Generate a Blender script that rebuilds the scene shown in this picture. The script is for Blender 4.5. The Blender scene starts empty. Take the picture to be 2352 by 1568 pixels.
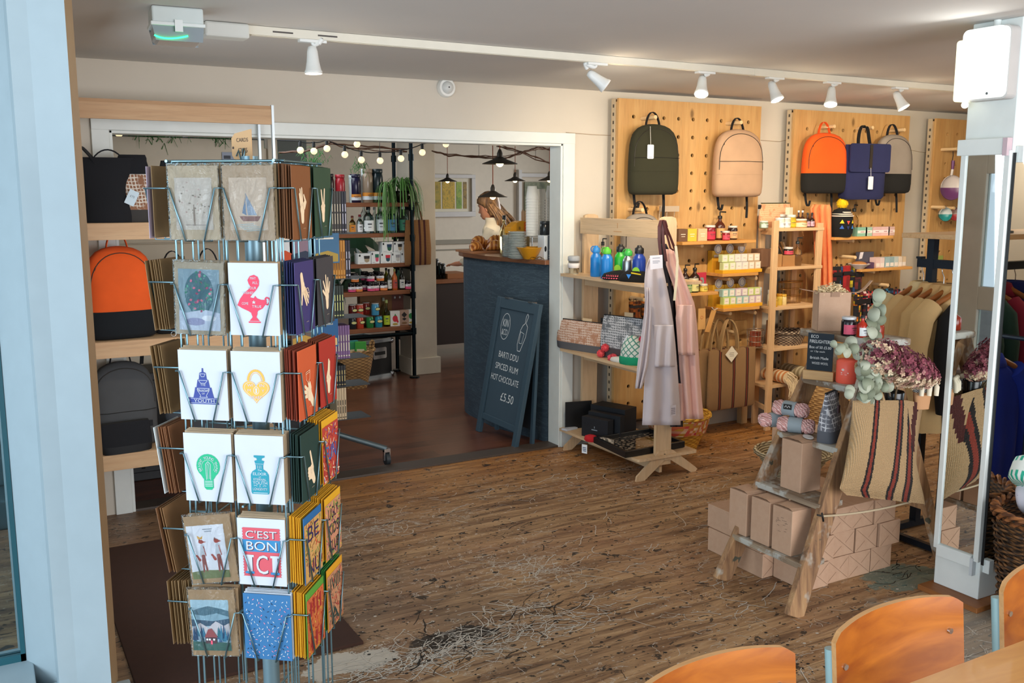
import bpy, math, random
from mathutils import Vector, Matrix
random.seed(7)
SC = bpy.context.scene
COL = SC.collection
PI = math.pi
# ---------------------------------------------------------------- camera
F_PX, CX, CY, HOR, VPX, H = 2180.0, 1176.0, 784.0, 445.0, 5100.0, 1.62
_p = math.atan((CY-HOR)/F_PX); _a = math.atan2(VPX-CX, math.hypot(F_PX, CY-HOR))
FW = Vector((math.cos(_a)*math.cos(_p), math.sin(_a)*math.cos(_p), -math.sin(_p)))
RT = Vector((math.sin(_a), -math.cos(_a), 0)); UP = RT.cross(FW)
EYE = Vector((0, 0, H))
cam_d = bpy.data.cameras.new('camera'); cam = bpy.data.objects.new('camera', cam_d); COL.objects.link(cam)
cam_d.sensor_width = 36.0; cam_d.lens = F_PX/2352*36; cam_d.clip_start = 0.05; cam_d.clip_end = 200
mw = Matrix(((RT.x, UP.x, -FW.x, 0), (RT.y, UP.y, -FW.y, 0), (RT.z, UP.z, -FW.z, H), (0, 0, 0, 1)))
cam.matrix_world = mw
SC.camera = cam
def P(x, y, X=None, Y=None, Z=None, d=None):
    """a photo pixel on a known plane of the shop -> a point of the shop"""
    r = FW + RT*((x-CX)/F_PX) - UP*((y-CY)/F_PX)
    t = d if d is not None else X/r.x if X is not None else Y/r.y if Y is not None else (Z-H)/r.z
    return EYE + r*t
# ---------------------------------------------------------------- world, exposure, daylight and added fill
SC.view_settings.view_transform = 'Standard'; SC.view_settings.look = 'None'
SC.view_settings.gamma = 1.0; SC.view_settings.use_curve_mapping = False
SC.view_settings.exposure = 0.08
w = bpy.data.worlds.new('daylight'); SC.world = w; w.use_nodes = True
bg = w.node_tree.nodes['Background']; bg.inputs[0].default_value = (0.78, 0.89, 1.0, 1); bg.inputs[1].default_value = .85
def lamp(name, kind, loc, aim, energy, col, size=None, size_y=None, spot=None, blend=.6, radius=None):
    l = bpy.data.lights.new(name, kind); l.energy = energy; l.color = col
    if kind == 'AREA':
        l.shape = 'RECTANGLE'; l.size = size; l.size_y = size_y or size
    if kind == 'SPOT': l.spot_size = spot; l.spot_blend = blend
    if radius is not None and kind != 'AREA': l.shadow_soft_size = radius
    o = bpy.data.objects.new(name, l); COL.objects.link(o); o.location = loc
    o.rotation_euler = (Vector(aim)-Vector(loc)).to_track_quat('-Z', 'Y').to_euler()
    return o
lamp('daylight_front', 'AREA', (3.0, -2.6, 1.15), (3.6, 3.5, 1.25), 225, (.95, .96, 1), 4.2, 2.0)
lamp('daylight_left', 'AREA', (-3.4, .2, 1.3), (2.0, 2.2, 1.25), 150, (.76, .89, 1), 3.0, 2.1)
lamp('daylight_door', 'AREA', (.36, 3.95, 1.2), (3, 3.95, .9), 7, (.8, .92, 1), .6, 1.5)
lamp('daylight_cafe', 'AREA', (8.2, 9.3, 1.7), (4, 8.5, .8), 90, (.9, .95, 1), 2.5, 1.3)
lamp('daylight_cafe', 'AREA', (2.0, 7.2, 2.2), (2.6, 6.8, 0), 34, (.88, .95, 1), 1.6, 1.6)
lamp('cafe_fill', 'AREA', (6.2, 6.3, 1.5), (4, 9.5, 1.3), 36, (1, .9, .78), 1.6, 1.3)  # unseen warm area lamp inside the cafe, no window built here
lamp('warm_fill', 'AREA', (5.6, 1.6, 2.2), (4.0, 3.0, .6), 62, (1, .88, .72), 2.5, 1.5)  # added fill lamp, warms and brightens the right side; no fitting hangs there
# ---------------------------------------------------------------- materials
def lin(h):
    if not isinstance(h, str): return tuple(h)[:3]
    h = h.lstrip('#'); c = [int(h[i:i+2], 16)/255 for i in (0, 2, 4)]
    return tuple(x/12.92 if x <= .04045 else ((x+.055)/1.055)**2.4 for x in c)
class NT:
    def __init__(s, name):
        s.m = bpy.data.materials.new(name); s.m.use_nodes = True; s.t = s.m.node_tree
        s.b = s.t.nodes['Principled BSDF']; s._c = None
    def n(s, typ, props=None, **inp):
        nd = s.t.nodes.new('ShaderNode'+typ)
        for k, v in (props or {}).items(): setattr(nd, k, v)
        for k, v in inp.items():
            key = int(k[1:]) if k[0] == 'i' and k[1:].isdigit() else k.replace('_', ' ')
            s.set(nd.inputs[key], v)
        return nd
    def set(s, sock, v):
        if isinstance(v, bpy.types.NodeSocket): s.t.links.new(v, sock)
        elif isinstance(v, (tuple, list)) and len(v) == 3 and sock.type == 'RGBA': sock.default_value = (*v, 1)
        else: sock.default_value = v
    @property
    def co(s):
        if not s._c: s._c = s.n('TexCoord').outputs['Object']
        return s._c
    def xyz(s):
        o = s.n('SeparateXYZ', i0=s.co).outputs; return o[0], o[1], o[2]
    def map(s, sc=(1, 1, 1), rot=(0, 0, 0), loc=(0, 0, 0), v=None):
        return s.n('Mapping', i0=v or s.co, Scale=sc, Rotation=rot, Location=loc).outputs[0]
    def math(s, op, a, b=0.0, c=None):
        nd = s.n('Math', {'operation': op}, i0=a, i1=b)
        if c is not None: s.set(nd.inputs[2], c)
        return nd.outputs[0]
    def noise(s, scale=5, detail=3, rough=.5, v=None, dist=0):
        return s.n('TexNoise', Vector=v or s.co, Scale=scale, Detail=detail, Roughness=rough, Distortion=dist).outputs[0]
    def mix(s, f, a, b):
        nd = s.n('Mix', {'data_type': 'RGBA'}); s.set(nd.inputs[0], f)
        s.set(nd.inputs[6], lin(a) if isinstance(a, str) else a); s.set(nd.inputs[7], lin(b) if isinstance(b, str) else b)
        return nd.outputs[2]
    def ramp(s, f, stops):
        nd = s.n('ValToRGB', i0=f); r = nd.color_ramp
        while len(r.elements) < len(stops): r.elements.new(.5)
        for e, (p, c) in zip(r.elements, stops): e.position = p; e.color = (*lin(c), 1)
        return nd.outputs[0]
    def step(s, f, lo, hi):
        return s.n('MapRange', i0=f, i1=lo, i2=hi, i3=0.0, i4=1.0).outputs[0]
    def out(s, col=None, rough=.6, metal=0, bump=None, bs=.2, bd=.01, **kw):
        if col is not None: s.set(s.b.inputs['Base Color'], lin(col) if isinstance(col, str) else col)
        s.set(s.b.inputs['Roughness'], rough); s.b.inputs['Metallic'].default_value = metal
        if bump is not None:
            s.set(s.b.inputs['Normal'], s.n('Bump', Height=bump, Strength=bs, Distance=bd).outputs[0])
        for k, v in kw.items(): s.set(s.b.inputs[k.replace('_', ' ')], v)
        return s.m
MC = {}
def flat(h, rough=.6, metal=0, var=.06, **kw):
    """plain painted / plastic / paper surface with a slight mottling"""
    key = ('f', h if isinstance(h, str) else tuple(h), rough, metal, tuple(kw.items()))
    if key in MC: return MC[key]
    m = NT('surface'); c = lin(h)
    f = m.noise(14, 3)
    MC[key] = m.out(m.mix(f, tuple(x*(1-var) for x in c), tuple(min(1, x*(1+var)) for x in c)), rough, metal, **kw)
    return MC[key]
def fabric(h, s=1.0, var=.16, rough=.95):
    key = ('c', h, s, var)
    if key in MC: return MC[key]
    m = NT('cloth'); c = lin(h); f = m.noise(9*s, 4)
    wv = m.n('TexWave', {'wave_type': 'BANDS', 'bands_direction': 'X'}, Vector=m.co, Scale=160*s).outputs[1]
    wz = m.n('TexWave', {'wave_type': 'BANDS', 'bands_direction': 'Z'}, Vector=m.co, Scale=160*s).outputs[1]
    MC[key] = m.out(m.mix(f, tuple(x*(1-var) for x in c), tuple(min(1, x*(1+var)) for x in c)), rough, 0, bump=m.math('ADD', wv, wz), bs=.25, bd=.0012)
    return MC[key]
def wood(h1, h2, axis='Z', s=1.0, rough=.55, knots=False):
    key = ('w', h1, h2, axis, s, knots)
    if key in MC: return MC[key]
    m = NT('wood'); st = {'X': (.6, 9, 9), 'Y': (9, .6, 9), 'Z': (9, 9, .6)}[axis]
    v = m.map(tuple(x*s for x in st)); f = m.noise(2.2, 6, .65, v, .6)
    g = m.noise(9, 3, .6, v, .3)
    col = m.mix(m.step(f, .3, .7), h1, h2); c2 = m.mix(m.math('MULTIPLY', m.step(g, .5, .75), .35), col, tuple(x*.55 for x in lin(h2)))
    if knots:
        vo = m.n('TexVoronoi', Vector=m.map(tuple((3.2 if x > 1 else 1.6) for x in st)), Scale=1.15).outputs[0]
        c2 = m.mix(m.step(vo, .075, .03), c2, tuple(x*.45 for x in lin(h2)))
    MC[key] = m.out(c2, rough, 0, bump=g, bs=.15, bd=.002)
    return MC[key]
def metal(h='9aa4a8', rough=.35): return flat(h, rough, 1.0)
def glass(h='e8f0f0', rough=.03, ior=1.3, alpha=None):
    key = ('g', h, rough, ior)
    if key in MC: return MC[key]
    m = NT('clear_glass'); MC[key] = m.out(h, rough, 0, Transmission_Weight=1.0, IOR=ior)
    return MC[key]
def emit(h, strength):
    key = ('e', h, strength)
    if key in MC: return MC[key]
    m = NT('lit'); MC[key] = m.out(h, .4, 0, Emission_Color=(*lin(h), 1), Emission_Strength=strength)
    return MC[key]
# ---------------------------------------------------------------- mesh builder
class MB:
    def __init__(s): s.v = []; s.f = []; s.m = []; s.s = []
    def add(s, vs, fs, mi=0, sm=False):
        b = len(s.v); s.v += [tuple(p) for p in vs]
        for k, f in enumerate(fs):
            s.f.append([b+i for i in f]); s.m.append(mi[k] if isinstance(mi, list) else mi); s.s.append(sm)
        return s
    def box(s, x0, x1, y0, y1, z0, z1, mi=0, M=None):
        vs = [Vector((x, y, z)) for z in (z0, z1) for y in (y0, y1) for x in (x0, x1)]
        if M: vs = [M @ p for p in vs]
        return s.add(vs, [(0, 2, 3, 1), (4, 5, 7, 6), (0, 1, 5, 4), (2, 6, 7, 3), (0, 4, 6, 2), (1, 3, 7, 5)], mi)
    def cbox(s, c, sx, sy, sz, mi=0, rz=0, rx=0, ry=0):
        M = Matrix.Translation(Vector(c)) @ Matrix.Rotation(rz, 4, 'Z') @ Matrix.Rotation(ry, 4, 'Y') @ Matrix.Rotation(rx, 4, 'X')
        return s.box(-sx/2, sx/2, -sy/2, sy/2, -sz/2, sz/2, mi, M)
    def bar(s, a, b, w, t, mi=0, up=(0, 0, 1)):
        """rectangular bar from a to b, w across, t along up"""
        a, b = Vector(a), Vector(b); d = b-a; L = d.length; d.normalize(); up = Vector(up)
        x = d.cross(up).normalized(); u = x.cross(d).normalized()
        M = Matrix((( x.x, u.x, d.x, a.x), (x.y, u.y, d.y, a.y), (x.z, u.z, d.z, a.z), (0, 0, 0, 1)))
        return s.box(-w/2, w/2, -t/2, t/2, 0, L, mi, M)
    def ring(s, rings, mi=0, sm=True, cap=True, closed=True):
        n = len(rings[0]); vs = [p for r in rings for p in r]; fs = []; ms = []
        for j in range(len(rings)-1):
            for i in range(n if closed else n-1):
                a = j*n+i; b = j*n+(i+1) % n; fs.append((a, b, b+n, a+n)); ms.append(mi[j] if isinstance(mi, list) else mi)
        s.add(vs, fs, ms, sm)
        if cap:
            s.add(rings[0], [tuple(range(n))[::-1]], mi[0] if isinstance(mi, list) else mi)
            s.add(rings[-1], [tuple(range(n))], mi[-1] if isinstance(mi, list) else mi)
        return s
    def lathe(s, prof, c=(0, 0, 0), n=20, mi=0, sm=True, cap=True, M=None):
        rings = []
        for r, z in prof:
            rr = [Vector((c[0]+r*math.cos(2*PI*i/n), c[1]+r*math.sin(2*PI*i/n), c[2]+z)) for i in range(n)]
            if M: rr = [M @ p for p in rr]
            rings.append(rr)
        return s.ring(rings, mi, sm, cap)
    def tube(s, pts, r, n=6, mi=0, cap=True, closed=False):
        pts = [Vector(p) for p in pts]; rs = r if isinstance(r, (list, tuple)) else [r]*len(pts)
        t0 = (pts[1]-pts[0]).normalized(); ref = Vector((0, 0, 1)) if abs(t0.z) < .9 else Vector((1, 0, 0))
        u = t0.cross(ref).normalized(); rings = []; L = len(pts)
        for i, p in enumerate(pts):
            a = pts[i-1] if (i or closed) else p; b = pts[(i+1) % L] if (i < L-1 or closed) else p
            t = (b-a).normalized(); u = (u - t*u.dot(t)).normalized(); v = t.cross(u)
            rings.append([p+(u*math.cos(2*PI*k/n)+v*math.sin(2*PI*k/n))*rs[i] for k in range(n)])
        if closed: rings.append(rings[0])
        return s.ring(rings, mi, True, cap and not closed)
    def cyl(s, a, b, r, r2=None, n=14, mi=0): return s.tube([a, b], [r, r if r2 is None else r2], n, mi)
    def sph(s, c, r, n=14, mi=0, k=None):
        r = r if isinstance(r, (list, tuple)) else (r, r, r); k = k or max(6, n//2+1); rings = []
        for j in range(k+1):
            ph = -PI/2+PI*j/k; q = max(math.cos(ph), .02)
            rings.append([Vector((c[0]+r[0]*q*math.cos(2*PI*i/n), c[1]+r[1]*q*math.sin(2*PI*i/n), c[2]+r[2]*math.sin(ph))) for i in range(n)])
        return s.ring(rings, mi)
    def loft(s, secs, n=28, p=2.6, mi=0, cap=True):
        """secs: (z, half_x, half_y, x0, y0); superellipse rings stacked in z"""
        rings = []
        for q in secs:
            z, a, b = q[:3]; x0 = q[3] if len(q) > 3 else 0; y0 = q[4] if len(q) > 4 else 0; rr = []
            for i in range(n):
                t = 2*PI*i/n; c, d = math.cos(t), math.sin(t)
                rr.append(Vector((x0+a*math.copysign(abs(c)**(2/p), c), y0+b*math.copysign(abs(d)**(2/p), d), z)))
            rings.append(rr)
        return s.ring(rings, mi, True, cap)
    def prism(s, outl, t0, t1, plane='xz', mi=0, sm=False):
        f = {'xz': lambda a, b, t: (a, t, b), 'xy': lambda a, b, t: (a, b, t), 'yz': lambda a, b, t: (t, a, b)}[plane]
        n = len(outl); A = [f(a, b, t0) for a, b in outl]; B = [f(a, b, t1) for a, b in outl]
        s.add(A+B, [(i, (i+1) % n, n+(i+1) % n, n+i) for i in range(n)], mi, sm)
        s.add(A, [tuple(range(n))], mi); s.add(B, [tuple(range(n))[::-1]], mi); return s
    def grid(s, fn, nu, nv, mi=0, sm=True):
        vs = [fn(i/nu, j/nv) for j in range(nv+1) for i in range(nu+1)]
        fs = [(j*(nu+1)+i, j*(nu+1)+i+1, (j+1)*(nu+1)+i+1, (j+1)*(nu+1)+i) for j in range(nv) for i in range(nu)]
        ms = [mi((i+.5)/nu, (j+.5)/nv) for j in range(nv) for i in range(nu)] if callable(mi) else mi
        return s.add(vs, fs, ms, sm)
    def text(s, txt, w=None, h=None, o=(0, 0, 0), right=(1, 0, 0), up=(0, 0, 1), mi=0, align='c', M=None):
        vs, fs, (x0, x1, y0, y1) = glyphs(txt); right, up, o = Vector(right), Vector(up), Vector(o)
        sx = (w/(x1-x0)) if w else h/(y1-y0); sy = (h/(y1-y0)) if h else sx
        cx = {'c': (x0+x1)/2, 'l': x0, 'r': x1}[align]; cy = (y0+y1)/2
        pts = [o+right*((x-cx)*sx)+up*((y-cy)*sy) for x, y in vs]
        return s.add([M @ p for p in pts] if M else pts, fs, mi)
    def xf(s, M): s.v = [tuple(M @ Vector(p)) for p in s.v]; return s
_gl = {}
def glyphs(txt):
    if txt in _gl: return _gl[txt]
    cu = bpy.data.curves.new('t', 'FONT'); cu.body = txt; cu.size = 1; cu.resolution_u = 3
    o = bpy.data.objects.new('t', cu); COL.objects.link(o); bpy.context.view_layer.update()
    me = o.evaluated_get(bpy.context.evaluated_depsgraph_get()).to_mesh()
    vs = [(v.co.x, v.co.y) for v in me.vertices]; fs = [tuple(p.vertices) for p in me.polygons]
    bpy.data.objects.remove(o); bpy.data.curves.remove(cu)
    if not vs: vs = [(0, 0), (1, 0), (1, 1)]; fs = []
    xs = [v[0] for v in vs]; ys = [v[1] for v in vs]
    _gl[txt] = (vs, fs, (min(xs), max(xs), min(ys), max(ys))); return _gl[txt]
def mk(name, mb, mats, parent=None, loc=None, rz=0, bevel=0, solid=0, sub=0):
    me = bpy.data.meshes.new(name); me.from_pydata(mb.v, [], mb.f)
    mats = mats if isinstance(mats, (list, tuple)) else [mats]
    for m in mats: me.materials.append(m)
    me.polygons.foreach_set('material_index', [min(i, len(mats)-1) for i in mb.m]); me.polygons.foreach_set('use_smooth', mb.s)
    me.validate(); me.update()
    o = bpy.data.objects.new(name, me); COL.objects.link(o)
    if parent: o.parent = parent
    if loc is not None: o.location = loc
    if rz: o.rotation_euler = (0, 0, rz)
    if solid: md = o.modifiers.new('solid', 'SOLIDIFY'); md.thickness = solid; md.offset = 0
    if bevel: md = o.modifiers.new('bevel', 'BEVEL'); md.width = bevel; md.segments = 2; md.limit_method = 'ANGLE'
    if sub: md = o.modifiers.new('sub', 'SUBSURF'); md.levels = sub; md.render_levels = sub
    return o
def tag(o, label=None, cat=None, group=None, kind=None):
    if label: o['label'] = label
    if cat: o['category'] = cat
    if group: o['group'] = group
    if kind: o['kind'] = kind
    return o
def thing(name, label, cat, loc=(0, 0, 0), rz=0, group=None):
    o = bpy.data.objects.new(name, None); COL.objects.link(o); o.location = loc; o.rotation_euler = (0, 0, rz); o.empty_display_size = .05
    return tag(o, label, cat, group)
def solo(name, mb, mats, label, cat, loc=(0, 0, 0), rz=0, group=None, **kw):
    return tag(mk(name, mb, mats, None, loc, rz, **kw), label, cat, group)
def struct(name, mb, mats, label=None, **kw): return tag(mk(name, mb, mats, None, **kw), label, None, None, 'structure')
_kids = {}
def dup(root, loc, rz=None, label=None, group=None, scale=None):
    r = root.copy(); COL.objects.link(r); r.location = loc
    if rz is not None: r.rotation_euler = (0, 0, rz)
    if scale: r.scale = scale if isinstance(scale, (tuple, list)) else (scale,)*3
    if label: r['label'] = label
    if group: r['group'] = group
    def rec(a, b):
        if a.name not in _kids: _kids[a.name] = [c for c in bpy.data.objects if c.parent == a]
        for ch in _kids[a.name]:
            c = ch.copy(); COL.objects.link(c); c.parent = b; rec(ch, c)
    rec(root, r); return r
def circ(r, n=24, c=(0, 0), a0=0, a1=2*PI, ry=None):
    k = n if abs(a1-a0-2*PI) < 1e-6 else n-1
    return [(c[0]+r*math.cos(a0+(a1-a0)*i/k), c[1]+(ry or r)*math.sin(a0+(a1-a0)*i/k)) for i in range(n)]
def rrect(x0, x1, z0, z1, r, n=5):
    o = []
    for cx, cz, a in ((x1-r, z1-r, 0), (x0+r, z1-r, PI/2), (x0+r, z0+r, PI), (x1-r, z0+r, 1.5*PI)):
        o += [(cx+r*math.cos(a+PI/2*i/n), cz+r*math.sin(a+PI/2*i/n)) for i in range(n+1)]
    return o
def strap(pts, w, t, mb, wdir=(1, 0, 0), mi=0):
    """flat ribbon through pts, w wide along wdir, t thick"""
    pts = [Vector(p) for p in pts]; wd = Vector(wdir).normalized(); rings = []
    for i, p in enumerate(pts):
        tg = (pts[min(i+1, len(pts)-1)]-pts[max(i-1, 0)]).normalized(); nn = tg.cross(wd)
        nn = nn.normalized() if nn.length > 1e-4 else Vector((0, 0, 1))
        rings.append([p-wd*w/2-nn*t/2, p+wd*w/2-nn*t/2, p+wd*w/2+nn*t/2, p-wd*w/2+nn*t/2])
    return mb.ring(rings, mi, False)
def bez(a, b, c, d, n=10):
    a, b, c, d = map(Vector, (a, b, c, d)); return [a*(1-t)**3+b*3*t*(1-t)**2+c*3*t*t*(1-t)+d*t**3 for t in [i/n for i in range(n+1)]]
# ================================================================ the setting
YW, YB, ZC = 5.06, 5.17, 2.257        # face and back of the shop's rear wall, ceiling
# worn floorboards with spilt paint
m = NT('worn_floorboards'); x, y, z = m.xyz()
brd = m.math('DIVIDE', y, .115); row = m.math('FLOOR', brd); fr = m.math('FRACT', brd)
rnd = m.n('TexWhiteNoise', {'noise_dimensions': '1D'}, W=row).outputs[0]
v = m.map((.7, 6.5, 1)); g = m.noise(2.6, 9, .72, v, .9); g2 = m.noise(14, 5, .7, v, .2)
base = m.ramp(m.step(g, .28, .74), [(0, '3f2c1e'), (.3, '7a5a3c'), (.6, 'ab8860'), (1, 'cdac80')])
base = m.mix(m.math('MULTIPLY', rnd, .18), base, '9a6a40')
wear = m.noise(.85, 4, .6, None, .4)
orange = m.math('MULTIPLY', m.step(y, 4.15, 4.75), m.step(wear, .2, .5))
base = m.mix(m.math('MULTIPLY', orange, .75), base, m.mix(m.step(g, .35, .6), '85501c', 'bd7c30'))
left_dark = m.math('MULTIPLY', m.step(m.noise(.7, 4, .65, m.map((1, 1, 1), loc=(7, 3, 0))), .36, .6), m.step(x, 2.6, 1.2)); base = m.mix(m.math('MULTIPLY', left_dark, .7), base, m.mix(m.step(g, .3, .7), '3c3129', '7c6c5e'))  # darker, greyer patches that grow stronger towards the left
pink = m.math('MULTIPLY', m.step(m.noise(1.3, 3), .52, .68), .35); base = m.mix(pink, base, '9a6f52')
base = m.mix(m.math('MULTIPLY', m.step(g2, .58, .7), .5), base, '2c1f17')
gap = m.math('ADD', m.step(fr, .035, .0), m.step(fr, .97, 1.0)); base = m.mix(m.math('MULTIPLY', gap, .4), base, '2a1a10')
d = m.noise(17, 3, .6, m.map((.9, 1.2, 1)), .5); dk = m.step(d, .635, .655)
d2 = m.noise(38, 2, .5, m.map((.7, 1.3, 1)), .6); dk2 = m.math('MULTIPLY', m.step(d2, .655, .67), m.step(m.noise(1.6, 2), .38, .46))
base = m.mix(m.math('MULTIPLY', m.math('MAXIMUM', dk, dk2), .88), base, '17130f')
where = m.step(m.noise(1.5, 4, .6, m.map((1, 1.2, 1), loc=(3.1, 0, 0))), .47, .56)
q = m.noise(5.5, 2.5, .6, m.map((.9, 1.4, 1)), 2.6); line = m.step(m.math('ABSOLUTE', m.math('SUBTRACT', q, .5)), .009, .005)
q2 = m.noise(9, 2, .6, m.map((.7, 1.5, 1), loc=(5, 2, 0)), 3.2); line2 = m.step(m.math('ABSOLUTE', m.math('SUBTRACT', q2, .52)), .008, .004)
sp = m.step(m.n('TexVoronoi', Vector=m.map((.8, 1.2, 1)), Scale=17).outputs[0], .085, .07)
spm = m.step(m.noise(2.3, 3), .50, .56)
wl = m.math('MULTIPLY', m.math('MULTIPLY', m.math('MAXIMUM', line, line2), where), m.step(m.noise(24, 3), .5, .56))
wl = m.math('MAXIMUM', wl, m.math('MULTIPLY', sp, spm))
fine = m.math('MULTIPLY', m.step(m.noise(46, 2, .6, m.map((.5, 1.5, 1))), .68, .7), .7); wl = m.math('MAXIMUM', wl, fine)
def blob(cx, cy, rx, ry, rot=0, k=.25, s=4):
    vv = m.map((1/rx, 1/ry, 0), loc=(-cx/rx, -cy/ry, 0))
    ln = m.n('VectorMath', {'operation': 'LENGTH'}, i0=vv).outputs['Value']
    return m.step(m.math('ADD', ln, m.math('MULTIPLY', m.math('SUBTRACT', m.noise(s, 5, .7), .5), 2.2)), 1.0, 1.0-k)
p1_ = P(790, 1525, Z=0); p2_ = P(1030, 1470, Z=0); p3_ = P(890, 1210, Z=0); p4_ = P(1210, 1300, Z=0)
big = blob(p1_.x, p1_.y, .17, .085, s=9, k=.06)
net = m.math('MULTIPLY', m.math('MAXIMUM', m.math('MAXIMUM', blob(p2_.x-.1, p2_.y, .55, .17), blob(p3_.x, p3_.y, .45, .15)), blob(p4_.x, p4_.y, .3, .25)),
   m.step(m.math('ABSOLUTE', m.math('SUBTRACT', m.noise(7.5, 3, .65, m.map((.8, 1.4, 1)), 2.2), .5)), .016, .010))
net = m.math('MULTIPLY', net, m.step(m.noise(17, 3, .6, None, .5), .47, .54))
black = blob(p2_.x+.02, p2_.y+.02, .16, .07, s=8, k=.1)
base = m.mix(m.math('MULTIPLY', black, .9), base, '15120f')
wl = m.math('MAXIMUM', wl, m.math('MAXIMUM', big, net))
t_ = P(2075, 1325, Z=0); teal = blob(t_.x, t_.y, .20, .13, s=9, k=.1); base = m.mix(m.math('MULTIPLY', teal, .75), base, '5d7a72')
r_ = P(2290, 1470, Z=0); grey = m.math('MULTIPLY', blob(r_.x, r_.y, .45, .4), .55); base = m.mix(grey, base, '8b8f88')
base = m.mix(m.math('MULTIPLY', wl, .9), base, 'bdb6a8')
m_floor = m.out(base, m.math('SUBTRACT', .62, m.math('MULTIPLY', orange, .2)), 0, bump=m.math('SUBTRACT', g, gap), bs=.35, bd=.004)
struct('floor', MB().box(-.3, 9.2, -3, YW+.02, -.05, 0), m_floor, 'worn paint-splattered timber floorboards of the shop')
# dark laminate of the cafe behind
m = NT('dark_laminate'); x, y, z = m.xyz()
row = m.math('FLOOR', m.math('DIVIDE', y, .125)); rr = m.n('TexWhiteNoise', {'noise_dimensions': '1D'}, W=row).outputs[0]
cell = m.math('FLOOR', m.math('ADD', m.math('DIVIDE', x, .8), m.math('MULTIPLY', rr, 7)))
cc = m.n('TexWhiteNoise', {'noise_dimensions': '2D'}, Vector=m.n('CombineXYZ', X=cell, Y=row).outputs[0]).outputs[0]
g = m.noise(3, 6, .65, m.map((1, 12, 1)), .8)
c = m.mix(m.step(g, .3, .75), '2c1610', '6b4130'); c = m.mix(m.math('MULTIPLY', cc, .55), c, '74452f')
m_lam = m.out(c, .3, 0, bump=g, bs=.08, bd=.002)
struct('floor', MB().box(.24, 9.2, YB-.02, 12.1, -.05, 0.0), m_lam, 'dark reddish laminate floor of the cafe behind the opening')
struct('trim_1', MB().box(.6, 3.2, YW-.005, YB+.02, -.01, .012), flat('4b4038', .5), 'dark threshold strip across the wide opening', bevel=.004)
cp = NT('painted_ceiling'); f = cp.noise(1.2, 4)
m_ceil = cp.out(cp.mix(f, 'c6c4c0', 'd8d5d0'), .9, 0, bump=cp.noise(3, 4), bs=.15, bd=.01)
struct('ceiling', MB().box(-.2, 9.2, -3, YB, ZC, ZC+.1), m_ceil, 'low off-white painted ceiling of the shop')
struct('ceiling', MB().box(.24, 9.2, YB, 12.1, 2.32, 2.42), flat('aeb2b0', .9), 'pale ceiling of the cafe behind')
wp = NT('painted_wall'); m_wall = wp.out(wp.mix(wp.noise(2, 4), 'c8bfb0', 'd8cfc0'), .85, 0, bump=wp.noise(30, 3), bs=.1, bd=.003)
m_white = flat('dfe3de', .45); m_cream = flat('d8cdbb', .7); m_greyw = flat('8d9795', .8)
wb = MB().box(.24, .6, YW, YB, 0, ZC).box(3.2, 9.2, YW, YB, 0, ZC).box(.6, 3.2, YW, YB, 1.925, ZC)
struct('wall_back', wb, m_wall, 'cream painted rear wall with the wide opening to the cafe')
struct('wall_front', MB().box(4.0, 9.1, .86, .92, 0, ZC), m_wall, 'cream wall behind the mirrored garment rail')
struct('wall_right', MB().box(9.1, 9.2, -3, 12, 0, ZC+.1), m_wall, 'cream side wall at the right')
t = MB().box(3.2, 3.285, YW-.018, YW, 0, 1.99).box(.52, .6, YW-.018, YW, 0, 1.99).box(.52, 3.285, YW-.02, YW, 1.925, 1.99)
t.box(3.185, 3.2, YW-.01, YB+.01, 0, 1.925).box(.6, .615, YW-.01, YB+.01, 0, 1.925).box(.6, 3.2, YW-.01, YB+.01, 1.91, 1.925)
struct('trim_2', t, m_white, 'white painted frame round the wide opening', bevel=.003)
struct('baseboard_back', MB().box(3.29, 9.1, YW-.015, YW, 0, .1), flat('b9b6ae', .6), bevel=.003)
# left: glazed door wall and the corner post
wl_ = MB().box(.24, .30, 3.34, 3.56, 0, ZC).box(.24, .30, 4.40, 5.06, 0, ZC).box(.24, .30, 3.56, 4.40, 1.765, ZC).box(.24, .30, 3.56, 4.40, .775, .945).box(.24, .30, 3.56, 4.40, 0, .12)
struct('wall_left', wl_, flat('b9b0a0', .7), 'cream painted glazed side wall', bevel=.004)
struct('window_1', MB().box(.265, .272, 3.56, 4.40, .12, .775).box(.265, .272, 3.56, 4.40, .945, 1.765), glass('f2fbff'), 'tall clear panes in the left side wall')
def plan(px, Y): q = P(px, 1540, Y=Y); return (q.x, q.y)
pts = [plan(62, 3.29), plan(80, 3.25), plan(128, 3.15), plan(134, 3.11), plan(176, 3.10), plan(254, 3.06), plan(270, 3.16), (.295, 3.4), (.02, 3.4)]
mbp = MB(); n = len(pts); A = [(a, b, .0) for a, b in pts]; B = [(a, b, ZC) for a, b in pts]
mbp.add(A+B, [(i, (i+1) % n, n+(i+1) % n, n+i) for i in range(n)], [0, 0, 0, 0, 0, 1, 0, 0, 0])
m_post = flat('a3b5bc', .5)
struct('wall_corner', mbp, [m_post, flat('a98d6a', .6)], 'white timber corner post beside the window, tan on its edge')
q0 = plan(62, 3.29)
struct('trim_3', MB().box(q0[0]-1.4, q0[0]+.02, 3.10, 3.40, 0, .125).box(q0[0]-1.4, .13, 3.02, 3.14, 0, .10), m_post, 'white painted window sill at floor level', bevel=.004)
mbq = MB().box(.27, .33, 3.0, 3.14, 0, .055)
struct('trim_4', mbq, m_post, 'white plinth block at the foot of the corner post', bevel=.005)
struct('window_2', MB().box(q0[0]-1.4, q0[0]-.012, 3.30, 3.306, .15, ZC), glass('dff2f5'), 'clear glass of the window at the far left')
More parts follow.
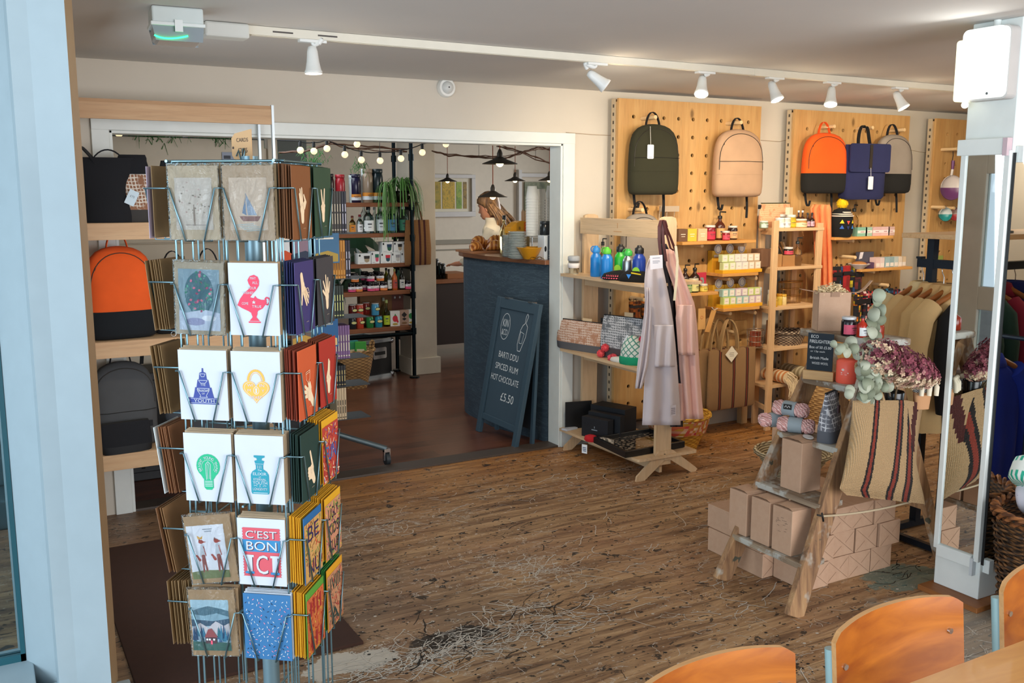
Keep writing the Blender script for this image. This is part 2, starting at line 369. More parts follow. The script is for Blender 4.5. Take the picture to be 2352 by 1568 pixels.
struct('trim_5', MB().box(q0[0]-.014, q0[0], 3.285, 3.32, .125, ZC).box(q0[0]-1.4, q0[0], 3.285, 3.32, .125, .15), flat('1c5560', .35), 'dark green glazing bead round the window glass')
# outside, through the window
m = NT('brick_paving'); br = m.n('TexBrick', Vector=m.map((1, 1, 1)), Color1=(.34, .10, .06, 1), Color2=(.26, .085, .06, 1), Mortar=(.1, .07, .06, 1), Scale=5.0).outputs[0]
x, y, z = m.xyz(); c = m.mix(m.step(y, 3.95, 4.05), br, m.mix(m.noise(6, 4), '4a4038', '6f6258'))
struct('floor', MB().box(-6, .2, 3.41, 9, -.12, -.04), m.out(c, .8), 'red brick paving outside the window')
o = MB(); 
for k in range(3): o.box(-.9, .20, 5.2+.28*k, 6.3, -.04+.15*k, .11+.15*k)
solo('outdoor_step', o, flat('3f5a62', .8), 'grey concrete steps outside beyond the window', 'step', bevel=.01)
o = MB(); [o.box(-.9, .20, 6.32, 6.36, .41+.14*k, .54+.14*k) for k in range(14)]; o.box(-.9, .2, 6.34, 6.4, .3, 2.5)
solo('weatherboard_wall', o, flat('cfe3ea', .6), 'pale blue weatherboard wall outside the window', 'wall', bevel=.004)
# cafe shell
YF = 12.0
struct('wall_far', MB().box(.24, 9.2, YF, YF+.1, 0, 2.32).box(.3, 9.2, YF-.012, YF, 0, .93), [m_cream], 'far cream wall of the cafe')
struct('trim_6', MB().box(.3, 9.2, YF-.045, YF, .93, .99).box(.3, 9.2, YF-.02, YF-.012, .84, .86), flat('8f8878', .6), 'dado rail on the far cafe wall')
o = MB().box(.62, 2.05, 6.72, 6.78, 0, 2.0)
struct('wall_cafe', MB().box(.24, .30, YB, YF, 0, 2.32), m_greyw, 'grey side wall of the cafe')
struct('wall_pillar', MB().box(3.345, 3.60, 7.80, 8.06, 0, 2.32).box(3.33, 3.625, 7.775, 8.08, 0, .15), flat('c9bfae', .6), 'cream square pillar with a skirting inside the cafe', bevel=.004)
struct('wall_cafe', MB().box(.3, 3.0, 9.6, 9.7, 0, 2.32), flat('77807f', .8), 'grey panelled wall behind the cafe shelves')
o = MB()
for k in range(7): o.box(.62, 1.60, 5.98, 6.02, .5+.208*k, .70+.208*k)
o.box(.62, 1.62, 6.0, 6.05, 0, 1.90).box(1.62, 1.68, 5.97, 6.05, 0, 1.96)
solo('board_partition', o, [flat('cdc1ac', .7)], 'cream horizontal board screen behind the tall shelving unit', 'screen', bevel=.004)
solo('notice', MB().box(1.34, 1.42, 5.972, 5.978, 1.76, 1.87).box(1.35, 1.39, 5.970, 5.972, 1.83, 1.85, 1).box(1.35, 1.41, 5.970, 5.972, 1.80, 1.81, 1).box(1.35, 1.40, 5.970, 5.972, 1.775, 1.79, 1), [flat('9aa3b4'), flat('3a3f4a')], 'small grey printed notice on the cream board screen', 'notice')
solo('plinth_cabinet', MB().box(.62, 1.78, 5.6, 5.9, 0, .62).box(.66, 1.74, 5.59, 5.6, .05, .58), flat('0d0f12', .5), 'black low cabinet behind the shelving unit', 'cabinet', bevel=.005)
# doormat
a_, b_ = P(255, 1262, Z=0), P(520, 1556, Z=0)
solo('doormat', MB().box(.35, 1.12, b_.y, a_.y, 0.0, .012), fabric('3a2013', 3), 'large dark brown entrance mat under the card spinner', 'mat', bevel=.003)

# strands and drops of spilt paint lying on the boards
def splatter(name, lab, mat, clusters, strands, dots, seed):
    random.seed(seed); mb = MB()
    def quad(p, q, w0, w1, z):
        d = (q-p); d = d.normalized() if d.length else Vector((1, 0, 0)); n_ = Vector((-d.y, d.x, 0)); mb.add([(p+n_*w0).to_tuple()[:2]+(z,), (p-n_*w0).to_tuple()[:2]+(z,), (q-n_*w1).to_tuple()[:2]+(z,), (q+n_*w1).to_tuple()[:2]+(z,)], [(0, 1, 2, 3)])
    def dot(p, rx, z): n_ = 9; mb.add([(p.x+rx*math.cos(2*PI*i/n_), p.y+rx*.8*math.sin(2*PI*i/n_), z) for i in range(n_)], [tuple(range(n_))])
    for px, py, sx, sy, ns in clusters:
        c = P(px, py, Z=0)
        for _ in range(ns):
            p = Vector((random.gauss(c.x, sx), random.gauss(c.y, sy), 0)); a = random.gauss(0, .6)+random.choice((0, PI)); cv = random.gauss(0, 5); L = random.uniform(.03, .17)*(1.5 if random.random() < .1 else .8); n_ = 10; w = random.uniform(.0008, .0022); z = .0008+random.random()*.0012
            for i in range(n_):
                q = p+Vector((math.cos(a), math.sin(a), 0))*L/n_; a += cv*L/n_+random.gauss(0, .22); w2 = w*random.uniform(.7, 1.3); quad(p, q, w, w2, z); p = q
                if p.y > YW-.03: break
            if random.random() < .35: dot(p, random.uniform(.003, .008), z)
    for _ in range(strands):
        px, py = random.uniform(560, 2100), random.uniform(1110, 1560); p = P(px, py, Z=0); a = random.random()*6.3
        for i in range(5): q = p+Vector((math.cos(a), math.sin(a), 0))*.012; a += random.gauss(0, .5); quad(p, q, .001, .001, .0009); p = q
    for _ in range(dots): p = P(random.uniform(600, 2150), random.uniform(1120, 1560), Z=0); dot(p, random.choice((.002, .003, .004, .003, .007)), .0009)
    o = mk(name, mb, mat); return tag(o, lab, 'paint marks', None, 'stuff')
splatter('paint_splatter', 'cream strands and drops of dried paint on the floorboards', flat('bfb8ab', .6), [(1090, 1480, .22, .06, 150), (960, 1510, .20, .05, 90), (860, 1215, .20, .08, 70), (1225, 1300, .07, .09, 60), (1215, 1400, .10, .07, 45), (1350, 1420, .22, .05, 55), (1120, 1140, .25, .10, 28), (1500, 1250, .45, .22, 70), (1750, 1400, .3, .2, 50), (2290, 1500, .18, .16, 90), (1400, 1080, .35, .08, 40), (1640, 1120, .2, .15, 30)], 260, 240, 5)
splatter('paint_splatter', 'black drops and smears of dried paint on the floorboards', flat('15120f', .6), [(1040, 1490, .16, .05, 60), (1250, 1400, .10, .05, 25), (1700, 1100, .4, .3, 14), (1500, 1350, .6, .3, 20), (2080, 1300, .12, .05, 22), (1300, 1200, .5, .2, 12)], 20, 700, 6)
# ================================================================ greeting card spinner
KRAFT = flat('a98a66', .8); KRAFT2 = flat('8d6b45', .8); WHITEC = flat('e9edf0', .6); WIRE = metal('7fa0aa', .38)
CREAMINK = flat('ecd3ae', .7)
def fdir(deg): a = math.radians(deg); return Vector((math.cos(a), math.sin(a), 0))
UF = fdir(-38); VF = fdir(52)
fc = P(530, 960, d=1.985); fc.z = 0
SW = .112                                             # half side of the frame square
SCN = fc + VF*(SW+.038)
ROWB = [P(520, yy, d=1.985).z for yy in (548, 765, 968, 1166, 1368, 1556)]
RZF, RZR, RZL = math.radians(-38), math.radians(52), math.radians(-128)
OFFU = {RZR: .138}; PITCH = {RZR: .127}
def face_origin(rz): # lower-left corner of a face at the wire frame plane
    u = Vector((math.cos(rz), math.sin(rz), 0)); nrm = Vector((u.y, -u.x, 0)); return SCN + nrm*(SW+(.016 if rz == RZL else 0)) - u*OFFU.get(rz, .117), u, nrm
spin = thing('card_spinner', 'tall wire spinner rack full of greeting cards by the corner post', 'display rack', (SCN.x, SCN.y, 0))
mk('pole', MB().cyl((0, 0, .03), (0, 0, 1.70), .019, n=16), flat('7b98a3', .4, .6), spin)
mb = MB(); mb.lathe([(.24, 0), (.24, .012), (.22, .022), (.04, .03), (.035, .07), (.02, .07)], n=32); mk('base', mb, WIRE, spin)
zt = ROWB[0]+.157
mb = MB(); mb2 = MB()
for rz in (RZF, RZR, RZL, RZL-PI/2):
    o, u, nn = face_origin(rz); o = o-SCN
    for k in (0.006, .030, .104, .130, .204, .228):
        a = o+u*k-nn*.006; mb.tube([a+Vector((0, 0, .42)), a+Vector((0, 0, zt+.0))], .0022, 5)
    mb2.tube([o+u*-.004+Vector((0, 0, zt+.002)), o+u*.24+Vector((0, 0, zt+.002))], .0032, 6)
    for r_ in ROWB: mb.tube([o+u*0-nn*.006+Vector((0, 0, r_+.1)), o+u*.234-nn*.006+Vector((0, 0, r_+.1))], .002, 5)
mk('upright_wires', mb, WIRE, spin); mk('top_rail', mb2, WIRE, spin)
mb = MB()
for z in (zt-.01, .45, ROWB[3]-.02):
    mb = MB()
    for rz in (RZF, RZR):
        u = Vector((math.cos(rz), math.sin(rz), 0)); mb.tube([u*-SW+Vector((0, 0, z)), u*SW+Vector((0, 0, z))], .003, 5)
    mk('spoke_cross', mb, WIRE, spin)
# a pocket: zigzag wire in front of the cards plus the floor loops
def pocket_mb(dep):
    mb = MB(); h = .104; r = .0019
    y = -dep
    mb.tube([(0.0, 0.0, h), (-.001, y-.002, h), (.007, y-.003, h), (.037, y-.002, -.003), (.037, 0, -.004)], r, 6)
    mb.tube([(.113, 0.0, h), (.114, y-.002, h), (.105, y-.003, h), (.077, y-.002, -.003), (.077, 0, -.004)], r, 6)
    return mb
FACE = {'F': RZF, 'R': RZR, 'L': RZL}
def pocket(face, row, col, dep=.035):
    rz = FACE[face]; o, u, nn = face_origin(rz); p = o+u*(col*PITCH.get(rz, .117))
    w = mk('pocket_wire', pocket_mb(dep), WIRE, spin); w.location = (p.x-SCN.x, p.y-SCN.y, ROWB[row]); w.rotation_euler = (0, 0, rz)
for f in 'FRL':
    for r_ in range(6):
        for c_ in range(2): pocket(f, r_, c_, .056 if f == 'L' else .035)
def card_mb(wd=.107, ht=.149, t=.0012): return MB().box(-wd/2, wd/2, 0, t, 0, ht)
def place(o, face, row, col, dep, lean=0.0, dx=0, roll=0, dz=0):
    rz = FACE[face]; og, u, nn = face_origin(rz)
    if face == 'L': dep *= 1.6
    p = og + u*(.057+col*PITCH.get(rz, .117)+dx) + nn*dep
    o.location = (p.x, p.y, ROWB[row]+dz); o.rotation_euler = (lean, roll, rz); return o
E_ = -.0006
class Art:
    """flat print on the front of a card; every layer a hair in front of the last"""
    def __init__(s): s.mb = MB(); s.mats = []; s.k = 0
    def c(s, h):
        m = flat(h, .7) if isinstance(h, str) else h
        if m not in s.mats: s.mats.append(m)
        return s.mats.index(m)
    def y(s): s.k += 1; return E_-.00008*s.k
    def poly(s, pts, h): y = s.y(); s.mb.add([(a, y, b) for a, b in pts], [tuple(range(len(pts)))], s.c(h)); return s
    def ell(s, cx, cz, rx, rz, h, n=20, rot=0):
        ca, sa = math.cos(rot), math.sin(rot)
        return s.poly([(cx+rx*math.cos(t)*ca-rz*math.sin(t)*sa, cz+rx*math.cos(t)*sa+rz*math.sin(t)*ca) for t in [2*PI*i/n for i in range(n)]], h)
    def cap(s, x0, z0, x1, z1, w0, w1, h):
        d = math.atan2(z1-z0, x1-x0)
        a = [(x0+w0*math.cos(d+PI/2+PI*i/6), z0+w0*math.sin(d+PI/2+PI*i/6)) for i in range(7)]
        b = [(x1+w1*math.cos(d-PI/2+PI*i/6), z1+w1*math.sin(d-PI/2+PI*i/6)) for i in range(7)]
        return s.poly(a+b, h)
    def line(s, pts, w, h):
        y = s.y(); c = s.c(h)
        for (a, b), (e, f) in zip(pts, pts[1:]):
            L = math.hypot(e-a, f-b) or 1; nx, nz = -(f-b)/L*w/2, (e-a)/L*w/2
            s.mb.add([(a+nx, y, b+nz), (a-nx, y, b-nz), (e-nx, y, f-nz), (e+nx, y, f+nz)], [(0, 1, 2, 3)], c)
        return s
    def txt(s, t, cx, cz, w, h, ink, hh=None): s.mb.text(t, w=w, h=hh or h, o=(cx, s.y(), cz), mi=s.c(ink)); return s
    def arc(s, t, cx, cz, r, a0, a1, h, ink):
        y = s.y(); c = s.c(ink)
        for i, ch in enumerate(t):
            if ch == ' ': continue
            a = math.radians(a0+(a1-a0)*i/(len(t)-1)); rt = (math.sin(a), 0, -math.cos(a)); up = (math.cos(a), 0, math.sin(a))
            s.mb.text(ch, h=h, o=(cx+r*math.cos(a), y, cz+r*math.sin(a)), right=rt, up=up, mi=c)
        return s
def hand(a, cx, cz, s, fingers, ink=CREAMINK, wrist=(0, -1), palm=(1, 1.25), detail='7a5a40'):
    """fingers: (x0,z0,x1,z1,w) in palm units"""
    a.ell(cx, cz, .010*s*palm[0], .011*s*palm[1], ink)
    wx, wz = wrist; a.cap(cx, cz, cx+wx*.020*s, cz+wz*.020*s, .0085*s, .0068*s, ink)
    for x0, z0, x1, z1, w_ in fingers: a.cap(cx+x0*.01*s, cz+z0*.01*s, cx+x1*.01*s, cz+z1*.01*s, .0034*s*w_, .0026*s*w_, ink)
    for x0, z0, x1, z1, w_ in fingers[:3]: a.line([(cx+(x0-.2)*.01*s, cz+z0*.01*s), (cx+x0*.01*s, cz+(z0-.5)*.01*s)], .0005, detail)
    return a
W, K = 'c3cad2', '8d6b45'
def art_lamp():
    a = Art(); r = 'd8405c'
    a.poly([(-.036, .062), (-.030, .075), (-.020, .088), (-.012, .094), (-.006, .100), (-.010, .107), (-.012, .114), (-.007, .122), (.002, .125), (.010, .121), (.013, .113), (.012, .103), (.006, .094), (-.002, .086), (-.008, .079), (.0, .077), (.003, .082), (.007, .077), (.016, .074), (.024, .074), (.028, .069), (.018, .056), (.008, .051), (.006, .046), (-.006, .046), (-.012, .050), (-.026, .056)], r)
    a.poly([(-.007, .046), (.007, .046), (.004, .038), (.011, .030), (-.011, .030), (-.004, .038)], r); a.poly([(-.013, .029), (.013, .029), (.013, .026), (-.013, .026)], r)
    a.line([(.022, .066), (.030, .064), (.034, .070), (.033, .077), (.027, .079), (.024, .075), (.027, .072)], .003, r)
    for t, x, z, w in (('MAY', 0, .118, .012), ('ALL', .004, .109, .012), ('YOUR', -.003, .098, .019), ('WISHES', -.012, .088, .024), ('COME', -.019, .066, .014), ('TRUE', .006, .060, .020)): a.txt(t, x, z, w, .0052, W)
    a.poly([(0, .073), (.0012, .070), (.004, .070), (.002, .068), (.003, .065), (0, .067), (-.003, .065), (-.002, .068), (-.004, .070), (-.0012, .070)], W); return a
def art_fountain():
    a = Art(); r = '34458e'
    a.poly([(-.026, .036), (.026, .036), (.020, .060), (.018, .070), (.015, .070), (.012, .086), (.009, .087), (.007, .101), (.002, .103), (.0015, .111), (-.0015, .111), (-.002, .103), (-.007, .101), (-.009, .087), (-.012, .086), (-.015, .070), (-.018, .070), (-.020, .060)], r)
    a.poly([(-.034, .034), (.034, .034), (.031, .041), (.034, .048), (-.034, .048), (-.031, .041)], r)
    a.line([(-.030, .0365), (.030, .0365)], .0008, W); a.line([(-.029, .0462), (.029, .0462)], .0008, W)
    for (x0, z0) in ((.014, .068), (.010, .085), (.006, .099)): a.line([(-x0, z0), (-x0*.5, z0-.006), (x0*.5, z0-.006), (x0, z0), (-x0, z0)], .0009, W)
    a.line([(-.014, .066), (-.006, .052), (-.009, .049), (.009, .049), (.006, .052), (.014, .066)], .0009, W)
    for t, x, z, w, h in (('THE', 0, .0755, .011, .004), ('FOUNTAIN', 0, .0635, .026, .0048), ('OF', 0, .057, .006, .0038), ('YOUTH', .001, .0415, .046, .0068)): a.txt(t, x, z, w, h, W)
    return a
def art_heart():
    a = Art(); r = 'edb04e'
    a.line([(.017*math.cos(t), .087+.022*math.sin(t)) for t in [PI*i/14-.0 for i in range(15)]], .0052, r)
    a.line([(.012*math.cos(t), .087+.0168*math.sin(t)) for t in [PI*i/14 for i in range(15)]], .0009, r)
    hp = [(16*math.sin(t)**3*.00185, .067+(13*math.cos(t)-5*math.cos(2*t)-2*math.cos(3*t)-math.cos(4*t))*.00165) for t in [2*PI*i/40 for i in range(40)]]
    a.poly(hp, r); a.line([(x*.88, .0675+(z-.0675)*.88) for x, z in hp]+[(hp[0][0]*.88, .0675+(hp[0][1]-.0675)*.88)], .0007, W)
    a.ell(0, .067, .0062, .0085, W); a.ell(0, .067, .0052, .0074, r); a.ell(0, .0695, .0022, .0026, W); a.poly([(-.0012, .069), (.0012, .069), (.002, .0615), (-.002, .0615)], W)
    for t, x, z, w, h in (('WI', -.013, .078, .013, .006), ('IN', .013, .078, .010, .006), ('M', -.015, .067, .007, .0055), ('Y', .015, .067, .006, .0055), ('HEART', 0, .0525, .026, .0065)): a.txt(t, x, z, w, h, W)
    return a
def art_bulb():
    a = Art(); r = '17ab7b'
    a.ell(0, .078, .0265, .0265, r); a.poly([(-.021, .065), (.021, .065), (.012, .050), (-.012, .050)], r); a.poly([(-.0105, .052), (.0105, .052), (.0105, .031), (.006, .026), (-.006, .026), (-.0105, .031)], r)
    for k in range(4): a.line([(-.0085, .034+.0035*k), (.0085, .0345+.0035*k)], .0013, W)
    a.line([(-.0045, .048), (-.005, .066), (-.0055, .082), (0, .088), (.0055, .082), (.005, .066), (.0045, .048)], .0011, W)
    a.line([(-.002, .050), (-.002, .080), (0, .084), (.002, .080), (.002, .050)], .0008, W)
    a.line([(.0145*math.cos(t), .077+.0145*math.sin(t)) for t in [-.6+(PI+1.2)*i/20 for i in range(21)]], .0007, W)
    a.arc('BRIGHT YOUNG THING', 0, .077, .0195, 208, -28, .0055, W); return a
def art_elixir():
    a = Art(); r = '1d8da0'
    a.poly([(-.009, .088), (.009, .088), (.011, .094), (.005, .096), (.006, .100), (.012, .102), (.012, .106), (-.012, .106), (-.012, .102), (-.006, .100), (-.005, .096), (-.011, .094)], r)
    a.poly([(-.008, .076), (.008, .076), (.008, .085), (.010, .087), (-.010, .087), (-.008, .085)], r)
    a.poly([(-.018, .022), (.018, .022), (.020, .026), (.020, .064), (.016, .071), (.007, .077), (-.007, .077), (-.016, .071), (-.020, .064), (-.020, .026)], r)
    a.line([(-.016, .0245), (.016, .0245)], .0012, W)
    for t, x, z, w, h in (('The', 0, .074, .009, .004), ('ELIXIR', 0, .066, .030, .0062), ('of', 0, .0595, .005, .003), ('ETERNAL', 0, .054, .028, .005), ('YOUTH', 0, .0465, .032, .0075), ('&', 0, .040, .003, .0035), ('LONGEVITY', 0, .033, .032, .0055)): a.txt(t, x, z, w, h, W)
    a.line([(-.014, .040), (-.010, .041), (-.006, .0395)], .0009, W).line([(.006, .0395), (.010, .041), (.014, .040)], .0009, W)
    for k in (-.004, 0, .004): a.line([(k, .078), (k, .085)], .0009, W)
    return a
def art_bonici():
    a = Art(); R_, B_ = 'c9525e', '2e7fb0'
    z = [(-.043+.0022*(i % 2), .020+.0031*i) for i in range(36)]
    a.poly([(x, q) for x, q in z]+[(-x, q) for x, q in reversed(z)], R_); a.poly([(-.0425, .075), (.0425, .075), (.0425, .102), (-.0425, .102)], B_)
    for dx, ink in ((.0016, '5c2a3c'), (0, W)):
        a.txt("C'EST", dx, .114-dx, .070, .017, ink).txt('BON', dx, .0885-dx, .068, .020, ink)
        a.txt('I', -.028+dx, .047-dx, .012, .042, ink).txt('C', dx, .047-dx, .026, .042, ink).txt('I', .029+dx, .047-dx, .012, .042, ink)
    for x in (-.028, .029): a.poly([(x-.010, .068), (x+.010, .068), (x+.010, .063), (x-.010, .063)], W).poly([(x-.010, .026), (x+.010, .026), (x+.010, .031), (x-.010, .031)], B_)
    return a
def art_foxes():
    a = Art(); a.poly([(-.05, .01), (.036, .01), (.036, .128), (-.05, .128)], 'dfe3ec'); a.poly([(-.05, .01), (.036, .01), (.036, .026), (-.02, .029), (-.05, .026)], '6f7c52')
    for x, hat in ((-.020, 1), (.016, 0)):
        a.cap(x, .062, x+.002, .082, .006, .005, 'b8c0c8'); a.cap(x-.002, .026, x, .06, .002, .0032, '8a4a44').cap(x+.006, .028, x+.002, .06, .002, .0032, '8a4a44')
        a.cap(x-.008, .052, x-.014, .062, .003, .002, 'a4473a'); a.ell(x, .092, .0055, .0045, 'a4473a'); a.poly([(x+.003, .094), (x+.012, .091), (x+.003, .089)], 'a4473a')
        a.poly([(x-.005, .094), (x-.003, .101), (x-.001, .095)], '7a3a34'); a.line([(x+.004, .082), (x+.008, .060)], .0018, 'a4473a')
        if hat: a.poly([(x-.006, .098), (x+.004, .098), (x+.006, .105), (x, .101), (x-.007, .106)], 'd9a54a')
    a.line([(-.012, .119), (.010, .119)], .0016, '8a94a0').line([(-.008, .114), (.008, .114)], .0014, '8a94a0'); return a
def art_mountain():
    a = Art(); q = lambda *p: [(x, z) for x, z in p]
    a.poly(q((-.05, .012), (.038, .012), (.038, .126), (-.05, .126)), 'a9c9d8')
    a.poly(q((-.05, .100), (-.03, .107), (-.01, .112), (.02, .106), (.038, .101), (.038, .085), (-.05, .085)), '54798a')
    a.poly(q((-.05, .094), (-.02, .090), (.01, .096), (.038, .088), (.038, .070), (-.05, .074)), '8fb3c4').poly(q((-.05, .082), (0, .078), (.038, .084), (.038, .068), (-.05, .066)), '3f5d75')
    a.poly(q((-.05, .062), (-.03, .074), (-.012, .063), (.006, .078), (.024, .068), (.038, .074), (.038, .045), (-.05, .045)), 'd7d2d6')
    random.seed(3)
    for i in range(30):
        x = -.048+.084*random.random(); h = .022+.016*random.random(); z = .030+.014*random.random()
        if abs(x+.006) < .014: continue
        a.poly(q((x-.004, z), (x+.004, z), (x, z+h)), random.choice(['2c5e8a', '1f4a70', '2a7a86', '3d86a8']))
    a.poly(q((-.05, .012), (.038, .012), (.038, .030), (-.05, .032)), '3c6a62')
    a.poly(q((-.020, .028), (.006, .028), (.006, .042), (-.020, .042)), '5a3a44').poly(q((-.022, .042), (.009, .042), (-.004, .062), (-.012, .060)), '7a3c3e')
    for x in (-.016, -.010, .000): a.poly(q((x-.002, .035), (x+.002, .035), (x+.002, .039), (x-.002, .039)), 'd9e6ee')
    a.poly(q((-.008, .026), (-.004, .026), (-.004, .035), (-.008, .035)), 'd8506a'); return a
def art_confetti():
    a = Art(); random.seed(5); pts = []
    for i in range(420):
        x, z = random.uniform(-.048, .048), random.uniform(.005, .140)
        if any(math.hypot(x-p, z-q) < .0062 for p, q in pts): continue
        pts.append((x, z)); t = random.random()*PI; l = .0018
        a.k = 1; a.cap(x-l*math.cos(t), z-l*math.sin(t), x+l*math.cos(t), z+l*math.sin(t), .0007, .0007, random.choice([W, W, '10203c', 'e08aa4', W]))
    return a
def art_floral():
    a = Art(); a.poly([(-.045, .008), (.045, .008), (.045, .135), (-.045, .135)], '7f9cab'); a.ell(0, .085, .032, .045, '3d6a77'); random.seed(9)
    for i in range(46):
        t, r = random.random()*2*PI, random.random()**.5; x, z = .03*r*math.cos(t), .088+.042*r*math.sin(t); a.k = 4+i % 3
        a.ell(x, z, .0032, .0024, random.choice(['c9708c', '2f7f6c', '4aa08a', '9a4a6c', '2f7f6c']), 7, random.random()*3)
    a.poly([(-.045, .008), (.045, .008), (.045, .045), (.01, .052), (-.03, .044), (-.045, .050)], 'b8c6d8').ell(-.01, .026, .022, .008, '8f96b8').ell(.02, .034, .016, .006, 'd8dfe8'); return a
def art_boat():
    a = Art(); a.poly([(-.04, .02), (.04, .02), (.04, .125), (-.04, .125)], 'cbb9a6'); a.poly([(-.002, .050), (.018, .050), (-.006, .095)], '8fa0b4').poly([(-.005, .050), (-.014, .054), (-.006, .086)], '6f86a0')
    a.poly([(-.020, .048), (.026, .048), (.019, .038), (-.012, .038)], '8a6a66'); 
    for k in range(5): a.line([(-.03+.006*k, .030-.003*k), (.01+.006*k, .033-.003*k)], .0012, 'a6c0c6')
    return a
def art_tree():
    a = Art(); a.poly([(-.04, .02), (.04, .02), (.04, .125), (-.04, .125)], 'c4bcb2'); random.seed(2)
    for i in range(34): x, z = random.gauss(0, .014), random.gauss(.078, .016); a.k = 3; a.ell(x, z, .0022, .0017, random.choice(['8d8478', 'a59c8e', 'b9a29a']), 7)
    a.cap(0, .03, 0, .07, .002, .001, '8a7c70').line([(-.02, .030), (.024, .030)], .001, '8a8078'); return a
def doodle(bgc, cols, word, seed, ink='1c1a3a'):
    def f():
        a = Art(); random.seed(seed); a.poly([(-.052, .002), (.052, .002), (.052, .132), (-.052, .132)], bgc)
        for i in range(150):
            x, z = random.uniform(-.049, .049), random.uniform(.005, .128); t = random.random()*PI; l = random.uniform(.002, .006); a.k = 2+i % 4
            a.cap(x-l*math.cos(t)*.9, z-l*math.sin(t), x+l*math.cos(t)*.9, z+l*math.sin(t), .0016, .001, random.choice(cols))
        a.k = 8; n = len(word)
        for i, wd in enumerate(word): a.txt(wd, 0, .105-.078*i/max(1, n-1) if n > 1 else .066, .066, .027 if n > 2 else .034, ink)
        return a
    return f
def hands(cx, cz, s, fingers, **kw):
    def f():
        a = Art(); hand(a, cx, cz, s, fingers, **kw); a.k = 30; a.txt(f.word, .004, .022, .014, .0028, 'b9a98c'); return a
    f.word = 'perfect'; return f
ok = hands(0, .062, 1.15, [(-.4, .9, -.9, 3.4, 1), (.1, 1, -.1, 3.6, 1), (-.8, .6, -1.3, 2.6, .9), (.8, .8, 1.5, 1.5, 1.1), (1.4, 1.5, .8, 2.4, 1), (.9, .2, 1.7, 1.2, 1.1)])
peace = hands(-.002, .060, 1.1, [(-.3, .8, -.9, 3.6, 1.1), (.4, .9, .9, 3.8, 1.1), (-.9, .4, .2, .9, 1.2), (.7, .6, .1, 1.1, 1.1), (-.9, 0, .3, .3, 1.1)])
gem = hands(-.012, .095, 1.05, [(.1, -.8, 1.8, -3.6, 1.1), (.7, -.6, 2.6, -3.2, 1.1), (-.4, -.8, -.9, -3.2, 1.1), (1, -.2, 2.9, -2.2, 1), (-.6, 0, -.8, -2, 1.2)], wrist=(-.3, 1.2))
openh = hands(.006, .062, 1.1, [(-.6, .9, -2, 3.1, 1), (-.1, 1.1, -.6, 4.2, 1), (.5, 1.1, .6, 3.6, 1), (1, .8, 1.6, 2.7, .9), (-.9, .3, -2.4, 1.3, 1.1)])
wine = hands(.006, .050, 1.25, [(-.7, .6, -2, 1.5, 1.1), (-.8, .2, -2.2, .6, 1.1), (-.7, -.3, -1.9, -.3, 1.1), (.5, .8, .2, 1.7, 1.2), (0, 1, -.6, 1.8, 1)], wrist=(.8, -1))
crossf = hands(0, .055, 1.15, [(-.3, .9, .3, 3.9, 1.2), (.3, .9, .7, 3.5, 1.1), (-.9, .6, -.4, 1.7, 1.2), (-.9, .1, 0, .7, 1.2), (.8, .2, .2, .9, 1.2)])
thumb = hands(.004, .055, 1.2, [(.6, .6, -.5, 3.8, 1.15), (-.3, .7, -1.6, .9, 1.2), (-.3, .2, -1.7, .3, 1.2), (-.3, -.3, -1.6, -.3, 1.2), (-.3, -.8, -1.4, -.9, 1.1)], wrist=(.5, -.9))
def glassart(f):
    def g():
        a = f(); a.k = 20; a.line([(-.016, .098), (-.014, .082), (-.004, .074), (.006, .082), (.008, .100), (-.016, .098)], .0012, 'ecd3ae').line([(-.015, .094), (.007, .096)], .001, 'ecd3ae').line([(-.004, .074), (-.003, .062)], .001, 'ecd3ae'); return a
    return g
def gemart(f):
    def g():
        a = f(); a.k = 20; a.line([(.002, .070), (-.002, .082), (.004, .092), (.014, .092), (.020, .082), (.016, .068), (.008, .062), (.002, .070)], .0014, 'ecd3ae').line([(.004, .092), (.008, .078), (.014, .092)], .001, 'ecd3ae').line([(-.002, .082), (.020, .082)], .001, 'ecd3ae'); return a
    return g
wine = glassart(wine); gem = gemart(gem)
CEL = NT('cellophane'); CELLO = CEL.out('f4f8f8', .04, 0, bump=CEL.noise(26, 3, .6, CEL.map((1.6, 1, .6)), 1.5), bs=1.0, bd=.02, Transmission_Weight=1.0, IOR=1.28)
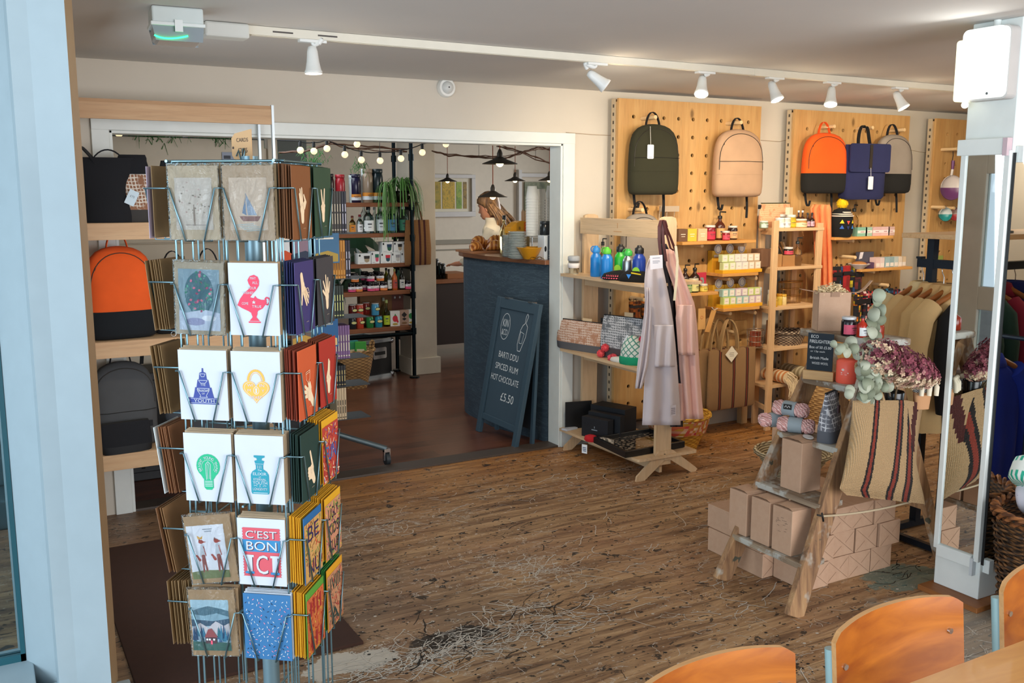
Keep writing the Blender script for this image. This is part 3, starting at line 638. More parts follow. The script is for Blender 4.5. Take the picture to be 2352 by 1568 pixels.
# face, row, col, front colour, art, number behind, colour of the ones behind, words for the label, dx, lean, roll
Y_ = 'd9a21c'
CARDS = [
 ('F', 0, 0, 'b9a990', art_tree, 6, '9c8766', 'pale cellophaned card with a small grey tree', 0, 0, 0, 1),
 ('F', 0, 1, 'b39d84', art_boat, 6, '9c8766', 'pale cellophaned card with a little sailing boat', 0, 0, 0, 1),
 ('F', 1, 0, 'a59a86', art_floral, 5, '9c8766', 'cellophaned blue card with red berries on a tree', 0, 0, .02, 1),
 ('F', 1, 1, W, art_lamp, 3, 'a98a66', 'white card printed with a red genie lamp, all your wishes come true', .003, 0, 0, 0),
 ('F', 2, 0, W, art_fountain, 7, 'b8a284', 'white card printed with a navy fountain of youth', 0, 0, 0, 0),
 ('F', 2, 1, W, art_heart, 7, 'b8a284', 'white card printed with a yellow heart padlock', 0, 0, 0, 0),
 ('F', 3, 0, W, art_bulb, 7, 'b8a284', 'white card printed with a green light bulb, bright young thing', .002, 0, 0, 0),
 ('F', 3, 1, W, art_elixir, 7, 'b8a284', 'white card printed with a teal elixir bottle', 0, 0, 0, 0),
 ('F', 4, 0, 'a98a66', art_foxes, 2, 'a98a66', 'square card with two painted foxes, tilted in a nearly empty pocket', .006, -.05, -.13, 1),
 ('F', 4, 1, W, art_bonici, 7, 'b8a284', "white card lettered C'EST BON ICI in red and blue", -.003, 0, 0, 0),
 ('F', 5, 0, 'a98a66', art_mountain, 5, 'a98a66', 'card with a painted cabin under blue mountains', -.002, -.05, -.06, 1),
 ('F', 5, 1, '2a6a9c', art_confetti, 5, 'c6d0da', 'blue card scattered with confetti dashes', .003, 0, 0, 0),
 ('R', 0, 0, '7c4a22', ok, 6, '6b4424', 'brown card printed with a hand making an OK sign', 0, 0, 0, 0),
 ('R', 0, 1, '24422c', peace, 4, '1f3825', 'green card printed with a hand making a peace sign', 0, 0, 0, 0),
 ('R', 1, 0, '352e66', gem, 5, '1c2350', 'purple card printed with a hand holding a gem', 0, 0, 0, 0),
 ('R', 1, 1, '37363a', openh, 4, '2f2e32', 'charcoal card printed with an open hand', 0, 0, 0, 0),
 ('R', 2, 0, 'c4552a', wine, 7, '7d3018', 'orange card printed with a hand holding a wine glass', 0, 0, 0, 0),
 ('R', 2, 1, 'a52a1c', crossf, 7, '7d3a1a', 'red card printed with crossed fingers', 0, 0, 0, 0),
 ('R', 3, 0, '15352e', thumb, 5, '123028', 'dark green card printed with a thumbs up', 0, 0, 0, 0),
 ('R', 3, 1, Y_, doodle('b23a2c', ['d8b04a', '8a1f2c', 'c85a3c', 'e8d9b8', '2e5fa8'], ['FUN'], 21, '2e62ae'), 8, Y_, 'yellow-topped red doodle card near the spinner edge', .0, 0, 0, 0),
 ('R', 4, 0, '1f639a', doodle('c99a5c', ['c0392b', '5f8a3a', 'd8b04a', '7a4a2a'], ['BE', 'NU'], 22, '2a2050'), 8, Y_, 'blue-topped doodle card with dark letters', 0, 0, 0, 0),
 ('R', 4, 1, Y_, doodle('c98a6a', ['d8c04a', '5f8a3a', 'a85a4a', '7a9a4a', '3a2a5a'], ['UGLY', 'KIDS', 'CLUB'], 23, '241c2c'), 8, Y_, 'yellow-topped doodle card lettered UGLY KIDS CLUB', .003, 0, 0, 0),
 ('R', 5, 0, '5a9a34', doodle('c9683a', ['d8b04a', 'a8231c', 'e0902c', 'b8341c'], ['IIII', 'III'], 24, 'a02a2c'), 8, Y_, 'green-topped red and orange doodle card in the lowest row', 0, 0, 0, 0),
 ('R', 5, 1, 'dd9f20', doodle('c58a64', ['b83a34', '3a6a5a', 'd0a07a', '8a4a3a'], ['IVIII', 'AI'], 25, '23403c'), 8, '2f7f34', 'yellow-topped pink doodle card in the lowest row', .002, 0, 0, 0),
 ('L', 0, 0, '8f7550', None, 7, '8f7550', 'kraft card in the uppermost left-hand pocket', 0, 0, 0, 0),
 ('L', 0, 1, 'a99cae', None, 1, '8f7550', 'lilac-backed card in the uppermost left-hand pocket', 0, 0, 0, 0),
 ('L', 1, 1, '8a6e48', None, 5, '8a6e48', 'kraft card standing edge-on beside the orange backpack', 0, .10, 0, 0),
 ('L', 2, 1, '8a6e48', None, 3, '8a6e48', 'kraft card standing edge-on beside the grey backpack', 0, .10, 0, 0),
 ('L', 3, 1, 'd5e2e4', None, 5, '8a5c3a', 'pale card standing edge-on above the black gap of the shelves', 0, .12, 0, 0),
 ('L', 4, 1, '7c5636', None, 2, '8a6640', 'kraft card standing edge-on left of the fox card', 0, .16, 0, 0),
 ('L', 5, 1, '8a6e48', None, 8, '8a6e48', 'kraft card in the lowest left-hand pocket', 0, .05, 0, 0),
]
_cb = {}
for face, row, col, colr, art, nb, cb, words, dx, lean, roll, cello in CARDS:
    M_ = flat(colr, .65); full = .034
    c = tag(place(mk('greeting_card', card_mb(), M_), face, row, col, full-.001, lean, dx, roll), words, 'card')
    if art:
        a = art()
        if face == 'F' and colr != W or cello: pass
        mk('print', a.mb, a.mats, c)
    if cello: mk('cellophane_sleeve', MB().box(-.0555, .0555, -.0028, .0022, -.001, .154), CELLO, c)
    key = cb
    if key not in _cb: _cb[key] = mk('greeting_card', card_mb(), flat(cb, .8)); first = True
    else: first = False
    src = _cb[key]; lab = 'card behind the '+' '.join(words.split()[:13])
    env_every = {'b8a284': 1}.get(cb, 0)
    for k in range(nb):
        o = src if first and k == 0 else src.copy()
        if not (first and k == 0): COL.objects.link(o)
        place(o, face, row, col, full-.0045-.0034*(k+1)-.0010*(k % 3), lean+random.uniform(-.01, .012), dx+random.uniform(-.0015, .0025), roll*.6, dz=.0015+.0006*k)
        tag(o, lab, 'card', 'cards filling the spinner pockets')
# sign on top
sg = thing('price_sign', 'kraft tag sign reading CARDS in a wire clip on top of the spinner', 'sign')
sp_ = P(556, 345, d=2.04); sg.location = (sp_.x, sp_.y, zt+.006); sg.rotation_euler = (0, 0, math.radians(-62))
tg = [(-.032, .012), (-.026, .004), (.030, .0), (.030, .066), (-.022, .058), (-.032, .048)]
tgm = mk('tag', MB().prism(tg, 0, .0015, 'xz'), flat('cfa678', .8), sg)
mk('lettering', MB().text('CARDS', w=.036, o=(.002, -.0006, .044)).text('£2.75', w=.030, o=(.002, -.0006, .022)).add([(-.027+.0028*math.cos(t), -.0006, .028+.0028*math.sin(t)) for t in [2*PI*i/12 for i in range(12)]], [tuple(range(12))]), flat('4a3a30'), tgm)
mk('wire_clip', MB().tube([(-.016, -.003, .010), (-.008, -.003, .022), (-.002, -.003, .001), (.002, -.003, .001), (.006, -.003, .026), (.012, -.003, .020), (.006, -.003, .004)], .0015, 6).tube([(0, .004, .0), (.004, .005, .03), (.014, .005, .034), (.006, .004, .0)], .0015, 6), WIRE, sg)
# ================================================================ general makers
BLACK = flat('101114', .55); DARKF = fabric('14151a'); PLYW = wood('c9a47c', 'b98f66', 'X', 1); GOLD = metal('c8a14a', .3); STEEL = metal('c8ccce', .25)
PEG = wood('d9b07c', 'c4965c', 'Z', 1.2); 
def backpack(name, label, loc, rz, w, h, d, top, bot=None, split=.33, group=None, straps=True, handle=True, tagc=False, seam=None):
    """zip backpack, base at z=0, front facing local -Y"""
    t = thing(name, label, 'backpack', loc, rz, group)
    prof = [(0, .80, .55), (.02, .93, .82), (.06, .98, .95), (split*.5, 1, 1), (split, 1, 1), (split+.001, 1, 1), (.55, .985, .97), (.70, .955, .88), (.80, .90, .78), (.88, .80, .64), (.94, .64, .48), (.975, .45, .33), (.995, .22, .18), (1, .05, .05)]
    sec = [(z*h, w/2*a, d/2*b, 0, -d*.5*(b-1)*.2) for z, a, b in prof]
    k = 5
    mb = MB(); mb.loft(sec[k:], 32, 2.9); mb2 = MB(); mb2.loft(sec[:k], 32, 2.9)
    body = mk('body', mb, fabric(top, 1), t); mk('base_panel', mb2, fabric(bot or top, 1), t)
    zp = MB()  # zip running over the front dome
    pts = []
    for i in range(21):
        a = PI*i/20; x = -w*.455*math.cos(a); z = split*h+.03+(h*.93-split*h-.03)*math.sin(a)**.6 if 0 < i < 20 else split*h+.03
        fz = z/h; sx = 1.0; dd = 1.0
        for (z0, a0, b0), (z1, a1, b1) in zip(prof, prof[1:]):
            if z0 <= fz <= z1: q = (fz-z0)/(z1-z0); sx = a0+(a1-a0)*q; dd = b0+(b1-b0)*q
        xx = max(-1, min(1, x/(w/2*sx))); y = -d/2*dd*(1-abs(xx)**2.9)**(1/2.9)-d*.5*(dd-1)*.2
        pts.append((x, y-.001, z))
    zp.tube(pts, .0024, 5); mk('zip', zp, flat('20180f' if top != 'd4561a' else '7a2c0a', .5), t)
    mk('zip_pull', MB().box(-.003, .003, -.001, .002, -.045, 0).xf(Matrix.Translation(pts[4])), fabric('2a2018'), t)
    if seam: mk('seam', MB().tube([(-w*.46, -d*.36, seam*h), (-w*.3, -d*.485, seam*h), (0, -d*.503, seam*h+.002), (w*.3, -d*.485, seam*h), (w*.46, -d*.36, seam*h)], .0016, 5), fabric('1a1814'), t)
    if handle: mb = MB(); strap(bez((-.05, .02, h*.95), (-.035, .03, h+.105), (.035, .03, h+.105), (.05, .02, h*.95), 10), .022, .004, mb, (0, 1, 0)); mk('handle', mb, fabric('141418') if handle is True else fabric(handle), t)
    if straps:
        for s in (-1, 1):
            mb = MB(); strap([(s*w*.28, d*.5, h*.8), (s*w*.30, d*.56, h*.4), (s*w*.31, d*.45, h*.04)]+bez((s*w*.31, d*.40, .0), (s*w*.31, d*.3, -.09), (s*w*.27, d*.2, -.12), (s*w*.26, d*.15, -.05 if s < 0 else -.14), 8), .018, .003, mb); mk('strap', mb, fabric('101012'), t)
    if tagc:
        g = mk('swing_tag', MB().prism(rrect(-.022, .022, -.085, 0, .006), -.001, .001), flat('efeeea'), t, (-w*.18, -d*.53, h*.70))
        mk('tag_string', MB().cyl((0, 0, 0), (.0, .01, .11), .0012, n=5), flat('e8e4da'), g); mk('tag_print', MB().box(-.012, .012, -.0018, -.0012, -.076, -.073), flat('8a8a8a'), g)
    return t
def jar(name, label, loc, r, h, body, lid, lab=None, group=None, cat='jar', lidh=.22, glassy=False, labz=(.12, .70), s=16):
    t = thing(name, label, cat, loc, random.uniform(-.3, .3), group); hb = h*(1-lidh)
    mk('body', MB().lathe([(r*.92, 0), (r, .004), (r, hb*.86), (r*.86, hb), (r*.84, hb+.001)], n=s), glass(body, .05) if glassy else flat(body, .2), t)
    mk('lid', MB().lathe([(r*.93, hb), (r*.95, hb+.001), (r*.95, h-.002), (r*.9, h)], n=s), flat(lid, .35), t)
    if lab:
        a0, a1 = -PI/2-1.5, -PI/2+1.5; z0, z1 = hb*labz[0], hb*labz[1]
        cols = lab if isinstance(lab, (list, tuple)) else [lab]; mb = MB()
        zs = [z0+(z1-z0)*i/len(cols) for i in range(len(cols)+1)]
        for i in range(len(cols)): mb.grid(lambda u, v, a=zs[i], b=zs[i+1]: ((r+.0008)*math.cos(a0+(a1-a0)*u), (r+.0008)*math.sin(a0+(a1-a0)*u), a+(b-a)*v), 10, 1, i)
        mb.box(-r*.45, r*.45, -r-.0016, -r-.001, z0+(z1-z0)*.62, z0+(z1-z0)*.70, len(cols)).box(-r*.3, r*.3, -r-.0016, -r-.001, z0+(z1-z0)*.42, z0+(z1-z0)*.47, len(cols))
        mk('label', mb, [flat(c, .6) for c in cols]+[flat('4a4444')], t)
    return t
def bottle(name, label, loc, r, h, body, cap='15161a', lab=None, group=None, glassy=True, pump=False, neck=.30, liquid=None, p=None, cat='bottle'):
    t = thing(name, label, cat, loc, random.uniform(-.3, .3), group); hb = h*(1-neck)
    mk('body', MB().lathe([(r*.85, 0), (r, r*.15), (r, hb*.82), (r*.82, hb*.95), (r*.42, hb*1.08), (r*.32, hb*1.16), (r*.32, h*.90)], n=18), glass(body, .04) if glassy else flat(body, .25), t)
    c = MB().lathe([(r*.40, h*.88), (r*.42, h*.89), (r*.40, h*.995), (r*.3, h)], n=12)
    if pump: c.cyl((0, 0, h), (0, 0, h+r*.7), r*.13, n=6).cyl((0, 0, h+r*.7), (r*1.2, 0, h+r*.65), r*.15, n=6)
    mk('pump' if pump else 'cap', c, flat(cap, .35), t)
    if liquid: mk('liquid', MB().lathe([(r*.8, r*.12), (r*.9, r*.25), (r*.9, hb*.6), (r*.88, hb*.62)], n=18), flat(liquid, .1), t)
    if lab:
        mb = MB(); z0, z1 = hb*.12, hb*.70; a0, a1 = -PI/2-1.1, -PI/2+1.1
        mb.grid(lambda u, v: ((r+.0008)*math.cos(a0+(a1-a0)*u), (r+.0008)*math.sin(a0+(a1-a0)*u), z0+(z1-z0)*v), 8, 1, 0); mb.box(-r*.4, r*.4, -r-.0018, -r-.0012, z0+(z1-z0)*.6, z0+(z1-z0)*.72, 1).box(-r*.3, r*.3, -r-.0018, -r-.0012, z0+(z1-z0)*.35, z0+(z1-z0)*.4, 1)
        mk('label', mb, [flat(lab, .6), flat('39404a')], t)
    return t
def carton(name, label, loc, w, d, h, colr, rz=0, group=None, front=None, mats=None, cat='box', bevel=.0015):
    """small printed carton; front: list of (outline, colour) laid on its face"""
    t = thing(name, label, cat, loc, rz, group)
    b = mk('body', MB().box(-w/2, w/2, -d/2, d/2, 0, h), mats or flat(colr, .6), t, bevel=bevel)
    if front:
        a = Art()
        for ol, c in front: a.poly([(x*w, z*h) for x, z in ol], c)
        o = mk('print', a.mb, a.mats, t); o.location = (0, -d/2, 0)
    return t
def check(c1, c2, sc=70, wd=.28, c3=None, zc=.2):
    m = NT('woven_check'); x, y, z = m.xyz(); nz = m.math('MULTIPLY', m.noise(30, 3), .9)
    a = m.math('FRACT', m.math('ADD', m.math('MULTIPLY', m.math('ADD', x, y), sc), nz)); b = m.math('FRACT', m.math('ADD', m.math('MULTIPLY', z, sc*.9), nz))
    f = m.math('MAXIMUM', m.step(a, wd+.05, wd-.03), m.step(b, wd+.05, wd-.03)); k = m.step(m.noise(22, 3), .40, .5)
    return m.out(m.mix(m.math('MULTIPLY', f, k), c1, c2), .9, 0, bump=f, bs=.3, bd=.001)
# ================================================================ shelving unit by the door
SX0, SX1, SY0, SY1 = .325, 1.325, 4.75, 5.03
su = thing('shelving_unit', 'tall plywood shelving unit behind the card spinner', 'shelves', (SX0, SY0, 0))
W_ = SX1-SX0; D_ = SY1-SY0; SHZ = [1.487, .935, .392]
for z in SHZ:
    s = mk('shelf_board', MB().box(0, W_, .012, D_, z-.018, z), wood('cdb08c', 'bf9c74', 'X'), su)
    mk('front_rail', MB().box(0, W_, 0, .012, z-.078, z-.001), PLYW, su, bevel=.001)
mk('top_rail', MB().box(0, W_-.01, 0, .018, 1.957, 2.03), PLYW, su); mk('top_board', MB().box(0, W_-.01, .002, .03, 2.03, 2.046), wood('bb9268', 'a97f56', 'X'), su)
for x_ in (0.001, W_-.012):
    mk('upright', MB().box(x_, x_+.012, -.004, .020, 0, 2.05), flat('c5ced2', .35, .3), su); mk('upright', MB().box(x_, x_+.012, D_-.02, D_, 0, 2.05), flat('c5ced2', .35, .3), su)
def onshelf(px, py, Y, z): q = P(px, py, Y=Y); return Vector((q.x, Y, z))
zs = SHZ
# black tote
def soft_bag(name, label, loc, rz, w, h, d, mat, open_top=True, tall=0):
    t = thing(name, label, 'bag', loc, rz); random.seed(hash(name) % 99)
    mb = MB(); sec = []
    for i in range(12):
        f = i/11; sec.append((f*h, w/2*(1-.10*math.sin(f*4)+.04*math.sin(f*9)), d/2*(1.05-.7*f**1.6)+.006, .012*math.sin(f*7), .01*math.sin(f*5)))
    mb.loft(sec, 26, 2.2); mk('body', mb, mat, t); return t
p = onshelf(248, 512, 4.86, zs[0]); tb = soft_bag('tote_bag', 'large slouching black tote bag on the second shelf down', p, -.1, .24, .30, .12, DARKF)
mb = MB(); strap(bez((-.10, -.02, .24), (-.12, -.02, .40), (-.10, -.02, .36), (-.03, -.02, .27), 10), .05, .006, mb, (.3, 1, 0)); mk('peak', mb, DARKF, tb)
mb = MB(); strap(bez((-.06, .0, .27), (-.02, .0, .36), (.06, .0, .36), (.10, .0, .26), 12), .025, .006, mb, (0, 1, 0)); mk('handle', mb, DARKF, tb)
BROWNCK = check('8d6148', 'd9cfc2', 68); GREYCK = check('6e7276', 'd8dbdc', 80)
def pouch(name, label, loc, rz, w, h, d, mat, base, zipc='1c1a18', tagside=1, rolltop=False, cat='pouch'):
    t = thing(name, label, cat, loc, rz)
    prof = [(0, .92, 1), (.03, .97, 1), (.25, 1, .96), (.5, 1.0, .78), (.75, .97, .45), (.93, .94, .2), (1, .92, .1)]
    mk('base_panel', MB().loft([(z*h, w/2*a, d/2*b) for z, a, b in prof[:3]], 26, 3.4), flat(base, .7), t)
    mk('body', MB().loft([(z*h, w/2*a+.0005, d/2*b+.0005) for z, a, b in prof[2:]], 26, 3.4), mat, t)
    mk('zip', MB().box(-w*.45, w*.45, -.004, .004, h*.985, h+.005), fabric(zipc), t)
    mk('side_loop', MB().box(-.012, .012, -.004, .004, -.014, .014).xf(Matrix.Translation((tagside*w*.49, 0, h*.86))), fabric('15161a'), t)
    return t
p = onshelf(312, 508, 4.84, zs[0]); pc = pouch('roll_top_pouch', 'brown check woven pouch with a black top and white price tag', p, -.12, .135, .235, .06, BROWNCK, '2a2522')
mb = MB().loft([(.225, .062, .012), (.26, .066, .018, .004), (.285, .068, .02, -.004), (.30, .064, .012), (.315, .058, .005)], 20, 2.8); mk('roll_top', mb, DARKF, pc)
g = mk('price_tag', MB().prism([(-.022, -.035), (.022, -.035), (.022, .035), (-.022, .035)], -.001, .001), flat('c8d8e2'), pc); g.location = (-.012, -.04, .115); g.rotation_euler = (0, .45, 0)
mk('lettering', MB().text('£75', w=.02, o=(0, -.0014, .006)), flat('56606c'), g)
p = onshelf(425, 505, 4.86, zs[0]); soft_bag('tote_bag', 'black bag half hidden behind the top of the card spinner', p, .05, .20, .29, .10, DARKF)
# orange backpack
p = onshelf(284, 785, 4.86, zs[1]); backpack('backpack', 'orange and black backpack standing on the middle shelf of the plywood unit', p, .10, .315, .44, .16, 'e0571a', '0c1218', .31, handle='e0571a')
p = onshelf(408, 782, 4.92, zs[1]); backpack('backpack', 'dark backpack half hidden behind the spinner beside the orange one', p, .0, .22, .33, .12, '17171c', None, .3, straps=False)
p = onshelf(488, 772, 4.87, zs[1]); backpack('backpack', 'black backpack glimpsed through the spinner wires on the middle shelf', p, .0, .22, .34, .12, '101014', None, .3, straps=False)
p = onshelf(400, 786, 4.79, zs[1]); solo('key_ring', MB().tube([(.012*math.cos(t), 0, .012+.012*math.sin(t)) for t in [2*PI*i/14 for i in range(14)]], .0018, 5, closed=True), STEEL, 'small ring hanging off the middle shelf beside the orange backpack', 'ring', p)
p = onshelf(292, 1048, 4.91, zs[2]); backpack('backpack', 'grey backpack on the low shelf behind the black pouch', p, .06, .30, .42, .17, '4b4c4e', None, .44, seam=.44)
p = onshelf(293, 1052, 4.785, zs[2]); bp_ = pouch('pouch', 'soft black pouch in front of the grey backpack', p, .1, .235, .145, .07, DARKF, '0c0e12')
p = onshelf(460, 1030, 4.88, zs[2]); soft_bag('duffel_bag', 'grey folded bag behind the spinner on the low shelf', p, 0, .30, .16, .16, fabric('3b3d42'))
p = onshelf(610, 770, 4.86, zs[1])
for k, (c, wd) in enumerate((('d8dde2', .11), ('c9ccd0', .10))):
    q = onshelf(560+42*k, 768, 4.84, zs[1]); carton('magazine', ['pale magazine leaning behind the lamp card', 'pale grey magazine at the end of the middle shelf'][k], q, wd, .012, .17, c, 0, None, [([(-.3, .7), (.3, .7), (.3, .78), (-.3, .78)], '5a6a7a')], cat='magazine')
# ================================================================ book carousel on castors
BC = P(740, 1000, Z=.25); BC = Vector((1.72, 5.42, 0))
bc = thing('book_carousel', 'tall grey metal book stand on castors behind the card spinner', 'book stand', BC)
GM = flat('6f7e84', .35, .7)
mk('pole', MB().cyl((0, 0, .2), (0, 0, 1.74), .02), GM, bc)
for a_, L in ((-30, .40), (210, .36), (90, .30)):
    e = Vector((math.cos(math.radians(a_))*L, math.sin(math.radians(a_))*L, .10)); lg = mk('leg', MB().tube([(0, 0, .22), e*.55+Vector((0, 0, .10)), e], .017, 10), GM, bc)
    cs = mk('castor', MB().cyl(e+Vector((-.012, 0, -.062)), e+Vector((.012, 0, -.062)), .037, n=18), flat('2b3236', .5), lg); mk('castor_fork', MB().box(-.02, -.014, -.012, .012, -.07, .0).box(.014, .02, -.012, .012, -.07, 0).box(-.02, .02, -.014, .014, -.018, .002).xf(Matrix.Translation(e)), STEEL, lg)
rows_b = [(1.395, .27, [('3a3733', 4), ('16182c', 2)]), (1.135, .25, [('c98a2a', 5), ('14142c', 2)]), (.905, .22, [('18281f', 4)]), (.665, .225, [('7c5a8c', 6)]), (.50, .155, [('11141c', 4)]), (.30, .19, [('c8b290', 4)])]
for z, hh, _ in rows_b: mk('tray', MB().box(-.02, .27, -.15, .02, z-.005, z), flat('2b3236', .5), bc)
bn = {'3a3733': ('grey', 'c8bfa8'), '16182c': ('navy', 'c8c8d8'), 'c98a2a': ('mustard', '7a4a14'), '14142c': ('dark navy', 'c8c8d8'), '18281f': ('dark green', 'd2d68a'), '7c5a8c': ('purple', 'd8d8b8'), '11141c': ('black', 'c8b070'), 'c8b290': ('cream', '4a4030')}
for z, hh, lst in rows_b:
    x_ = P(768, 600, Y=5.26).x
    for c_, n_ in lst:
        src = None
        for k in range(n_):
            if src is None:
                src = thing('book', 'thin %s book, spine outward, in the castored book stand' % bn[c_][0], 'book', (x_, 5.27, z), 0, 'books in the castored stand')
                mk('cover', MB().box(-.0068, .0068, 0, .13, 0, hh-.03 if c_ != 'c8b290' else hh), flat(c_, .5), src, bevel=.001)
                mk('spine_lettering', MB().box(-.0025, .0025, -.0011, -.0006, hh*.2, hh*.42).box(-.0025, .0025, -.0011, -.0006, hh*.46, hh*.62).box(-.0045, .0045, -.0011, -.0006, hh*.06, hh*.09), flat(bn[c_][1]), src)
            else: dup(src, (x_, 5.27, z))
            x_ += .0155
# picture books face-out beyond the spinner
for (px, py, w_, h_, c_, c2, lab) in ((650, 570, .10, .15, 'd8dce0', 'c94f2a', 'white picture book facing out behind the brown card row'), (694, 570, .15, .17, '8c7484', '2f3a50', 'picture book with a sunset lake, behind the spinner'), (745, 570, .17, .17, '3e6f96', 'b59a4a', 'picture book with an island under a blue sky'), (745, 765, .16, .16, '1f5f96', 'e8c98a', 'blue picture book low behind the charcoal card'), (694, 765, .13, .14, '6a5a50', 'c8a04a', 'brown picture book low behind the purple card')):
    q = P(px, py, Y=5.22); carton('picture_book', lab, (q.x, 5.22, q.z-h_/2), w_, .02, h_, c_, 0, None, [([(-.45, .05), (.45, .05), (.45, .3), (.1, .42), (-.45, .3)], c2), ([(-.3, .8), (.3, .8), (.3, .86), (-.3, .86)], 'e8e4d8')], cat='book')
q = P(738, 935, Z=.0); 
solo('robot_foot', MB().lathe([(.075, 0), (.08, .012), (.075, .035), (.04, .05), (.02, .052)], n=20, mi=[1, 1, 0, 0]), [flat('d6d6d2', .4), BLACK], 'white and black round machine foot on the cafe floor', 'foot', (q.x, q.y, 0))
# ================================================================ the cafe behind
PIPE = metal('1d2529', .4); RUST = wood('8d5430', '6f3f22', 'X')
ps = thing('pipe_shelf', 'black pipe shelving with rough brown boards in the cafe', 'shelves', (0, 0, 0))
PX0, PX1, PY0, PY1 = 1.95, 3.32, 7.70, 8.05; PZ = [1.545, 1.285, 1.025, .785, .465]
for z in PZ: mk('shelf_board', MB().box(PX0, PX1-.02, PY0, PY1, z-.035, z), RUST, ps, bevel=.004)
for (x_, y_) in ((PX1, PY0-.02), (PX1, PY1+.02), (PX0, PY0-.02), (PX0, PY1+.02)):
    mb = MB().cyl((x_, y_, .02), (x_, y_, 2.31), .017, n=12).cyl((x_, y_, 0), (x_, y_, .012), .045, n=16)
    for z in [z-.045 for z in PZ]+[1.93]: mb.cyl((x_, y_, z-.028), (x_, y_, z+.028), .024, n=12)
    mk('pipe_upright', mb, PIPE, ps)
for z in PZ:
    mk('pipe_bracket', MB().cyl((PX1, PY0-.02, z-.05), (PX1, PY1+.02, z-.05), .014, n=10), PIPE, ps)
mk('pipe_rail', MB().cyl((PX0, PY0-.02, .40), (PX1, PY0-.02, .40), .018), PIPE, ps)
def bp(px, z, Y=7.78): q = P(px, 560, Y=Y); dx = 0; r = P(px, 500 if z > 1.1 else 680, Y=Y); return Vector((r.x, Y, z))
# storage tubes
for px, w_, h_, c_, band, nm in ((757, .09, .24, '17181c', None, 'black travel cup with a white letter R'), (783, .085, .235, 'a3242e', ['d9d4cc', 'c8503a'], 'red insulated bottle'), (808, .04, .23, 'b9c8c8', None, 'thin silver insulated bottle'), (818, .095, .24, '1d1a38', ['d5dde4', 'd98a2a'], 'navy insulated bottle'), (836, .035, .285, 'c8d2d4', None, 'slim polished steel bottle'), (845, .10, .285, '9a8672', ['d5dde4', 'd98a2a'], 'brushed steel insulated bottle'), (868, .10, .285, '14242a', ['d5dde4', 'd98a2a'], 'tall dark teal insulated bottle')):
    jar('insulated_bottle', nm+' on the top pipe shelf', bp(px, PZ[0]), w_/2, h_, c_, c_, band, None, 'bottle', .12, labz=(.10, .34))
# gin
for px, r_, h_, c_, cap, lab, y_ in ((809, .028, .15, 'e6c27a', '6a2a20', 'd98a2a', 7.78), (826, .028, .16, 'dfe9ec', '8a1f2c', 'eef2f4', 7.78), (846, .046, .225, 'bcd3dc', '1a2226', 'e8eef0', 7.76), (873, .040, .24, 'b4d2e0', 'dfe8ec', 'dfe9ee', 7.76), (899, .044, .235, '9cc4d8', 'e6eef0', '3f7fa6', 7.76), (926, .042, .23, 'a8ccc0', 'e6eef0', '3d8a6c', 7.76), (836, .030, .26, 'cfdfe4', 'eef4f6', None, 7.92), (860, .026, .22, 'cfdfe4', 'eef4f6', None, 7.90), (884, .030, .26, 'cfdfe4', 'eef4f6', None, 7.92), (911, .028, .25, 'cfdfe4', 'eef4f6', None, 7.92)):
    bottle('gin_bottle', '%s bottle with a %s cap on the second pipe shelf%s' % ({'e6c27a': 'small amber', 'dfe9ec': 'small clear', 'bcd3dc': 'squat clear white-labelled', 'b4d2e0': 'tall clear', '9cc4d8': 'clear blue-labelled', 'a8ccc0': 'clear green-labelled', 'cfdfe4': 'plain'}[c_], {'6a2a20': 'brown', '8a1f2c': 'red', '1a2226': 'black'}.get(cap, 'white'), '' if y_ < 7.8 else ' behind %s' % {836: 'the squat bottle', 860: 'the tall clear one', 884: 'the blue label', 911: 'the green label'}[px]), bp(px, PZ[1], y_), r_, h_, c_, cap, lab)
# reusable cup cartons
def cupart(c1, c2): return [([(-.38, .10), (-.05, .10), (-.05, .13), (-.38, .13)], '8a9096'), ([(-.05, .78), (.42, .78), (.40, .5), (-.03, .5)], c1), ([(-.02, .5), (.39, .5), (.36, .24), (.18, .14), (.02, .24)], c2), ([(-.44, .72), (-.30, .72), (-.30, .90), (-.44, .90)], '20242a')]
for px, zz, w_, h_, c1, c2, nm in ((835, 0, .115, .09, '2a2624', 'a8977c', 'black and tan'), (860, 0, .075, .105, '1f6a54', 'd0506a', 'green and pink'), (884, 0, .095, .092, 'c8283c', '1d4a5e', 'red and teal'), (907, 0, .085, .092, '9a9a9e', 'c4c2bc', 'grey'), (928, 0, .08, .092, '4a3a34', 'c0b8a8', 'brown'), (884, 1, .098, .092, '1a3a5a', '1f5a44', 'navy and green'), (909, 1, .085, .092, '23211f', 'b0a084', 'black and sand'), (930, 1, .08, .092, '2a2a2c', '1c1c1e', 'all black')):
    carton('cup_carton', 'white carton picturing a %s reusable cup, %s' % (nm, 'upper tier' if zz else 'lower tier'), bp(px, PZ[2]+zz*.0925, 7.76), w_, .09, h_, 'e2e6e6', 0, None, cupart(c1, c2))
bottle('steel_cup', 'polished steel tumbler at the left of the cup cartons', bp(800, PZ[2], 7.76), .028, .15, 'c8d6d8', 'c8d6d8', None, None, False, cat='cup')
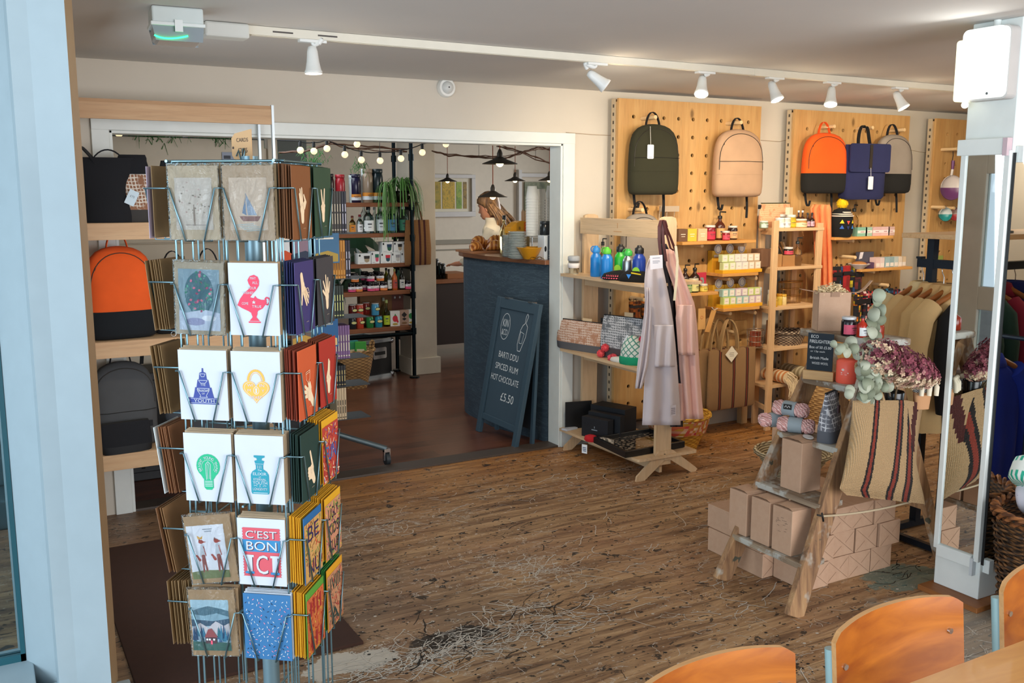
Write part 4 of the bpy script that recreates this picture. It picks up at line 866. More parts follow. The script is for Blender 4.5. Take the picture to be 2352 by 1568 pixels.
# jam jars
JL = [('pink', ['d84a78', 'e8e4e8']), ('orange', ['e0803a', 'e8e8ea'])]
for px, up, k, y_ in ((809, 0, 0, 7.74), (824, 0, 1, 7.74), (853, 0, 0, 7.74), (863, 0, 0, 7.75), (881, 0, 1, 7.74), (840, 0, 0, 7.84), (816, 1, 1, 7.76), (852, 1, 0, 7.76), (874, 1, 1, 7.76), (838, 1, 0, 7.88), (866, 1, 1, 7.88), (938, 0, 0, 7.76)):
    z = PZ[3]+(.083 if up else 0)
    jar('jam_jar', '%s-labelled dark jam jar, %s row, %s' % (JL[k][0], 'upper' if up else 'lower', {809: 'leftmost in front', 824: 'second from the left', 853: 'left of the touching pink pair', 863: 'right of the touching pink pair', 881: 'beside the oil bottle', 840: 'in the gap behind the pink pair', 816: 'alone at the left', 852: 'in the middle', 874: 'beside the oil bottle', 838: 'set back at the left', 866: 'set back at the right', 938: 'alone by the pipe upright'}[px]), bp(px, z, y_), .034, .08, '1c1016', '141216', JL[k][1], 'jam jars on the pipe shelf', lidh=.24, labz=(.1, .8))
for px, c_, cap, lab, nm, y_ in ((894, '2a2a12', '10140c', 'd0d2cc', 'dark oil bottle beside the orange jar', 7.76), (907, 'c8682a', 'b8b060', 'b84a3a', 'orange sauce bottle between the oil bottles', 7.76), (924, '1c1c14', '141810', 'd0d2cc', 'dark oil bottle nearest the pipe upright', 7.76), (888, '8a8a2a', '141810', None, 'yellow oil bottle set back on the jar shelf', 7.9), (916, '7ac0a0', '141810', None, 'pale green bottle set back on the jar shelf', 7.9)):
    bottle('oil_bottle', nm, bp(px, PZ[3], y_), .025, .185, c_, cap, lab, None, False)
# tins
for px, up, c_, lidc, nm in ((808, 0, '22242a', '3a3a3e', 'black'), (825, 0, 'b8442e', '8a3020', 'red'), (848, 0, '2a7a3c', '5a3a2c', 'green'), (868, 0, '2a8aa4', '5a3a30', 'teal'), (808, 1, '5a1a1a', 'c8c8c8', 'dark red'), (825, 1, 'c04a38', 'd8c8c0', 'red'), (840, 1, '8a2a24', 'c8c0c0', 'crimson'), (861, 1, '4a9cc4', 'd8e0e4', 'light blue')):
    t = jar('tin', '%s drinking chocolate tin with a cream oval, %s row' % (nm, 'upper' if up else 'lower'), bp(px, PZ[4]+(.108 if up else 0), 7.86 if nm == 'crimson' else 7.77), .034, .105, c_, lidc, None, None, 'tin', .06)
    a = Art(); a.ell(.006, .055, .026, .016, '14201c').ell(.006, .055, .022, .011, 'd8d48c'); o = mk('badge', a.mb, a.mats, t); o.location = (0, -.0345, 0)
bottle('liqueur_bottle', 'lime green liqueur bottle beside the tins', bp(887, PZ[4], 7.78), .030, .235, 'c4d84a', 'b8c878', 'b9cc2c', None, True, neck=.4)
bottle('liqueur_bottle', 'clear bottle just left of the lime green one', bp(880, PZ[4], 7.9), .028, .24, 'd4e4d0', 'c8d0c0')
def spice(lab, px, bgc, art, y_=7.77): return carton('spice_box', lab, bp(px, PZ[4], y_), .085, .05, .135, bgc, -.12, None, art)
ell = lambda cx, cz, rx, rz, n=14: [(cx+rx*math.cos(2*PI*i/n), cz+rz*math.sin(2*PI*i/n)) for i in range(n)]
spice('white spice box with a red chilli on it', 905, 'e6e2dc', [(ell(0, .5, .28, .22), 'c8283a'), ([(.02, .45), (.26, .5), (.38, .25), (.2, .22)], 'c8283a'), ([(-.1, .68), (.15, .68), (0, .84)], '3a8a4a'), (ell(0, .14, .3, .07), 'b89a3a')])
spice('brown spice box with black diamonds', 926, 'a88a78', [([(0, .5), (.3, .68), (0, .88), (-.3, .68)], '1a1616'), ([(0, .3), (.25, .42), (0, .5), (-.25, .42)], '1a1616'), (ell(0, .14, .3, .07), '7a5a3a')], 7.80)
spice('white spice box with a green leaf', 943, 'dfe6e0', [(ell(0, .58, .35, .2), '2a8a4a'), (ell(0, .14, .3, .07), 'b89a3a')], 7.80)
carton('brown_parcel', 'crumpled kraft parcel behind the tins', bp(860, PZ[4]+.001, 7.98), .30, .08, .26, '8a6038'); carton('clipboard_case', 'dull red case leaning behind the spice boxes', bp(912, PZ[4], 7.99), .16, .05, .27, '7a4a40', front=[(ell(-.2, .85, .05, .04), 'd8d8d4'), (ell(.1, .85, .05, .04), 'd8d8d4')])
# flight case
fx = P(880, 845, Z=0); fc_ = thing('flight_case', 'black flight case with aluminium edges under the pipe shelf', 'case', (2.97, 7.93, 0), .30)
mk('body', MB().box(-.20, .20, -.10, .30, .01, .33), flat('0e0f12', .5), fc_)
mb = MB()
for x_ in (-.2, .2):
    for y_ in (-.1, .3): mb.bar((x_, y_, 0), (x_, y_, .34), .03, .03)
for z in (.012, .328):
    for y_ in (-.1, .3): mb.bar((-.2, y_, z), (.2, y_, z), .03, .028)
    for x_ in (-.2, .2): mb.bar((x_, -.1, z), (x_, .3, z), .03, .028)
mk('edge_trim', mb, metal('b8c2c8', .35), fc_)
for sx in (-1, 1):
    for z in (.02, .32): mk('corner_ball', MB().sph((sx*.2, -.1, z), .026, 12), metal('c8ccd0', .3), fc_)
hd = mk('recessed_handle', MB().prism(rrect(-.02, .13, .17, .27, .015), -.118, -.112), STEEL, fc_); mk('grip', MB().box(.0, .11, -.124, -.119, .205, .235), BLACK, hd)
# wicker bin with packets
def wicker(c1, c2, sc=1):
    m = NT('wicker'); x, y, z = m.xyz(); a = m.n('Math', {'operation': 'ARCTAN2'}, i0=y, i1=x).outputs[0]
    u = m.math('MULTIPLY', a, 7*sc); v = m.math('MULTIPLY', z, 75*sc); row = m.math('FLOOR', v)
    f = m.math('SINE', m.math('ADD', m.math('MULTIPLY', u, 2), m.math('MULTIPLY', row, PI))); h = m.math('ADD', m.math('MULTIPLY', f, .5), m.math('ABSOLUTE', m.math('SUBTRACT', m.math('FRACT', v), .5), 0))
    return m.out(m.mix(m.step(m.math('ADD', m.math('MULTIPLY', f, .4), m.noise(22, 4)), .25, .9), c1, c2), .75, 0, bump=h, bs=.9, bd=.006)
WICK = wicker('7c5a34', 'b98f5a')
def basket(name, label, loc, r0, r1, h, mat, rim=.012, cat='basket', rx=1.0, handle=False, group=None):
    t = thing(name, label, cat, loc, 0, group); mb = MB()
    mb.lathe([(r0*.98, .0), (r0, .01), ((r0+r1)/2*1.02, h*.5), (r1, h), (r1-.012, h), ((r0+r1)/2-.01, h*.5), (r0-.01, .02), (.01, .018)], n=36, cap=True); mb.xf(Matrix.Scale(rx, 4, (1, 0, 0)))
    mk('body', mb, mat, t)
    rm = MB()
    for ph in (0, PI): rm.tube([((r1+.004*math.cos(12*a+ph))*math.cos(a)*rx, (r1+.004*math.cos(12*a+ph))*math.sin(a), h+.006*math.sin(12*a+ph)) for a in [2*PI*i/96 for i in range(96)]], rim*.7, 6, closed=True)
    mk('rim', rm, mat, t)
    if handle: mk('handle', MB().tube(bez((r1*.95, 0, h), (r1*1.2, 0, h+.08), (r1*.75, .0, h+.09), (r1*.85, 0, h-.01), 12), .012, 7), mat, t)
    return t
bk = Vector((2.72, 7.55, 0)); basket('basket', 'tall wicker basket of packets at the foot of the pipe shelf', bk, .10, .165, .32, WICK, handle=True)
for k, (dx, dy, rz, c_) in enumerate(((-.05, -.03, .4, '2a8a5a'), (.04, -.04, -.5, '3f9a3a'), (.0, .05, .1, '2f8a8a'), (-.07, .04, 1.0, 'a87a4a'))):
    carton('seed_packet', ['teal-green packet leaning left in the wicker basket', 'bright green packet standing in the wicker basket', 'blue-green packet at the back of the wicker basket', 'tan packet at the left of the wicker basket'][k], bk+Vector((dx, dy, .24)), .09, .035, .15, c_, rz, None, [([(-.35, .35), (.35, .35), (.35, .6), (-.35, .6)], 'd8d2b0')], cat='packet')
# spider plant, ivy, big leaves
LEAF = flat('4f7f38', .5); LEAFD = flat('1e4a2c', .5)
def blades(n, r, drop, up, w_=.006, seed=1):
    random.seed(seed); mb = MB()
    for i in range(n):
        a = random.random()*2*PI; L = r*random.uniform(.6, 1.1); h = up*random.uniform(.5, 1.1); dd = drop*random.uniform(.2, 1.1); c, s = math.cos(a), math.sin(a)
        pts = bez((0, 0, 0), (c*L*.3, s*L*.3, h), (c*L*.9, s*L*.9, h*.9), (c*L, s*L, -dd), 7); strap(pts, w_*random.uniform(.7, 1.3), .0008, mb, (-s, c, 0))
    return mb
q = P(925, 452, Y=7.72); sp1 = thing('spider_plant', 'spider plant in a glass bowl at the end of the top pipe shelf', 'plant', (q.x, 7.74, PZ[0]))
mk('bowl', MB().lathe([(.03, 0), (.07, .02), (.09, .06), (.085, .10), (.08, .10), (.082, .06), (.06, .025)], n=24, cap=False), glass('c8d0c4', .05), sp1); mk('soil', MB().sph((0, 0, .045), (.07, .07, .035), 14), flat('4a3c2c', .9), sp1)
o = mk('foliage', blades(85, .19, .22, .20, .008, 4), LEAF, sp1); o.location = (0, 0, .08)
o = mk('trailing_stems', MB(), LEAF, sp1); bpy.data.objects.remove(o)
mb = blades(46, .10, .42, .10, .007, 6); o = mk('trailing_foliage', mb, flat('5c8a44', .5), sp1); o.location = (-.17, -.06, .12)
q = Vector((2.75, 8.35, 0)); pt = thing('potted_plant', 'dark large-leaved plant standing behind the pipe shelf', 'plant', q)
mk('pot', MB().lathe([(.10, 0), (.14, .25), (.13, .25), (.12, .2)], n=20), flat('2a2622'), pt); mb = MB(); random.seed(8)
for i in range(46):
    a = random.random()*2*PI; L = random.uniform(.15, .45); z1 = random.uniform(.7, 1.35); c, s = math.cos(a), math.sin(a)
    pts = bez((c*L*.4, s*L*.4, z1-.1), (c*L*.7, s*L*.4, z1+.05), (c*L, s*L*.4, z1+.05), (c*L*1.3, s*L*.5, z1-.12), 5); tmp = MB(); strap(pts, .10, .002, tmp, (-s*.3, .2, 1)); mb.add(tmp.v, tmp.f)
mk('foliage', mb, LEAFD, pt); mk('stem', MB().tube([(0, 0, .2), (.02, 0, .7), (0, 0, 1.2)], .015), flat('3a3a22'), pt)
def tuft(lab, px, py, Y, sc, seed, n=120, mat=None, flatn=.5):
    random.seed(seed); q = P(px, py, Y=Y); mb = MB()
    for i in range(n):
        x_, y_, z_ = random.gauss(0, .5)*sc, random.gauss(0, .2)*sc, random.gauss(0, .22)*sc*flatn; a = random.random()*2*PI; L = random.uniform(.03, .07)
        mb.tube([(x_, y_, z_), (x_+L*math.cos(a)*.5, y_, z_+.01+L*.4), (x_+L*math.cos(a), y_, z_+L*math.sin(a)*.6)], [.0028, .002, .0008], 4)
    o = solo('trailing_plant', mb, mat or flat('3c7a3a', .6), lab, 'plant', (q.x, Y, q.z))
    if seed > 12: mk('hanging_stem', MB().cyl((0, 0, 0), (0, 0, 2.325-q.z), .0015, n=5), flat('4a3a28'), o)
    return o
tuft('bushy green plant trailing over the cream board screen, left tuft', 365, 324, 6.02, .14, 11, 220); tuft('green plant trailing over the board screen behind the kraft sign', 505, 328, 6.02, .16, 12, 200); tuft('sparse green sprigs hanging from the branch by the pipe shelf', 720, 372, 7.4, .10, 13, 90, None, 2.2); tuft('thin green sprigs on the branch near the fairy bulbs', 825, 385, 7.4, .07, 14, 40, None, 2.0)
tuft('green sprigs low behind the end of the shelving unit', 612, 360, 6.6, .06, 15, 60, None, 2.5)
# hanging jute tote on the pillar
JUTE = fabric('8a6138', 2)
def stripemat(c, s1, s2, pos, wd, dark='141010'):
    m = NT('striped_jute'); x, y, z = m.xyz(); f = None; g = None
    xs = m.math('ADD', x, m.math('MULTIPLY', m.math('SUBTRACT', m.noise(6, 2), .5), .012))
    for p_ in pos:
        d = m.math('ABSOLUTE', m.math('SUBTRACT', xs, p_)); a = m.step(d, wd, wd*.92); b = m.step(d, wd*.5, wd*.42)
        f = a if f is None else m.math('MAXIMUM', f, a); g = b if g is None else m.math('MAXIMUM', g, b)
    w1 = m.n('TexWave', {'bands_direction': 'Z'}, Vector=m.co, Scale=70).outputs[1]; w2 = m.n('TexWave', {'bands_direction': 'X'}, Vector=m.co, Scale=55).outputs[1]
    h = m.math('MULTIPLY', w1, w2); col = m.mix(m.math('MULTIPLY', h, .45), c, tuple(v*1.5 for v in lin(c)))
    col = m.mix(f, col, m.mix(m.step(h, .1, .5), s1, dark)); col = m.mix(g, col, m.mix(m.step(h, .1, .6), s2, dark)); return m.out(col, .9, 0, bump=h, bs=.7, bd=.003)
jt = thing('tote_bag', 'brown jute tote with dark stripes hanging on the cafe pillar', 'bag', (P(962, 600, Y=7.68).x, 7.70, 1.0))
mb = MB(); mb.loft([(0, .120, .016), (.01, .125, .024), (.15, .128, .030, 0, 0), (.30, .118, .020), (.395, .112, .012)], 24, 3.0); mk('body', mb, stripemat('8a6138', '3a1410', '5a1c16', (-.05, .012, .06), .010), jt)
for sgn in (-1, 1): mk('handle', MB().tube(bez((-.045, sgn*.01, .38), (-.02, sgn*.01, .53), (-.01, sgn*.01, .56), (.0, sgn*.005, .54), 8)+bez((.0, sgn*.005, .54), (.02, sgn*.01, .53), (.035, sgn*.01, .45), (.045, sgn*.01, .38), 8)[1:], .0045, 6), fabric('7a5a3c'), jt)
mk('hook', MB().cyl((0, .10, .53), (0, -.03, .545), .006), STEEL, jt)
# festoon lights
BULB = emit('ffe2b0', 1.15); SOCK = flat('14181c', .5)
fb = [(273, 306), (352, 338), (690, 345), (721, 347), (751, 341), (792, 355), (820, 331), (830, 367), (873, 369), (921, 364), (970, 350), (1024, 331)]
nm = ['at the far left over the board screen', 'just above the cream board screen', 'left one beside the spinner', 'second one beside the spinner', 'third one beside the spinner', 'lower one left of the pipe shelf', 'higher one left of the pipe shelf', 'low one above the steel bottles', 'low one above the teal bottle', 'in front of the pipe upright', 'in front of the cafe pillar', 'highest one right of the pillar']
src = None
for (px, py), l in zip(fb, nm):
    q = P(px, py, Y=6.9)
    if src is None:
        src = thing('festoon_bulb', 'small round lit bulb of the festoon, '+l, 'light bulb', q, 0, 'festoon bulbs in the cafe'); mk('globe', MB().sph((0, 0, 0), .025, 14), BULB, src); mk('socket', MB().lathe([(.012, .024), (.013, .05), (.009, .068)], n=10), SOCK, src)
    else: dup(src, q, None, 'small round lit bulb of the festoon, '+l)
mb = MB()
def sag(a, b, s_, n=8): a, b = Vector(a), Vector(b); return [a.lerp(b, i/n)+Vector((0, 0, -s_*4*(i/n)*(1-i/n))) for i in range(n+1)]
U_ = lambda px, py: P(px, py, Y=6.9)+Vector((0, 0, .064))
for ch in ([(200, 330), (273, 306), (352, 338), (520, 330), (690, 345), (721, 347), (751, 341), (820, 331)], [(751, 341), (792, 355), (830, 367), (873, 369), (921, 364), (970, 350), (1024, 331)]):
    pts = []
    for (a, b), (c, d) in zip(ch, ch[1:]): pts += sag(U_(a, b), U_(c, d), .008, 4)[:-1]
    pts.append(U_(*ch[-1])); mb = MB().tube(pts, .004, 5); solo('festoon_cable', mb, SOCK, 'black festoon cable, '+('left run past the board screen' if ch[0][0] == 200 else 'run in front of the pipe shelf'), 'cable'); w0_ = pts[len(pts)//2]; mk('hanging_wire', MB().cyl(w0_, (w0_.x, w0_.y, 2.325), .002, n=5), SOCK, bpy.data.objects['festoon_cable' if ch[0][0] == 200 else 'festoon_cable.001'])
# willow branch
TW = wood('6b4630', '4a2e1e', 'X')
for lab, ch in (('twisted brown willow branch over the pipe shelf', [(640, 352), (700, 348), (762, 328), (800, 338), (860, 342), (935, 345)]), ('brown willow branch carrying the pendant cords', [(992, 344), (1030, 357), (1100, 361), (1160, 362), (1205, 352), (1236, 338), (1275, 344)]), ('brown willow branch crossing towards the jamb', [(1140, 332), (1190, 350), (1230, 365), (1275, 380)])):
    mb = MB(); random.seed(len(lab))
    for k in range(3):
        pts = [P(a, b+random.uniform(-5, 5), Y=7.3+random.uniform(-.05, .05)) for a, b in ch]; fine = []
        for u, v in zip(pts, pts[1:]): fine += [u.lerp(v, i/4)+Vector((0, 0, random.uniform(-.006, .006))) for i in range(4)]
        mb.tube(fine+[pts[-1]], .006-.0012*k, 5)
    o = solo('willow_branch', mb, TW, lab, 'branch'); w0_ = P(*ch[2], Y=7.3); mk('hanging_wire', MB().cyl(w0_, (w0_.x, w0_.y, 2.325), .002, n=5), SOCK, o)
# pendants
SHD = flat('3a352f', .5, .4)
pl_ = [(1148, 377, .30, 'nearest and highest, over the woman'), (1132, 453, .27, 'lower one just above the woman'), (1028, 417, .20, 'left one before the yellow picture'), (1183, 416, .20, 'right one behind the cup stacks'), (1262, 415, .22, 'half hidden by the door jamb')]
for i, (px, py, dia, l) in enumerate(pl_):
    d = 2180*dia/[82, 70, 44.5, 49, 52][i]; q = P(px, py, d=d)
    if i == 0:
        src = thing('pendant_lamp', 'dark shallow-shade pendant lamp, '+l, 'pendant lamp', q, 0, 'pendant lamps in the cafe')
        mk('lamp_shade', MB().lathe([(.15, 0), (.148, .006), (.06, .04), (.03, .06), (.022, .062), (.022, .056), (.055, .035), (.144, .002)], n=32, cap=False), SHD, src)
        mk('socket', MB().lathe([(.024, .055), (.024, .09), (.012, .12), (.006, .125)], n=14), SHD, src); mk('bulb', MB().sph((0, 0, .008), (.032, .032, .030), 16), emit('ffe2a8', 5), src); mk('cord', MB().cyl((0, 0, .12), (0, 0, .75), .0045, n=6), fabric('8a4a30'), src)
    else: src2 = dup(src, q, None, 'dark shallow-shade pendant lamp, '+l, scale=dia/.30)
    for ch in bpy.data.objects:
        if ch.parent == (src2 if i else src) and ch.name.startswith('cord'): f_ = ((2.325-q.z)/(dia/.30)-.12)/.63; ch.scale = (1, 1, f_); ch.location = (0, 0, .12-.12*f_)
    lamp('pendant_light', 'POINT', q-Vector((0, 0, .05)), q, 1.7, (1, .8, .56), radius=.04)
for px, top in ((1132, 330), (1148, 330)):
    pass
# far windows / pictures
def leafy(c1, c2, c3):
    m = NT('foliage_view'); f = m.noise(16, 6, .7); return m.out(m.ramp(m.step(f, .3, .7), [(0, c1), (.5, c2), (1, c3)]), .5)
q0, q1 = P(985, 400, Y=YF-.03), P(1090, 497, Y=YF-.03)
fr_ = thing('picture', 'white framed four-panel picture of yellow and green foliage', 'picture', (0, 0, 0))
x0, x1, z1, z0 = q0.x-.35, q1.x, q0.z, q1.z; w_ = x1-x0
mk('frame', MB().box(x0, x1, YF-.07, YF-.002, z1-.05, z1).box(x0, x1, YF-.07, YF-.002, z0, z0+.07).box(x1-.06, x1, YF-.07, YF-.002, z0+.07, z1-.05).box(x0, x0+.06, YF-.07, YF-.002, z0+.07, z1-.05), flat('c8c4c0', .5), fr_, bevel=.004)
xa, xb, zz0, zz1 = x0+.06, x1-.13, z0+.11, z1-.10
mk('mount', MB().box(x0+.06, x1-.06, YF-.03, YF-.01, z0+.06, z1-.05), flat('d5cdb8'), fr_)
cuts = [xa, P(1012, 450, Y=YF).x, P(1044, 450, Y=YF).x, P(1060, 450, Y=YF).x, xb+.02]
mm = [leafy('7a6a14', 'a88c18', '5a6a1c'), leafy('5f6a14', 'c8a01c', '3a4a14'), leafy('4a6a18', '7a9a2c', 'a8a82c'), leafy('4a3a10', '9a7a1c', '3a2a10')]
for k in range(4): mk('panel', MB().box(cuts[k]+.012, cuts[k+1]-.012, YF-.035, YF-.03, zz0, zz1), mm[k], fr_)
q0, q1 = P(1188, 398, Y=YF-.03), P(1275, 525, Y=YF-.03); fr2 = thing('picture', 'tall framed leafy picture behind the paper cup stacks', 'picture', (0, 0, 0))
mk('frame', MB().box(q0.x, q0.x+.05, YF-.08, YF-.002, q1.z, q0.z+.05).box(q0.x+.05, q1.x+.6, YF-.08, YF-.002, q0.z-.05, q0.z), flat('cfccc8'), fr2)
mk('panel', MB().box(q0.x+.12, q0.x+.7, YF-.04, YF-.02, q1.z+.05, q0.z-.12), leafy('2c3a20', '6a7050', '8a8a6a'), fr2)
q = P(1220, 394, Y=YF-.2); 
# ================================================================ counter
CB = NT('chalk_blue_panel'); f = CB.noise(2.4, 7, .7, CB.map((1.5, 1, 7)), 2.4); g = CB.noise(60, 2)
cm = CB.out(CB.mix(CB.step(CB.math('ABSOLUTE', CB.math('SUBTRACT', f, .5)), .02, .006), CB.mix(CB.noise(3, 4), '2b3b48', '3b4d5a'), '4c606c'), .55)
arc = [(3.57+.48*math.cos(t), 6.1+.5*math.sin(t)) for t in [PI-(PI/2)*i/12 for i in range(13)]]
pl = [(3.185, 5.195), (3.07, 5.75)]+arc+[(4.9, 6.6), (4.9, 6.1), (3.72, 6.1), (3.72, 5.20)]
ct = thing('counter', 'curved dark blue-grey cafe counter with a wooden top', 'counter', (0, 0, 0))
mk('body', MB().prism(pl, .0, 1.172, 'xy'), cm, ct)
arc2 = [(3.57+.515*math.cos(t), 6.1+.535*math.sin(t)) for t in [PI-(PI/2)*i/12 for i in range(13)]]
mk('worktop', MB().prism([(3.155, 5.18), (3.04, 5.75)]+arc2+[(4.9, 6.635), (4.9, 6.08), (3.76, 6.08), (3.76, 5.185)], 1.172, 1.20, 'xy'), wood('8a5a3a', '6a4028', 'Y', 1, .3), ct, bevel=.003)
CT = 1.20
def ctp(px, py, z=CT): q = P(px, py, Z=z); return Vector((q.x, q.y, z))
tr = Vector((3.31, 6.14, CT)); solo('pastry_board', MB().prism(rrect(-.24, .26, -.10, .20, .03), 0, .014, 'xy'), wood('a8744c', '8a5a3a', 'X'), 'flat wooden board under the croissants', 'board', tr, -.05, bevel=.002)
CRO = NT('croissant_crust'); xx = CRO.n('TexWave', {'bands_direction': 'X'}, Vector=CRO.co, Scale=11, Distortion=1.5).outputs[1]; crm = CRO.out(CRO.ramp(xx, [(0, '8f4a1a'), (.5, 'bd742e'), (1, 'd99c52')]), .35, 0, bump=xx, bs=.3, bd=.004)
src = None; names = ['front left', 'front centre', 'front right, smallest', 'upper left', 'upper centre', 'upper right, darkest', 'far right', 'back centre']
for k, (dx, dy, dz, rz, s_) in enumerate(((-.16, -.02, .014, .4, .95), (-.02, -.05, .014, -.5, 1.05), (.14, -.06, .014, .9, .65), (-.08, .09, .045, .1, 1), (.06, .09, .045, -.3, 1.05), (.19, .09, .035, .2, 1.0), (.24, .0, .014, 1.2, .75), (.0, .17, .014, .3, 1))):
    if src is None:
        mb = MB(); rings = []
        for i in range(17):
            t = -1+2*i/16; r = .036*(1-abs(t)**2.2)+.006+.0014*math.cos(t*26); a = t*.9; c = Vector((math.sin(a)*.085, math.cos(a)*.05-.04, 0)); tg = Vector((math.cos(a), -math.sin(a)*.6, 0)).normalized(); nn = Vector((-tg.y, tg.x, 0))
            rings.append([c+nn*r*math.cos(2*PI*j/14)+Vector((0, 0, r*.85+r*.85*math.sin(2*PI*j/14))) for j in range(14)])
        mb.ring(rings); src = solo('croissant', mb, crm, 'golden croissant on the counter board, '+names[k], 'croissant', tr+Vector((dx, dy, dz)), rz, 'croissants on the counter board')
        src.scale = (s_,)*3
    else: dup(src, tr+Vector((dx, dy, dz)), rz, 'golden croissant on the counter board, '+names[k], None, s_)
# plates
PW = flat('dfe4e0', .25); pd_ = flat('16332c', .4)
src = None
for (px, n_, r_, word) in ((1187, 17, .074, 'taller front'), (1166, 14, .055, 'shorter rear')):
    q = ctp(px, 597 if px == 1187 else 590); 
    q = Vector((3.20, 5.50, CT)) if px == 1187 else Vector((3.16, 5.62, CT))
    pos = {'taller front': P(1188, 597, Y=5.42), 'shorter rear': P(1168, 597, Y=5.62)}[word]
    for k in range(n_):
        z = CT+k*.0104; loc = (pos.x+random.uniform(-.001, .001), 5.42 if word[0] == 't' else 5.62, z); lab = 'white saucer with a dark green edge in the %s stack' % word
        if src is None:
            src = solo('saucer', MB().lathe([(.04, 0), (.045, .002), (.060, .0070), (.062, .0095), (.060, .0095), (.04, .0045), (.005, .004)], n=26, mi=[0, 0, 1, 0, 0, 0, 0]), [PW, pd_], lab, 'plate', loc, 0, 'saucers stacked on the counter')
        else:
            o = dup(src, loc, None, lab, 'saucers stacked on the counter', (r_/.074, r_/.074, 1))
q = P(1158, 560, Y=5.95); bottle('syrup_bottle', 'dark-capped bottle behind the saucer stacks', (q.x, 5.95, CT), .032, .27, 'd8c890', '14181c', '1c2a3a')
q = P(1192, 530, Y=5.75); yb = thing('dispenser_box', 'yellow and orange card dispenser box on the counter', 'box', (q.x, 5.78, CT))
mk('stand', MB().box(-.05, .08, -.04, .05, 0, .15), flat('b8a070'), yb); mk('box_body', MB().prism([(-.07, .15), (.09, .15), (.09, .225), (.02, .235), (-.02, .225), (-.07, .19)], -.04, .05, 'xz'), [flat('e8a018', .5)], yb, bevel=.002)
mk('end_flap', MB().box(.091, .094, -.04, .05, .15, .226).box(.035, .09, -.043, -.041, .15, .226), flat('e0641c'), yb); mk('logo', MB().text('B', h=.02, o=(.0, -.0415, .185)), flat('3a2410'), yb)
for k in range(6):
    pass
src = None
for k in range(7):
    loc = (q.x+.045+.007*k, 5.79+.004*(k % 2), CT+.20+.004*((k*3) % 4)); 
    if src is None: src = solo('wooden_stirrer', MB().box(-.003, .003, -.001, .001, 0, .10), flat('dcb48c', .7), 'pale wooden stirrer standing in the yellow box', 'stirrer', loc, 0, 'wooden stirrers in the yellow box')
    else: dup(src, loc)
# paper cups
SPK = NT('speckled_paper'); sx_ = SPK.step(SPK.n('TexVoronoi', Vector=SPK.map((1, 1, 1)), Scale=42).outputs[0], .20, .14); spk = SPK.out(SPK.mix(SPK.math('MULTIPLY', sx_, SPK.step(SPK.noise(9), .5, .56)), 'e6e4dc', '3a3c3e'), .5)
for word, px, Y_s, zb, n_, mats_, cs in (('tallest', 1222, 5.45, CT+.145, 14, [flat('e8e8e2', .5)], 1.0), ('middle', 1242, 5.55, CT+.145, 13, [spk], .95), ('rightmost', 1266, 5.62, CT+.15, 14, [spk], .95)):
    q = P(px, 500, Y=Y_s); src = None
    for k in range(n_):
        loc = (q.x, Y_s, zb+k*.0185); lab = 'upside-down white paper cup in the %s stack on the counter' % word
        if src is None:
            src = solo('paper_cup', MB().lathe([(.041, 0), (.0425, .002), (.041, .005), (.030, .085), (.029, .085), (.028, .083), (.039, .004)], n=22, cap=False).lathe([(.029, .083), (.001, .083)], n=22, cap=False), mats_, lab, 'cup', loc, 0, 'paper cups in the %s stack' % word)
        else: dup(src, loc)
q = P(1240, 570, Y=5.52); crs = thing('cup_rack', 'thin metal rack holding the paper cup stacks', 'rack', (q.x, 5.52, CT)); mk('shelf', MB().box(-.10, .12, -.06, .14, .138, .144), STEEL, crs)
for sx in (-.09, .11):
    for sy in (-.05, .13): mk('leg', MB().cyl((sx, sy, 0), (sx, sy, .14), .004, n=6), STEEL, crs)
q = P(1252, 520, Y=5.33); jar('reusable_cup', 'dark grey ribbed reusable cup upside down above the cartons', (q.x, 5.33, CT+.155), .036, .09, '23272b', '2c3136', None, None, 'cup', .2)
cb_ = carton('cup_box', 'tall grey and white cup box lettered Huskee on the counter edge', (P(1259, 570, Y=5.26).x, 5.28, CT), .085, .08, .155, 'dfe5e8', 0, None, [([(-.2, 0), (.2, 0), (.2, 1), (-.2, 1)], '59626a'), (ell(-.38, .45, .1, .12), '1a1c20'), (ell(.42, .3, .09, .18), '1a1c20')])
mk('lettering', MB().text('Huskee', w=.085, h=.018, o=(.0, -.0418, .055), right=(0, 0, 1), up=(-1, 0, 0)), flat('eef0f2'), cb_)
carton('cup_box', 'white box behind the Huskee box by the door jamb', (P(1266, 570, Y=5.42).x+.03, 5.44, CT), .06, .08, .15, 'dfe5e6')
q = P(1218, 600, Y=5.33); solo('bowl', MB().lathe([(.035, 0), (.04, .004), (.085, .075), (.088, .078), (.084, .078), (.036, .008), (.003, .006)], n=30), flat('cf8f1c', .35), 'mustard yellow cone-shaped bowl on the counter', 'bowl', (q.x, 5.34, CT))
q = P(1232, 600, Y=5.23); solo('sunglasses', MB().tube([(-.06, 0, .004), (-.03, .01, .02), (0, .0, .012), (.03, .01, .02), (.06, 0, .004)], .002, 5).tube([(.018*math.cos(t)-.025, 0, .012+.009*math.sin(t)) for t in [2*PI*i/12 for i in range(12)]], .0016, 5, closed=True).tube([(.018*math.cos(t)+.022, 0, .012+.009*math.sin(t)) for t in [2*PI*i/12 for i in range(12)]], .0016, 5, closed=True), metal('8a6a2a'), 'thin wire spectacles lying at the counter edge', 'glasses', (q.x, 5.23, CT))
